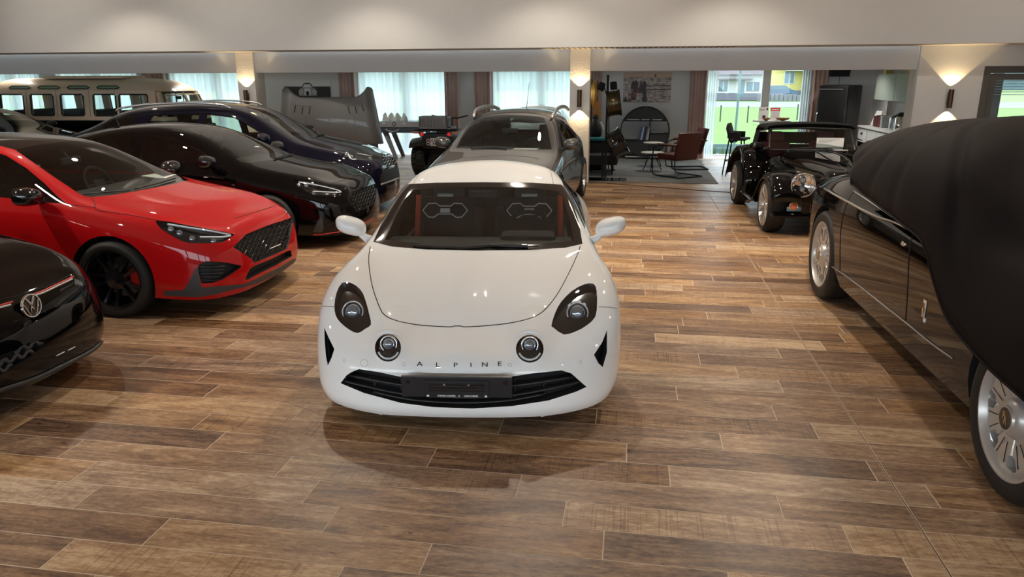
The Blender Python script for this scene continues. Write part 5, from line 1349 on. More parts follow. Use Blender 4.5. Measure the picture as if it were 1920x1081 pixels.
    # split windscreen
    for k in (0, 1):
        y0, y1 = (.22, Wd/2-.03) if k == 0 else (Wd/2+.03, Wd-.22)
        pts = [P(.16, y0, 1.18), P(.10, y1 if k == 0 else y0+.0, 1.18), P(.24, y1, 1.60), P(.30, y0, 1.60)]
        pts = [P(.12 if k == 0 else .07, y0, 1.18), P(.07 if k == 0 else .12, y1, 1.18), P(.27 if k == 0 else .31, y1, 1.60), P(.31 if k == 0 else .27, y0, 1.60)]
        fr_ = obj('windscreen_frame', G().tube(pts, .022, 6, True).vf, 'cream_paint', root, True); obj('windscreen_pane', (pts, [[0, 1, 2, 3]]), 'window_glass', fr_)
    obj('screen_post', G().tube([P(.07, Wd/2, 1.15), P(.30, Wd/2, 1.65)], .03, 8).vf, 'cream_paint', root)
    for y in (.16, Wd-.16): obj('corner_post', G().tube([P(.30, y-.06 if y < 1 else y+.06, 1.15), P(.42, y, 1.66)], [(.07, .05)]*2, 8).vf, 'cream_paint', root)
    # seats, wheel, opened cloth sunroof
    for x in (.95, 1.9, 2.8, 3.6):
        g = G(); g.box((-x-.5, .25, .75), (-x, Wd-.25, .9), None, .04); g.box((-x-.56, .25, .8), (-x-.44, Wd-.25, 1.28), None, .04); obj('seat_row', g.vf, 'seat_leather', root)
    g = G(); rg = [Vector((-.62, .5+.2*math.cos(a), 1.2+.2*math.sin(a)*.5)) for a in [2*math.pi*i/20 for i in range(20)]]; g.tube(rg, .012, 6, True); obj('steering_wheel', g.vf, 'black_trim', root)
    g = G(); g.box((-.42, Wd/2-.1, 1.5), (-.40, Wd/2+.1, 1.57), None, .01); obj('rear_view_mirror', g.vf, 'black_plastic', root)
    g = G(); g.box((-3.4, .45, 1.95), (-1.45, Wd-.45, 2.015), None, .02); obj('sunroof_cloth', g.vf, 'cream_paint', root)
    for x in (.75, 3.55):
        for sg, y in ((-1, .10), (1, Wd-.10)):
            g = G(); Mx = T(-x, y, .33) @ RX(90 if sg < 0 else -90); g.lathe([(.2, -.08), (.32, -.08), (.33, 0), (.32, .08), (.2, .08)], 32, Mx); w = obj('wheel', g.vf, 'tyre_rubber', root, True, auto=50)
            g = G(); g.lathe([(.001, .07), (.12, .08), (.2, .05)], 28, Mx); obj('hub_cap', g.vf, 'chrome', w, True)
    g = G(); g.box((-4.4, .15, .25), (-.4, Wd-.15, .4)); obj('chassis', g.vf, 'black_trim', root)
thin_glass('skylight_glass', (.55, .85, .80), 1.5)
cream_bus()
# ------------------------------------------------------------------ wall lamps
mat('bronze', (.10, .055, .03), .35, metal=.8)
mat('curtain_pink', (.58, .42, .37), .9, noise=(4, .06))
mat('walnut', (.20, .09, .04), .5)
mat('red_leather', (.095, .022, .017), .42, noise=(14, .12))
mat('marble', (.75, .73, .69), .25)
mat('dark_fabric', (.022, .022, .024), .9)
mat('bronze_rim', (.11, .085, .045), .28, metal=.9)
mat('gold', (.75, .42, .10), .3, metal=.9)
mat('orange_lacquer', (.70, .25, .02), .4)
mat('teal_cloth', (.01, .16, .17), .8)
mat('shelf_grey', (.045, .045, .047), .6)
mat('light_shelf', (.62, .62, .62), .6)
mat('fridge_black', (.006, .006, .007), .35, coat=.2)
mat('sage_cabinet', (.34, .40, .36), .5)
mat('counter_white', (.70, .70, .69), .35)
mat('white_plastic', (.80, .80, .80), .4)
mat('dark_red_box', (.16, .012, .015), .4)
mat('yellow_box', (.70, .58, .22), .6)
mat('wood_bowl', (.35, .16, .06), .55)
mat('book_blue', (.05, .12, .32), .6); mat('book_black', (.02, .02, .02), .6); mat('book_white', (.7, .7, .68), .7); mat('book_grey', (.3, .3, .3), .7)
mat('grey_car_panel', (.25, .243, .232), .42, metal=.15, coat=.3)
mat('slot_dark', (.01, .01, .01), .7)
mat('crate_grey', (.22, .22, .22), .6)
mat('quad_red', (.7, .02, .03), .35, emit=(1, .05, .05), estr=.25)
mat('plate_white', (.80, .80, .76), .5)
mat('table_grey', (.30, .30, .31), .5); mat('table_dark', (.06, .07, .09), .5)
mat('bag_white', (.62, .61, .60), .7)
mat('green_print', (.0, .35, .16), .6)
mat('sign_red', (.65, .03, .04), .6)
def sheer_mat():
    m = bpy.data.materials.new('sheer_curtain'); m.use_nodes = True; MATS['sheer_curtain'] = m; n = m.node_tree; n.nodes.clear()
    o = n.nodes.new('ShaderNodeOutputMaterial'); a = n.nodes.new('ShaderNodeMixShader'); b = n.nodes.new('ShaderNodeMixShader')
    tr = n.nodes.new('ShaderNodeBsdfTransparent'); tl = n.nodes.new('ShaderNodeBsdfTranslucent'); df = n.nodes.new('ShaderNodeBsdfDiffuse')
    tl.inputs[0].default_value = (.86, .90, .90, 1); df.inputs[0].default_value = (.86, .88, .88, 1); tr.inputs[0].default_value = (.95, .97, .97, 1)
    a.inputs[0].default_value = .22; n.links.new(tl.outputs[0], a.inputs[1]); n.links.new(df.outputs[0], a.inputs[2])
    b.inputs[0].default_value = .30; n.links.new(a.outputs[0], b.inputs[1]); n.links.new(tr.outputs[0], b.inputs[2]); n.links.new(b.outputs[0], o.inputs[0])
sheer_mat()
def sconce(x, y, label):
    r = thing('wall_lamp', label, 'wall lamp', (x, y, 1.57), 0, 'bronze up-and-down wall lamps')
    g = G(); g.lathe([(.036, -.15), (.042, -.15), (.042, .15), (.036, .15), (.034, .10), (.001, .10)], 24, T(0, -.07, 0)); g.lathe([(.036, -.15), (.034, -.10), (.001, -.10)], 24, T(0, -.07, 0)); obj('tube', g.vf, 'bronze', r, True, auto=40)
    g = G(); g.box((-.028, -.03, -.10), (.028, 0, .10), None, .005); obj('back_plate', g.vf, 'bronze', r)
    for sg in (1, -1):
        o = light('lamp_light', 'SPOT', (0, -.07, sg*.152), 15, (1.0, .72, .38), spot_size=R(92), spot_blend=.12, shadow_soft_size=.012); o.parent = r; o.rotation_euler = (R(180) if sg > 0 else 0, 0, 0)
sconce(-7.44, 13.80, 'bronze tube lamp lighting the pillar beside the bonnet')
sconce(-.985, 13.80, 'bronze tube lamp on the middle pillar')
sconce(5.22, 13.80, 'bronze tube lamp on the wall beside the glazed door')

# ------------------------------------------------------------------ curtains
def drape(name, x0, x1, y, z1, label, m, group, folds=6, amp=.045, z0=.02, ph=0.0, gather=0.0):
    n = folds*10
    def fn(i, a):
        t = i; x = x0+(x1-x0)*t; k = 1-gather*math.sin(a*math.pi)*.5
        return Vector(((x-(x0+x1)/2)*k+(x0+x1)/2, y+amp*math.sin(t*folds*2*math.pi+ph+.5*a)*(.75+.25*a)+.012*math.sin(t*folds*5+ph), z0+(z1-z0)*a))
    g = G(); g.grid(fn, n+1, 10); o = obj(name, g.vf, m, None, True)
    return tag(o, label, 'curtain', group)
DG = 'pink drapes beside the windows'; SG_ = 'white sheers over the windows'
drape('curtain', -13.15, -12.42, 18.75, 2.5, 'dusky pink curtain by the window behind the cream bus', 'curtain_pink', DG, 6, ph=.5)
drape('curtain', -7.58, -7.08, 18.75, 2.5, 'dusky pink curtain behind the raised grey bonnet', 'curtain_pink', DG, 5, ph=1.2)
drape('curtain', -4.76, -4.38, 18.75, 2.5, 'dusky pink curtain above the quad bike', 'curtain_pink', DG, 4, ph=.2)
drape('curtain', -4.02, -3.52, 18.75, 2.5, 'dusky pink curtain above the left roof rail of the grey crossover', 'curtain_pink', DG, 5, ph=2.0)
drape('curtain', -1.15, -.80, 18.75, 2.5, 'dusky pink curtain just right of the middle pillar', 'curtain_pink', DG, 4)
drape('curtain', 1.27, 1.72, 18.72, 2.5, 'dusky pink curtain between the round shelf and the garden window', 'curtain_pink', DG, 5, ph=1.0, gather=.2)
drape('curtain', 4.05, 4.45, 18.72, 2.5, 'dusky pink curtain beside the black fridge', 'curtain_pink', DG, 4, ph=.6, gather=.2)
for a, b, lb in ((-18.3, -16.4, 'white sheer curtain at the far left edge behind the bus'), (-15.9, -13.4, 'white sheer curtain behind the bus roof'), (-12.45, -9.75, 'white sheer curtain left of the lamp-lit left pillar'), (-7.12, -4.62, 'white sheer curtain behind the football table'), (-3.58, -1.05, 'white sheer curtain behind the grey crossover')):
    drape('sheer_curtain', a, b, 18.90, 2.45, lb, 'sheer_curtain', SG_, 14, .022)
drape('sheer_curtain', 1.66, 1.95, 18.86, 2.45, 'white sheer bunched at the left of the garden window', 'sheer_curtain', SG_, 5, .03)
drape('sheer_curtain', 3.88, 4.12, 18.86, 2.45, 'white sheer bunched at the right of the garden window', 'sheer_curtain', SG_, 4, .03)

# ------------------------------------------------------------------ pictures on the back wall
def car_picture():
    r = thing('framed_picture', 'black and white picture of an old car above the raised bonnet', 'picture', (-8.52, 18.97, 1.55))
    obj('mount', G().box((-.66, 0, -.42), (.66, .03, .40)).vf, 'book_white', r); obj('backdrop', G().box((-.64, -.004, -.40), (.64, 0, .19)).vf, 'book_black', r)
    E_ = lambda cx_, cz, rx, rz, n=24: [(cx_+rx*math.cos(a), -.006, cz+rz*math.sin(a)) for a in [2*math.pi*i/n for i in range(n)]]
    for k, (nm, p, m) in enumerate((('printed_roof', [(-.22, .10), (-.17, .24), (-.08, .28), (.10, .28), (.19, .23), (.24, .10)], 'shelf_grey'), ('printed_windscreen', [(-.18, .11), (-.14, .22), (.14, .22), (.19, .11)], 'light_shelf'), ('printed_body', [(-.36, -.22), (-.38, -.05), (-.30, .06), (-.20, .11), (.22, .11), (.32, .06), (.40, -.05), (.38, -.22)], 'book_grey'), ('printed_bonnet', [(-.14, -.2), (-.12, .06), (.12, .06), (.14, -.2)], 'light_shelf'))):
        obj(nm, ([(x*.66, -.006-.001*k, z*.66+.10) for x, z in p], [list(range(len(p)))]), m, r)
    for sx in (-.27, .29):
        obj('printed_lamp', ([(x*.66, -.012, z*.66+.10) for x, _, z in E_(sx, -.08, .075, .075)], [list(range(24))]), 'book_white', r); obj('printed_lamp_glass', ([(x*.66, -.013, z*.66+.10) for x, _, z in E_(sx, -.08, .05, .05)], [list(range(24))]), 'book_grey', r)
    obj('printed_grille', ([(x*.66, -.012, z*.66+.10) for x, _, z in E_(0, -.12, .07, .09)], [list(range(24))]), 'book_black', r)
car_picture()
def poster_mat():
    m = bpy.data.materials.new('old_photo_print'); m.use_nodes = True; MATS['old_photo_print'] = m; n = m.node_tree; L = n.links.new; b = n.nodes['Principled BSDF']
    tc = n.nodes.new('ShaderNodeTexCoord'); mp = n.nodes.new('ShaderNodeMapping'); mp.inputs['Scale'].default_value = (3, 1, 11); L(tc.outputs['Object'], mp.inputs[0])
    t = n.nodes.new('ShaderNodeTexNoise'); t.inputs['Scale'].default_value = 2.2; t.inputs['Detail'].default_value = 7; t.inputs['Roughness'].default_value = .7; L(mp.outputs[0], t.inputs['Vector'])
    cr = n.nodes.new('ShaderNodeValToRGB'); e = cr.color_ramp.elements; e[0].position = .38; e[0].color = (.12, .09, .10, 1); e[1].position = .58; e[1].color = (.62, .56, .50, 1); q = e.new(.48); q.color = (.40, .34, .33, 1)
    L(t.outputs['Fac'], cr.inputs[0]); L(cr.outputs[0], b.inputs['Base Color']); b.inputs['Roughness'].default_value = .6
poster_mat()
mat('poster_sky', (.62, .48, .38), .6); mat('poster_dark', (.09, .07, .085), .6, noise=(14, .8)); mat('poster_red', (.25, .10, .10), .6, noise=(10, .4))
def poster():
    r = thing('wall_poster', 'wide old photograph of people and timber above the round shelf', 'poster', (.29, 18.97, 1.71))
    obj('print_sheet', G().box((-.575, 0, -.36), (.575, .012, .345)).vf, 'old_photo_print', r)
    obj('printed_sky', G().box((-.57, -.003, .235), (.57, 0, .34)).vf, 'poster_sky', r)
    rr = random.Random(2)
    for i in range(14):
        x = -.53+rr.random()*.5; z = -.33+rr.random()*.42; w = .03+rr.random()*.04; h = .06+rr.random()*.08
        pts = [(x-w, z-h), (x-w*1.1, z), (x-w*.5, z+h*.6), (x-w*.35, z+h), (x+w*.35, z+h), (x+w*.5, z+h*.6), (x+w*1.1, z), (x+w, z-h)]
        obj('printed_figure', ([(a, -.004-.0004*i, max(-.35, b)) for a, b in pts], [list(range(8))]), 'poster_red' if i % 5 == 2 else 'poster_dark', r)
    for z in (.03, -.06): obj('printed_line', G().box((-.05, -.006, z-.012), (.56, 0, z+.012)).vf, 'poster_dark', r)
    obj('printed_spire', ([(.16, -.006, .235), (.22, -.006, .235), (.19, -.006, .33)], [[0, 1, 2]]), 'poster_dark', r)
poster()

# ------------------------------------------------------------------ lounge
def rug():
    m = mat('rug_pile', (.17, .17, .165), .95, noise=(3.2, .35), bump=(300, .4, .004))
    g = G(); g.box((-1.25, 14.30, .0005), (1.62, 18.55, .012), None, .004); tag(obj('area_rug', g.vf, m), 'large grey rug under the leather chairs', 'rug')
rug()
def leather_chair(loc, rz, label):
    r = thing('lounge_chair', label, 'chair', (*loc, .012), rz, 'red-brown leather cantilever chairs')   # faces -Y
    n = 7
    for i in range(n):
        x0 = -.27+.54*i/n
        obj('seat_channel', G().box((x0+.004, -.36, .36), (x0+.54/n-.004, .18, .45), None, .022).vf, 'red_leather', r, True, auto=50)
    Mb = T(0, .18, .36) @ RX(-14)
    for i in range(n): x0 = -.27+.54*i/n; obj('back_channel', G().box((x0+.004, -.075, .02), (x0+.54/n-.004, 0, .52), Mb, .022).vf, 'red_leather', r, True, auto=50)
    obj('back_shell', G().box((-.285, 0, .0), (.285, .03, .53), Mb, .012).vf, 'red_leather', r, True, auto=50); obj('seat_shell', G().box((-.285, -.37, .33), (.285, .2, .36), None, .012).vf, 'red_leather', r, True, auto=50)
    for sg in (-1, 1):
        x = sg*.305
        pts = [(x, .30, .62), (x, -.20, .61), (x, -.40, .56), (x, -.44, .40), (x, -.43, .10), (x, -.36, .018), (x, .1, .016), (x, .36, .016)]
        obj('tube_frame', G().tube(spline(pts, 5), .013, 8).vf, 'black_trim', r, True); obj('armrest', G().box((x-.03, -.30, .625), (x+.03, .22, .65), None, .008).vf, 'walnut', r, True, auto=40)
    obj('cross_tube', G().tube([(-.305, .36, .016), (.305, .36, .016)], .013, 8).vf, 'black_trim', r)
leather_chair((.93, 15.30), R(-140), 'red-brown ribbed leather chair showing its back, nearest of the pair')
leather_chair((1.22, 16.65), R(-80), 'red-brown ribbed leather chair further back beside the garden window')
def side_table(loc, h, rad, label):
    r = thing('side_table', label, 'table', (*loc, .012), 0, 'small round side tables')
    obj('table_top', G().lathe([(.001, h-.025), (rad-.012, h-.025), (rad, h-.015), (rad, h-.003), (rad-.006, h), (.001, h)], 32).vf, 'marble', r, True, auto=40)
    for a in (.4, 2.5, 4.6): obj('leg', G().tube([(.04*math.cos(a), .04*math.sin(a), h-.03), (rad*.95*math.cos(a), rad*.95*math.sin(a), .006)], .010, 6).vf, 'black_trim', r)
side_table((.42, 16.1), .40, .24, 'low round pale stone side table before the leather chairs')
side_table((.45, 16.85), .545, .22, 'taller round pale side table behind the low one')
def sofa():
    r = thing('dark_armchair', 'dark grey upholstered armchair seen from behind beside the middle pillar', 'armchair', (-.74, 15.60, .012), R(180))
    obj('backrest', G().box((-.40, -.40, .22), (.40, -.26, .64), None, .04).vf, 'dark_fabric', r, True, auto=40); obj('seat', G().box((-.40, -.36, .20), (.40, .36, .40), None, .05).vf, 'dark_fabric', r, True, auto=40)
    for sg in (-1, 1): obj('armrest', G().box((sg*.40-.05, -.38, .2), (sg*.40+.05, .34, .55), None, .04).vf, 'dark_fabric', r, True, auto=40)
    for x in (-.33, .33):
        for y in (-.32, .30): obj('leg', G().tube([(x, y, .21), (x*1.05, y*1.05, .0)], [.022, .014], 8).vf, 'black_trim', r)
sofa()
tag(obj('folded_blanket', G().box((-1.08, 15.76, .655), (-.55, 16.02, .72), None, .025).vf, 'teal_cloth', None, True), 'teal blanket over the back of the dark armchair', 'blanket')
def figure():
    r = thing('penguin_figure', 'dark round-bodied figurine with pale sides above the dark armchair', 'figurine', (-.80, 16.2, .50))
    obj('stand', G().box((-.2, -.16, -.49), (.2, .16, .2), None, .02).vf, 'dark_fabric', r)
    obj('torso', G().lathe([(.001, .20), (.10, .205), (.145, .30), (.15, .40), (.115, .52), (.06, .585), (.001, .60)], 24).vf, 'book_black', r, True)
    obj('head', G().lathe([(.001, .56), (.05, .575), (.062, .625), (.045, .67), (.001, .68)], 20).vf, 'book_black', r, True)
    for sg in (-1, 1): obj('side_patch', G().tube([(sg*.135, -.06, .28), (sg*.140, -.07, .42), (sg*.10, -.07, .53)], [(.012, .035), (.012, .04), (.01, .02)], 8).vf, 'book_white', r, True)
figure()
def rim_display():
    r = thing('rim_stand', 'black pole stand by the lounge that carries two car wheel rims', 'display stand', (-.515, 14.62, 0))
    obj('base_plate', G().box((-.38, -.26, .0), (.42, .26, .014), None, .004).vf, 'gloss_black', r)
    obj('pole', G().tube([(0, 0, .01), (0, 0, 1.98)], .022, 12).vf, 'black_trim', r); obj('rear_pole', G().tube([(-.06, .05, .01), (-.06, .05, .75)], .018, 10).vf, 'black_trim', r)
    obj('rim_hook', G().tube([(0, 0, 1.46), (.1, 0, 1.46)], .02, 8).vf, 'black_trim', r); obj('rim_hook', G().tube([(0, 0, .75), (.12, 0, .72)], .02, 8).vf, 'black_trim', r)
    def rim(nm, M, rad, w, m, label, face):
        q = thing(nm, label, 'wheel rim', (-.515, 14.62, 0))
        obj('barrel', G().lathe([(rad, -w/2), (rad*.985, -w/2+.02), (rad*.93, -w*.3), (rad*.90, 0), (rad*.93, w*.3), (rad*.985, w/2-.02), (rad*1.02, w/2)], 40, M).vf, m, q, True, auto=50)
        for k in (-.3, -.1, .1, .3): obj('barrel_ridge', G().lathe([(rad*.93, w*k-.008), (rad*.955, w*k), (rad*.93, w*k+.008)], 40, M).vf, m, q, True)
        for i in range(5):
            a = 2*math.pi*i/5; 
            for d in (-.12, .12): obj('spoke', G().tube([M @ Vector((.05*math.cos(a), .05*math.sin(a), w*.38)), M @ Vector((rad*.95*math.cos(a+d), rad*.95*math.sin(a+d), w*.46))], .014, 6).vf, face, q)
        obj('hub', G().lathe([(.001, w*.42), (.06, w*.41), (.075, w*.3)], 20, M).vf, face, q, True)
    rim('wheel_rim', T(.13, 0, 1.46) @ RY(82), .25, .25, 'bronze_rim', 'bronze wheel rim hanging high on the black pole', 'black_trim')
    rim('wheel_rim', T(.22, -.02, .72) @ RY(62), .27, .28, 'gloss_black', 'glossy black wheel rim hanging tilted low on the black pole', 'gloss_black')
rim_display()
def floor_lamp():
    r = thing('floor_lamp', 'black floor lamp with two swivel heads behind the bronze rim', 'floor lamp', (-.50, 16.1, .012))
    obj('base', G().lathe([(.001, .0), (.15, .0), (.15, .018), (.02, .03)], 28).vf, 'black_trim', r, True, auto=40); obj('pole', G().tube([(0, 0, .02), (-.02, 0, 1.0), (-.06, 0, 1.5), (-.16, 0, 1.78)], .010, 8).vf, 'black_trim', r, True)
    obj('arm', G().tube([(-.03, 0, 1.2), (.04, 0, 1.55), (.06, 0, 1.8)], .008, 8).vf, 'black_trim', r, True)
    for x, z, t in ((-.20, 1.74, 20), (.055, 1.755, -5)):
        M = T(x, 0, z) @ RY(t); h = obj('lamp_head', G().lathe([(.001, .09), (.06, .085), (.072, .05), (.074, -.08), (.068, -.08), (.06, .04)], 24, M).vf, 'black_trim', r, True, auto=40)
        obj('lamp_reflector', G().lathe([(.06, -.07), (.03, -.02), (.001, -.01)], 20, M).vf, 'gold', h, True)
floor_lamp()
g = G(); g.lathe([(.001, -.28), (.06, -.22), (.095, 0), (.06, .22), (.001, .28)], 20, T(-.86, 15.9, 1.60) @ S(1, .35, 1))
tag(obj('gold_ornament', g.vf, 'gold', None, True), 'gold oval wall ornament right beside the middle pillar', 'ornament')
g = G(); g.box((-.895, 15.88, .0), (-.875, 15.92, 1.9)); tag(obj('ornament_stand', g.vf, 'black_trim'), 'slim black rod holding the gold ornament by the pillar', 'stand')
def guitar():
    r = thing('orange_guitar', 'orange paddle-shaped guitar body above the penguin figurine', 'guitar', (-.80, 16.55, 1.25))
    pts = [(0, -.20), (.07, -.17), (.085, -.06), (.06, .02), (.075, .12), (.04, .18), (-.04, .18), (-.075, .12), (-.06, .02), (-.085, -.06), (-.07, -.17)]
    g = G(); g.prism([(p.x, p.y) for p in spline([(a, b, 0) for a, b in pts], 4, True)], 0, .05, RX(90)); obj('body', g.vf, 'orange_lacquer', r)
    obj('neck', G().box((-.02, -.045, .16), (.02, -.02, .62)).vf, 'walnut', r); obj('stand_rod', G().tube([(0, -.01, -1.24), (0, -.01, -.19)], .010, 6).vf, 'black_trim', r)
guitar()
def round_shelf():
    r = thing('round_shelf', 'round black-framed shelf unit standing against the back wall', 'shelf', (.275, 18.70, .0))
    zc, R_ = .665, .575
    ring = [(R_*math.cos(a), 0, zc+R_*math.sin(a)) for a in [2*math.pi*i/56 for i in range(56)]]
    v = []; f = []
    for (x, _, z) in ring:
        d = Vector((x, 0, z-zc)).normalized()
        for o_, y in ((0, -.15), (.022, -.15), (.022, .15), (0, .15)): v.append((x+d.x*o_, y, z+d.z*o_))
    n = 56
    for i in range(n):
        for k in range(4): a = i*4+k; b = i*4+(k+1) % 4; c_ = ((i+1) % n)*4+(k+1) % 4; d_ = ((i+1) % n)*4+k; f.append([a, d_, c_, b])
    obj('ring_frame', (v, f), 'black_trim', r, True, auto=40)
    def chord(z): return math.sqrt(max(0, R_*R_-(z-zc)**2))
    for z, x0, x1, m in ((.93, -1, 1, 'black_trim'), (.455, -1, .12, 'black_trim'), (.62, .12, 1, 'black_trim')):
        c_ = chord(z); a, b = (-c_ if x0 < 0 else x0), (c_ if x1 >= 1 else x1); obj('shelf_board', G().box((a, -.14, z-.012), (b, .14, z+.012)).vf, m, r)
    obj('divider', G().box((.112, -.14, zc-chord(0)*0-.56), (.128, .14, .93)).vf, 'black_trim', r)
    def seg(z0, z1, x0, x1, y, nm, m):
        ps = []
        for i in range(13): z = z0+(z1-z0)*i/12; ps.append((max(x0, -chord(z)), z))
        for i in range(13): z = z1+(z0-z1)*i/12; ps.append((min(x1, chord(z)), z))
        obj(nm, ([(x, y, z) for x, z in ps], [list(range(len(ps)))]), m, r)
    seg(.94, 1.235, -9, 9, -.10, 'upper_panel', 'shelf_grey'); seg(.095, .445, -9, .115, -.12, 'lower_door', 'shelf_grey'); seg(.10, .61, .125, 9, -.12, 'lower_door', 'shelf_grey')
    for x0, x1 in ((-.44, -.14), (-.09, .10), (.17, .40)): obj('light_strip', G().box((x0, -.13, .942), (x1, .0, .965)).vf, 'light_shelf', r)
    obj('inner_box', G().box((.15, -.1, .64), (.46, .12, .645)).vf, 'light_shelf', r)
    for x in (-.36, .36): obj('foot', G().box((x-.02, -.12, 0), (x+.02, .12, .26)).vf, 'black_trim', r)
    obj('foot_rail', G().box((-.45, -.13, .05), (.5, -.11, .075)).vf, 'light_shelf', r)
    rr = random.Random(4); x = -.13
    for i, (m, w, h, nm) in enumerate((('book_blue', .035, .30, 'blue'), ('book_white', .03, .31, 'white'), ('book_blue', .028, .29, 'slim blue'), ('book_black', .04, .315, 'black'), ('book_grey', .03, .30, 'grey'), ('book_white', .035, .32, 'tall white'))):
        bk_ = obj('book', G().box((0, -.11, 0), (w, .10, h), T(.275+x, 18.70, .468) @ RY(9), .002).vf, m)
        tag(bk_, '%s book leaning in the round shelf, %s from the left' % (nm, ('first', 'second', 'third', 'fourth', 'fifth', 'sixth')[i]), 'book', 'books in the round shelf'); x += w+.004
round_shelf()

# ------------------------------------------------------------------ bar corner
def bar_stool():
    r = thing('bar_stool', 'black shell bar stool by the garden window', 'stool', (2.10, 15.9, 0), R(70))
    g = G(); g.grid(lambda i, a: Vector(((i-.5)*.48*(1-.15*a), -.22+.42*a if a < .5 else -.01+.10*(a-.5)*2+.06, .74+.015*math.cos((i-.5)*3) if a < .5 else .74+.30*(a-.5)*2-.10*abs((i-.5)*2)**3)), 14, 16); o = obj('seat_shell', g.vf, 'dark_fabric', r, True); o.modifiers.new('t', 'SOLIDIFY').thickness = .045
    for sg in (-1, 1): obj('side_wing', G().box((sg*.22-.02, -.12, .74), (sg*.22+.02, .14, .86), None, .015).vf, 'dark_fabric', r, True, auto=40)
    for sg in (-1, 1):
        for y in (-.15, .15): obj('leg', G().tube([(sg*.13, y*.8, .72), (sg*.2, y*1.3, 0)], .014, 8).vf, 'black_trim', r)
    obj('foot_ring', G().tube([(.17, .17, .28), (-.17, .17, .28), (-.17, -.17, .28), (.17, -.17, .28)], .010, 6, True).vf, 'black_trim', r)
bar_stool()
def high_table():
    r = thing('bar_table', 'white-topped high table before the garden window', 'table', (2.85, 16.5, 0))
    g = G(); g.prism([(-.38, -.05), (-.2, -.3), (.2, -.3), (.38, -.1), (.38, .25), (-.2, .25)], 1.03, 1.06); obj('table_top', g.vf, 'counter_white', r)
    obj('column', G().tube([(0, 0, .02), (0, 0, 1.03)], .04, 12).vf, 'black_trim', r); obj('foot_plate', G().lathe([(.001, 0), (.24, 0), (.24, .015), (.001, .02)], 28).vf, 'black_trim', r, True, auto=40)
high_table()
def leaflet(x, y, z0, w, h, label, red):
    r = thing('leaflet_stand', label, 'leaflet', (x, y, z0)); M = RX(-8)
    obj('sheet', G().box((-w/2, 0, 0), (w/2, .006, h), M).vf, 'paper', r)
    if red:
        obj('red_band', G().box((-w/2+.004, -.003, h*.72), (w/2-.004, 0, h-.004), M).vf, 'sign_red', r)
        for k in range(5): obj('headline_block', G().box((-.075+.031*k, -.005, h*.79), (-.052+.031*k, -.003, h*.88), M).vf, 'white_print', r)
        for i in range(6): obj('text_line', G().box((-w*.38, -.002, h*(.62-.085*i)), (w*.38, 0, h*(.64-.085*i)), M).vf, 'book_grey', r)
    else:
        for i in range(3): obj('text_line', G().box((-w*.40, -.002, h*(.86-.05*i)), (w*.1, 0, h*(.875-.05*i)), M).vf, 'book_grey', r)
        obj('printed_phone', G().box((-w*.1, -.002, h*.12), (w*.2, 0, h*.38), M).vf, 'book_black', r); obj('corner_mark', G().box((w*.28, -.002, h*.78), (w*.42, 0, h*.95), M).vf, 'book_black', r)
leaflet(2.68, 16.45, 1.06, .20, .27, 'white leaflet stand with a small dark picture on the high table', False)
leaflet(2.93, 16.55, 1.06, .20, .26, 'white leaflet stand with red headline on the high table', True)
def bowl(x, y, z, rad, label):
    r = thing('wooden_bowl', label, 'bowl', (x, y, z), 0, 'wooden bowls on the high table')
    obj('bowl_shell', G().lathe([(.02, .0), (rad*.7, .02), (rad, .06), (rad*.94, .06), (rad*.6, .03), (.001, .025)], 24).vf, 'wood_bowl', r, True); rr = random.Random(int(x*100))
    for i in range(5): a = rr.random()*6.28; q = rad*.5*rr.random(); obj('snack', G().lathe([(.001, -.02), (.02, 0), (.001, .02)], 8, T(q*math.cos(a), q*math.sin(a), .05) @ S(1.4, .8, .8)).vf, 'yellow_box' if i % 2 else 'wood_bowl', r, True)
bowl(2.72, 16.30, 1.06, .08, 'small wooden bowl in front of the plain leaflet'); bowl(3.05, 16.35, 1.06, .15, 'wide wooden bowl at the right of the high table')
def fridge():
    r = thing('retro_fridge', 'tall black retro fridge in the kitchen corner', 'fridge', (4.62, 18.33, 0), R(-38))
    def rb(nm, lo, hi, bev, m): return obj(nm, G().box(lo, hi, None, bev).vf, m, r, True, auto=35)
    rb('body', (-.33, -.28, .05), (.33, .42, 1.76), .05, 'fridge_black'); rb('door', (-.33, -.36, .10), (.33, -.285, 1.75), .035, 'fridge_black')
    obj('chrome_strip', G().box((-.32, -.372, 1.655), (.20, -.36, 1.675), None, .004).vf, 'chrome', r); obj('handle', G().tube([(-.30, -.37, 1.15), (-.30, -.41, 1.12), (-.30, -.41, .85), (-.30, -.37, .82)], .012, 8).vf, 'chrome', r); obj('edge_strip', G().box((-.338, -.372, .12), (-.332, -.362, 1.72)).vf, 'brushed_metal', r)
    for x in (-.26, .26): obj('foot', G().tube([(x, -.2, 0), (x, -.2, .06)], .025, 10).vf, 'black_trim', r); obj('foot', G().tube([(x, .34, 0), (x, .34, .06)], .025, 10).vf, 'black_trim', r)
fridge()
def speaker():
    r = thing('wall_speaker', 'black wedge speaker on the wall above the fridge', 'speaker', (4.70, 18.9, 2.02))
    g = G(); g.prism([(-.22, -.07), (.22, -.07), (.21, .07), (-.21, .07)][:0]+[(-.2, -.08), (.2, -.08), (.22, .08), (-.22, .08)], -.1, .1, RX(90)); obj('cabinet', g.vf, 'fridge_black', r); obj('front_mesh', G().box((-.19, -.104, -.07), (.19, -.1, .07)).vf, 'black_trim', r)
    obj('bracket', G().box((-.04, .09, -.03), (.04, .1, .03)).vf, 'black_trim', r); obj('cable', G().tube([(.02, .04, -.08), (.03, .06, -.18), (.02, .05, -.27)], .006, 6).vf, 'black_trim', r)
speaker()
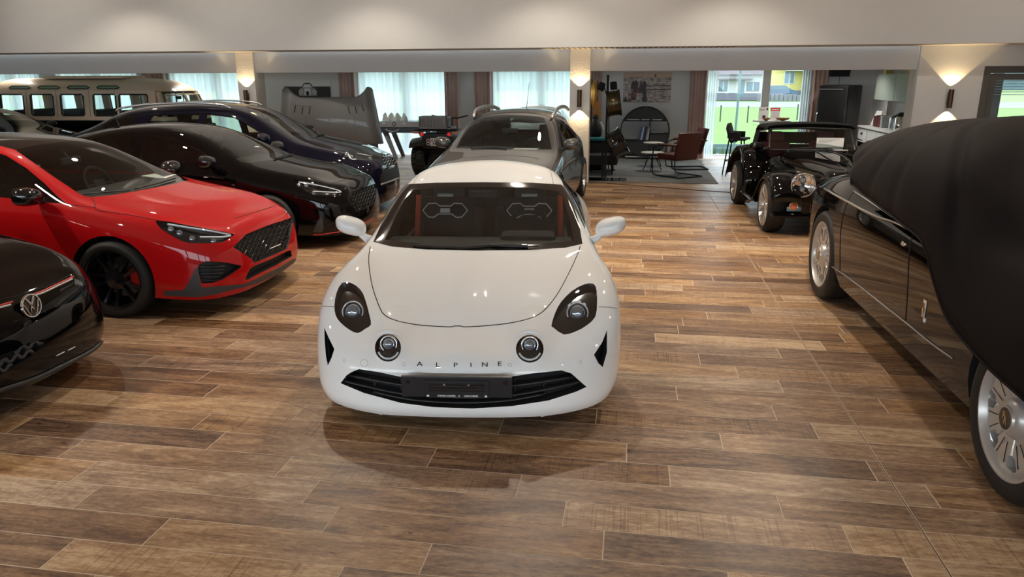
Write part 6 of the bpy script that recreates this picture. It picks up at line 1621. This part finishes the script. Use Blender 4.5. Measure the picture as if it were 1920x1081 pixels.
def kitchen():
    for i, (y0, y1, lb) in enumerate(((16.55, 17.80, 'sage wall cupboard nearer the fridge corner'), (15.25, 16.54, 'sage wall cupboard further from the fridge corner'))):
        r = thing('wall_cupboard', lb, 'cupboard', (5.55, (y0+y1)/2, 1.45), 0, 'sage cupboards over the worktop'); h = (y1-y0)/2
        obj('carcass', G().box((-.32, -h, 0), (0, h, .54)).vf, 'sage_cabinet', r)
        obj('cupboard_door', G().box((-.34, -h+.005, .004), (-.322, h-.005, .536)).vf, 'sage_cabinet', r)
    r = thing('base_cupboard', 'pale base cupboards with an oven under the kitchen worktop', 'cupboard', (5.55, 16.7, 0))
    obj('carcass', G().box((-.58, -1.45, .08), (0, 1.08, .84)).vf, 'sage_cabinet', r); ov = obj('oven_front', G().box((-.60, .45, .12), (-.58, 1.05, .83)).vf, 'white_plastic', r)
    obj('oven_window', G().box((-.605, .5, .2), (-.60, 1.0, .56)).vf, 'gloss_black', ov); obj('oven_handle', G().tube([(-.64, .5, .61), (-.64, 1.0, .61)], .012, 8).vf, 'chrome', ov); obj('oven_knob', G().lathe([(.001, .03), (.025, .03), (.03, 0)], 16, T(-.60, .75, .74) @ RY(-90)).vf, 'book_black', ov, True)
    for k in range(3): obj('cupboard_door', G().box((-.60, -1.44+.62*k, .1), (-.582, -.84+.62*k, .83)).vf, 'counter_white', r)
    w = tag(obj('worktop', G().box((4.93, 15.25, .86), (5.55, 17.80, .90), None, .006).vf, 'counter_white'), 'white kitchen worktop along the side wall', 'worktop')
    g = G(); g.box((-.005, -.10, 0), (.005, .10, .33), T(5.2, 17.60, .905) @ RZ(20) @ RY(22), .003); tag(obj('white_tablet', g.vf, 'white_plastic'), 'white tablet leaning on the worktop', 'tablet')
    for i, (y, m, lb) in enumerate(((17.25, 'dark_red_box', 'dark red coffee box next to the white tablet'), (17.10, 'book_black', 'black coffee box between two dark red boxes'), (16.95, 'dark_red_box', 'dark red coffee box beside the grey tin'), (16.78, 'book_grey', 'grey tin at the end of the coffee boxes'))):
        g = G(); g.box((5.12, y, .90), (5.32, y+.12, 1.12+.02*(i % 2)), None, .006); tag(obj('coffee_box', g.vf, m), lb, 'box', 'coffee boxes on the worktop')
    r = thing('steel_kettle', 'brushed steel canister kettle on the worktop', 'kettle', (5.2, 16.25, .90))
    obj('vessel', G().lathe([(.001, 0), (.10, 0), (.105, .02), (.10, .22), (.09, .24), (.001, .25)], 28).vf, 'brushed_metal', r, True, auto=40); obj('handle', G().tube([(.1, 0, .2), (.17, 0, .18), (.17, 0, .06), (.1, 0, .04)], .012, 8).vf, 'black_plastic', r, True); obj('lid', G().lathe([(.001, .275), (.03, .27), (.085, .245)], 24).vf, 'black_plastic', r, True)
    r = thing('pump_flask', 'silver pump flask with black lever beside the kettle', 'flask', (5.2, 15.97, .90))
    obj('vessel', G().lathe([(.001, 0), (.08, 0), (.085, .02), (.08, .24), (.06, .27), (.001, .28)], 26).vf, 'chrome', r, True, auto=40); obj('pump_head', G().box((-.06, -.05, .27), (.06, .05, .33), None, .015).vf, 'black_plastic', r); obj('spout', G().tube([(-.05, 0, .30), (-.12, 0, .28), (-.14, 0, .22)], .012, 8).vf, 'black_plastic', r, True); obj('lever', G().box((-.02, -.02, .33), (.09, .02, .35)).vf, 'black_plastic', r)
    for y, lb in ((17.35, 'yellow carton on the cupboard nearer the corner'), (15.95, 'yellow carton on the cupboard further from the corner')):
        g = G(); g.box((5.25, y, 1.992), (5.40, y+.17, 2.14), None, .003); tag(obj('yellow_carton', g.vf, 'yellow_box'), lb, 'carton', 'yellow cartons on the cupboards')
kitchen()

# ------------------------------------------------------------------ glazed door at the right
def glass_door():
    d = struct('door_1', G().box((5.70, 13.78, 0), (5.80, 13.95, 2.09)).vf, 'door_frame_grey')
    obj('frame_head', G().box((5.80, 13.78, 1.98), (7.35, 13.95, 2.09)).vf, 'door_frame_grey', d); obj('frame_jamb', G().box((7.25, 13.78, 0), (7.35, 13.95, 1.98)).vf, 'door_frame_grey', d)
    lf = obj('door_leaf_stile', G().box((5.81, 13.80, .02), (5.90, 13.90, 1.97)).vf, 'door_frame_grey', d)
    for lo, hi in (((5.90, 13.80, 1.87), (7.15, 13.90, 1.97)), ((5.90, 13.80, .02), (7.15, 13.90, .16)), ((7.15, 13.80, .02), (7.24, 13.90, 1.97))): obj('leaf_rail', G().box(lo, hi).vf, 'door_frame_grey', lf)
    obj('pane', G().box((5.90, 13.84, .16), (7.15, 13.85, 1.87)).vf, 'window_glass', lf)
    r = thing('outer_blind', 'raised slatted blind outside the glazed door', 'blind', (6.5, 14.3, 0)); 
    for i in range(9): obj('blind_slat', G().box((-.75, -.03, 1.62+.045*i), (.9, .03, 1.632+.045*i), RX(0)).vf, 'brushed_metal', r)
    for x in (-.33, ): obj('blind_post', G().box((x-.09, .05, 0), (x+.09, .15, 2.1)).vf, 'grey_post', r)
mat('grey_post', (.22, .22, .23), .5)
glass_door()
def spiky_plant():
    r = thing('spiky_plant', 'dark spiky potted plant in front of the glazed door', 'plant', (6.45, 13.25, 0)); rr = random.Random(9)
    obj('pot', G().lathe([(.001, 0), (.16, 0), (.22, .45), (.20, .45), (.17, .4), (.001, .4)], 24).vf, 'book_grey', r, True, auto=40)
    obj('stem', G().tube([(0, 0, .4), (.01, 0, .95)], .04, 8).vf, 'black_trim', r)
    for i in range(26):
        a = i*2.4; e = .15+.8*rr.random(); L_ = .3+.1*rr.random(); d = Vector((math.cos(a)*math.cos(e), math.sin(a)*math.cos(e), math.sin(e)))
        p = Vector((0, 0, .85+.012*i)); obj('leaf', G().tube([p, p+d*L_*.5+Vector((0, 0, .02)), p+d*L_], [(.022, .005), (.02, .004), (.001, .001)], 6).vf, 'dark_leaf', r)
mat('dark_leaf', (.015, .03, .018), .5)
spiky_plant()

# ------------------------------------------------------------------ raised bonnet, football table, quad
def raised_bonnet():
    r = thing('raised_bonnet_car', 'grey sports car with its long vented bonnet tipped up behind the navy estate', 'car', (-6.08, 14.5, 0), R(22))
    W = 1.0; z0, z1 = .62, 1.62
    def fn(i, a):
        x = (i-.5)*2; ax = abs(x); edge = max(0, (ax-.78)/.22)
        zt = 1.575+.20*(max(0, ax-.60)/.28)**1.5 if ax < .88 else 1.775-.06*((ax-.88)/.12)**2
        half = .90+.16*(1-a)
        return Vector((x*half, .10*a-.09*(1-x*x)*math.sin(a*math.pi*.8)+.16*edge**2, z0+(zt-z0)*a))
    g = G(); g.grid(fn, 49, 25); o = obj('bonnet', g.vf, 'grey_car_panel', r, True); o.modifiers.new('t', 'SOLIDIFY').thickness = .03
    for sg in (-1, 1):
        for k in range(3):
            i = .5+sg*(.20+.075*k); pts = [fn(i, .80+.04*k*0), fn(i+sg*.004, .72), fn(i+sg*.01, .66)]
            obj('vent_slot', G().tube([p+Vector((0, -.01, 0)) for p in pts], (.008), 6).vf, 'slot_dark', o)
        obj('vent_blade', G().tube([fn(.5+sg*t, .82)+Vector((0, -.006, 0)) for t in (.17, .25, .33, .38)], .006, 6).vf, 'grey_car_panel', o)
        obj('bonnet_crease', G().tube([fn(.5+sg*.25, a)+Vector((0, -.004, 0)) for a in (.05, .25, .45, .6)], .006, 6).vf, 'grey_car_panel', o)
    # nose and flanks of the car below the bonnet
    g = G(); g.grid(lambda i, a: Vector(((i-.5)*2*(.92+.04*math.sin(a*math.pi)), .02+.22*abs((i-.5)*2)**3-.05*math.sin(a*math.pi), .16+.48*a)), 25, 8); obj('nose', g.vf, 'grey_car_panel', r, True)
    for sg in (-1, 1):
        g = G(); g.grid(lambda i, a, sg=sg: Vector((sg*(.96-.06*a*a), .24+i*3.0, .2+(.5+.12*i)*a)), 12, 6); obj('flank', g.vf, 'grey_car_panel', r, True)
        for u in (.75, 2.75): g = G(); g.lathe([(.2, -.11), (.32, -.1), (.33, 0), (.32, .1), (.2, .11), (.001, .09)], 32, T(sg*.86, u, .33) @ RY(90*sg)); obj('wheel', g.vf, 'tyre_rubber', r, True, auto=50)
    obj('cabin_block', G().box((-.75, 1.7, .5), (.75, 3.2, 1.15), None, .15).vf, 'gloss_black', r, True, auto=40); obj('floor_pan', G().box((-.8, .3, .2), (.8, 3.2, .45)).vf, 'black_trim', r)
raised_bonnet()
def football_table():
    r = thing('football_table', 'grey table football cabinet with splayed legs before the sheer curtain', 'games table', (-5.60, 18.28, 0))
    g = G(); g.prism([(-.72, .64), (-.72, .90), (.70, .90), (.72, .86), (.58, .70), (.45, .64)], -.38, .38, RX(90)); obj('cabinet', g.vf, 'table_dark', r)
    g = G(); g.prism([(-.74, .78), (-.74, .91), (.70, .91), (.62, .86), (.4, .78)], .38, .395, RX(90)); obj('side_panel', g.vf, 'table_grey', r)
    obj('goal_handle', G().tube([(-.45, -.42, .73), (-.40, -.44, .69), (-.28, -.44, .67), (-.16, -.44, .69), (-.11, -.42, .73)], .016, 8).vf, 'table_grey', r, True)
    for x in (-.50, .02): obj('badge', G().box((x-.04, -.405, .855), (x+.04, -.396, .88), None, .004).vf, 'white_plastic', r)
    obj('dial', G().lathe([(.03, 0), (.045, .01), (.05, 0)], 20, T(-.24, -.397, .85) @ RX(90)).vf, 'book_black', r, True)
    obj('glass_top', G().box((-.7, -.36, .905), (.68, .36, .915)).vf, 'window_glass', r)
    for x in (-.5, .42):
        for y in (-.3, .3): g = G(); g.add([(x-.07, y-.02, .64), (x+.07, y-.02, .64), (x+.30, y-.02, 0), (x+.20, y-.02, 0), (x-.07, y+.02, .64), (x+.07, y+.02, .64), (x+.30, y+.02, 0), (x+.20, y+.02, 0)], [[0, 1, 2, 3], [4, 7, 6, 5], [0, 4, 5, 1], [1, 5, 6, 2], [2, 6, 7, 3], [3, 7, 4, 0]]); obj('leg', g.vf, 'table_grey', r)
    g = G(); g.grid(lambda i, a: Vector((-6.20+.62*i+.02*math.sin(a*6), 18.15+.12*math.sin(i*19)*(.3+.7*(1-abs(a-.5)))*.5+.18*(a-.5), .918+.20*math.sin(a*math.pi)**.6*(.7+.3*math.sin(i*23)))), 40, 12)
    tag(obj('crumpled_bag', g.vf, 'bag_white', None, True), 'crumpled pale bag lying on the table football cabinet', 'bag')
football_table()
def quad():
    r = thing('quad_bike', 'black quad bike seen from behind with number plate and red tail lamps', 'quad bike', (-3.93, 14.75, 0))
    for sg in (-1, 1):
        for y in (.25, 1.45):
            Mx = T(sg*.42, y, .32) @ RY(90*sg)
            w = obj('wheel', G().lathe([(.14, -.12), (.28, -.13), (.31, -.08), (.315, 0), (.31, .08), (.28, .13), (.14, .12), (.001, .08)], 32, Mx).vf, 'tyre_rubber', r, True, auto=40)
            for k in range(18):
                a = 2*math.pi*k/18
                for zz in (-.06, .06): obj('tread_block', G().box((-.02, -.035, -.04), (.022, .035, .04), Mx @ RZ(math.degrees(a)+(6 if zz > 0 else 0)) @ T(.315, 0, zz)).vf, 'tyre_rubber', w)
        g = G(); g.grid(lambda i, a, sg=sg: Vector((sg*(.22+.34*a), .25+.38*math.cos(math.pi*(1-i))*.95, .62+.17*math.sin(math.pi*i)-.05*a)), 14, 5); o = obj('mudguard', g.vf, 'black_plastic', r, True); o.modifiers.new('t', 'SOLIDIFY').thickness = .015
        obj('tail_lamp', G().lathe([(.001, .02), (.03, .015), (.038, 0)], 16, T(sg*.28, -.10, .85) @ RX(90)).vf, 'quad_red', r, True); obj('indicator', G().box((sg*.40-.06, -.12, .86), (sg*.40+.06, -.09, .90), None, .008).vf, 'orange_lens', r)
    obj('body_tail', G().box((-.30, -.08, .55), (.30, .9, .86), None, .05).vf, 'black_plastic', r, True, auto=40); obj('chassis', G().box((-.18, .1, .25), (.18, 1.6, .6), None, .04).vf, 'black_trim', r)
    obj('seat', G().box((-.16, .5, .82), (.16, 1.1, .96), None, .05).vf, 'seat_leather', r, True, auto=40)
    for y in (-.12, .12, .36): obj('rack_tube', G().tube([(-.42, y, .92), (.42, y, .92)], .012, 8).vf, 'black_trim', r)
    for x in (-.42, -.15, .15, .42): obj('rack_tube', G().tube([(x, -.13, .92), (x, .38, .92)], .012, 8).vf, 'black_trim', r)
    obj('handlebar', G().tube([(-.40, 1.15, 1.16), (-.15, 1.25, 1.10), (.15, 1.25, 1.10), (.40, 1.15, 1.16)], .014, 8).vf, 'black_trim', r); obj('steering_column', G().tube([(0, 1.25, 1.1), (0, 1.4, .7)], .025, 8).vf, 'black_trim', r)
    pl = obj('number_plate', G().box((-.10, -.145, .62), (.075, -.135, .775), None, .003).vf, 'plate_white', r)
    for tx, x, z in (('LU', -.01, .725), ('44', -.01, .66)):
        v, f = text_vf(tx, .085, bold=.001); g = G(); g.add(v, f, T(x, -.148, z) @ RX(90)); q = obj('plate_lettering', g.vf, 'black_print', pl); q['kind'] = 'stuff'
    obj('plate_shield', G().box((-.09, -.147, .71), (-.065, -.145, .74)).vf, 'sign_red', pl)
    for z in (.66, .72): obj('round_sticker', G().lathe([(.022, .001), (.034, .001)], 18, T(-.16, -.09, z) @ RX(90)).vf, 'plate_white', r)
    c_ = thing('plastic_crate', 'grey slatted plastic crate on the rear rack of the quad bike', 'crate', (-3.98, 14.86, .935)); W, D, H = .29, .19, .26
    for (lo, hi) in (((-W, -D, 0), (W, D, .015)), ((-W, -D, H-.05), (W, -D+.015, H)), ((-W, D-.015, H-.05), (W, D, H)), ((-W, -D, H-.05), (-W+.015, D, H)), ((W-.015, -D, H-.05), (W, D, H)), ((-W, -D, 0), (W, -D+.015, .05)), ((-W, D-.015, 0), (W, D, .05))): obj('crate_rail', G().box(lo, hi).vf, 'crate_grey', c_)
    for i in range(15):
        x = -W+.0+i*(2*W-.02)/14
        obj('crate_slat', G().box((x, -D, .05), (x+.022, -D+.01, H-.05)).vf, 'crate_grey', c_); obj('crate_slat', G().box((x, D-.01, .05), (x+.022, D, H-.05)).vf, 'crate_grey', c_)
    for i in range(9): y = -D+i*(2*D-.02)/8; obj('crate_slat', G().box((-W, y, .05), (-W+.01, y+.022, H-.05)).vf, 'crate_grey', c_); obj('crate_slat', G().box((W-.01, y, .05), (W, y+.022, H-.05)).vf, 'crate_grey', c_)
quad()
_ps = [on_z(x, y, 1.0) for x, y in ((265, 330), (290, 325.5), (306, 331), (330, 326.5), (310, 334), (288, 333))]
_pg = G(); _pg.add([p for p in _ps]+[p+Vector((0, 0, .003)) for p in _ps], [[5, 4, 3, 2, 1, 0], [6, 7, 8, 9, 10, 11]]+[[i, (i+1) % 6, 6+(i+1) % 6, 6+i] for i in range(6)])
tag(obj('paper_sheet', _pg.vf, 'paper'), 'white paper sheet behind the windscreen of the red hatchback', 'paper')
tag(obj('floor_cable', G().tube(spline([(-.45, 14.05, .006), (.3, 13.75, .006), (1.0, 13.45, .006), (1.75, 13.2, .006)], 6), .006, 6).vf, 'black_trim', None, True), 'thin black cable across the floor before the rug', 'cable')
# ------------------------------------------------------------------ outside: lawn, road, two houses, hills
mat('lawn_grass', (.095, .175, .022), .9, noise=(.6, .25)); mat('rough_grass', (.14, .20, .06), .95, noise=(5, .5))
mat('asphalt', (.16, .165, .18), .9); mat('ballast', (.14, .14, .15), .95, noise=(30, .5)); mat('terrace', (.22, .22, .22), .8)
mat('house_white', (.42, .42, .41), .9); mat('house_yellow', (.42, .36, .12), .9); mat('roof_tile', (.13, .11, .115), .8, noise=(3, .2)); mat('blue_roof', (.06, .10, .17), .7)
mat('house_window', (.07, .13, .16), .2); mat('house_base', (.13, .125, .15), .9); mat('hill_green', (.04, .07, .075), .95, noise=(.06, .5)); mat('pole_grey', (.10, .16, .15), .5); mat('wood_post', (.05, .045, .035), .9)
GZ = -.30
def ground(name, x0, x1, y0, y1, z, m): return struct(name, ([(x0, y0, z), (x1, y0, z), (x1, y1, z), (x0, y1, z)], [[0, 1, 2, 3]]), m)
ground('ground', -150, 170, 19.3, 190, GZ-.05, 'rough_grass'); ground('ground_side', 9.31, 170, -40, 19.3, GZ-.05, 'lawn_grass'); ground('ground_front', -150, 170, -80, -5.31, GZ-.05, 'terrace')
ground('lawn_strip', -120, 140, 26.5, 62, GZ, 'lawn_grass'); ground('railway_bed', -120, 140, 22.6, 26.4, GZ+.01, 'ballast'); ground('road', -120, 140, 62, 76, GZ+.01, 'asphalt')
ground('lawn_side', 5.9, 60, 14.3, 40, GZ+.012, 'lawn_grass')
struct('terrace', G().box((-19, 19.31, GZ-.1), (6, 20.3, -.02)).vf, 'terrace')
for y in (23.6, 25.1): struct('rail_track', G().box((-120, y-.04, GZ+.01), (140, y+.04, GZ+.16)).vf, 'pole_grey')
def house(name, label, X, Y, w, d, eave, ridge, wall, roof, wins, extra=None):
    r = thing(name, label, 'house', (X, Y, GZ))
    obj('walls', G().box((0, 0, 0), (w, d, eave)).vf, wall, r); obj('plinth', G().box((-.02, -.03, 0), (w+.02, 0, .75)).vf, 'house_base', r)
    o_ = .55; v = [(-o_, -o_, eave-.15), (w+o_, -o_, eave-.15), (w+o_, d+o_, eave-.15), (-o_, d+o_, eave-.15), (1.6, d/2, ridge), (w-1.6, d/2, ridge)]
    obj('roof', (v, [[0, 1, 5, 4], [2, 3, 4, 5], [1, 2, 5], [3, 0, 4], [3, 2, 1, 0]]), roof, r)
    for (x0, x1, z0, z1) in wins:
        f_ = obj('window', G().box((x0-.08, -.06, z0-.08), (x1+.08, -.005, z1+.08)).vf, 'house_white' if wall != 'house_white' else 'house_base', r); obj('pane', G().box((x0, -.07, z0), (x1, -.061, z1)).vf, 'house_window', f_)
        obj('glazing_bar', G().box(((x0+x1)/2-.04, -.075, z0), ((x0+x1)/2+.04, -.071, z1)).vf, 'house_white', f_)
    return r
hx = on_y(1337, 180, 82).x
h1 = house('white_house', 'low white house with grey tiled roof across the lawn', hx-4.6, 82, 9.6, 8, 2.75, 6.2, 'house_white', 'roof_tile', [(-0.0+5.2, 5.9, 1.0, 1.9), (8.0, 9.1, 1.0, 1.75), (2.2, 3.2, 1.0, 1.8)])
obj('porch_roof', G().box((5.0, -.9, 2.1), (8.4, 0, 2.2)).vf, 'roof_tile', h1); obj('front_door', G().box((7.1, -.05, .3), (7.7, -.005, 2.0)).vf, 'house_window', h1)
yx = on_y(1452, 180, 98).x
h2 = house('yellow_house', 'yellow house with blue-grey roof and outside stair across the lawn', yx, 98, 8.0, 7, 5.0, 7.6, 'house_yellow', 'blue_roof', [(1.0, 2.1, 1.6, 2.9), (3.0, 4.2, 3.9, 4.8), (6.2, 7.2, 1.6, 2.9)])
obj('balcony', G().box((1.0, -1.2, 3.05), (5.0, 0, 3.2)).vf, 'house_white', h2); obj('balcony_rail', G().box((1.0, -1.2, 3.2), (5.0, -1.15, 4.0)).vf, 'house_base', h2)
for i in range(8): obj('stair_step', G().box((3.2+.4*i, -1.1, 0), (3.6+.4*i, 0, 3.05-.36*i)).vf, 'house_white', h2)
cx_ = on_y(1455, 185, 90)
pc = thing('parked_car', 'blue car parked in front of the yellow house', 'car', (cx_.x, 90, GZ))
g = G(); g.prism([(-2, .3), (-2.05, .75), (-1.3, .95), (-.7, 1.4), (.8, 1.42), (1.4, 1.0), (2.0, .85), (2.1, .35)], -.8, .8, RX(90)); obj('shell', g.vf, 'blue_roof', pc)
g = G(); g.prism([(-1.1, .98), (-.62, 1.34), (.74, 1.36), (1.2, 1.0)], .801, .81, RX(90)); obj('side_glass', g.vf, 'house_window', pc)
for x in (-1.25, 1.25): obj('wheel', G().lathe([(.001, .1), (.31, .1), (.31, -.1)], 18, T(x, -.75, .31) @ RX(90)).vf, 'tyre_rubber', pc)
def garden_wall():
    r = thing('garden_wall', 'low stone wall between the two houses', 'wall', (on_y(1420, 185, 79).x, 79, GZ)); rr = random.Random(6)
    for i in range(16): x = i*.42; obj('stone', G().box((x, 0, 0), (x+.38+.03*rr.random(), .4, .5+.25*rr.random()), None, .05).vf, 'ballast', r)
garden_wall()
def hill(name, x0, x1, Y, h, seed):
    rr = random.Random(seed); n = 24; v = []; f = []
    for i in range(n+1):
        x = x0+(x1-x0)*i/n; z = h*(.55+.45*math.sin(i/n*math.pi))*(1+.12*(rr.random()-.5)); v += [(x, Y, GZ-1), (x, Y+12, z*.7), (x, Y+30, z)]
    for i in range(n):
        for k in range(2): a = i*3+k; f.append([a, a+3, a+4, a+1])
    struct(name, (v, f), 'hill_green')
hill('hills', -150, 170, 150, 26, 1)
p = on_y(1382, 200, 23.2); tag(obj('lamp_pole', G().tube([(p.x, 23.2, GZ), (p.x+.06, 23.2, 6)], .035, 8).vf, 'pole_grey'), 'thin dark pole standing outside the garden window', 'pole')
for x, y0 in ((1350, 228), (1401, 230), (1494, 225)):
    q = on_z(x, y0, GZ); tag(obj('fence_post', G().box((q.x-.03, q.y-.03, GZ), (q.x+.03, q.y+.03, GZ+.85)).vf, 'wood_post'), 'short wooden post on the lawn %s' % {1350: 'left of the thin pole', 1401: 'right of the thin pole', 1494: 'behind the high table signs'}[x], 'post', 'posts on the lawn')
# weeds just outside the glass
g = G(); rr = random.Random(12)
for i in range(900):
    x = 1.2+3.6*rr.random(); y = 20.4+2.0*rr.random(); h = .08+.35*rr.random()**2; a = rr.random()*6.28; dx, dy = .03*math.cos(a), .03*math.sin(a)
    g.add([(x-dx, y-dy, GZ-.04), (x+dx, y+dy, GZ-.04), (x+.15*(rr.random()-.5), y+.1*(rr.random()-.5), GZ+h)], [[0, 1, 2]])
tag(obj('weeds', g.vf, 'weed_green' if 'weed_green' in MATS else mat('weed_green', (.08, .15, .025), .8)), 'rough weeds growing just outside the garden window', 'weeds', kind='stuff')
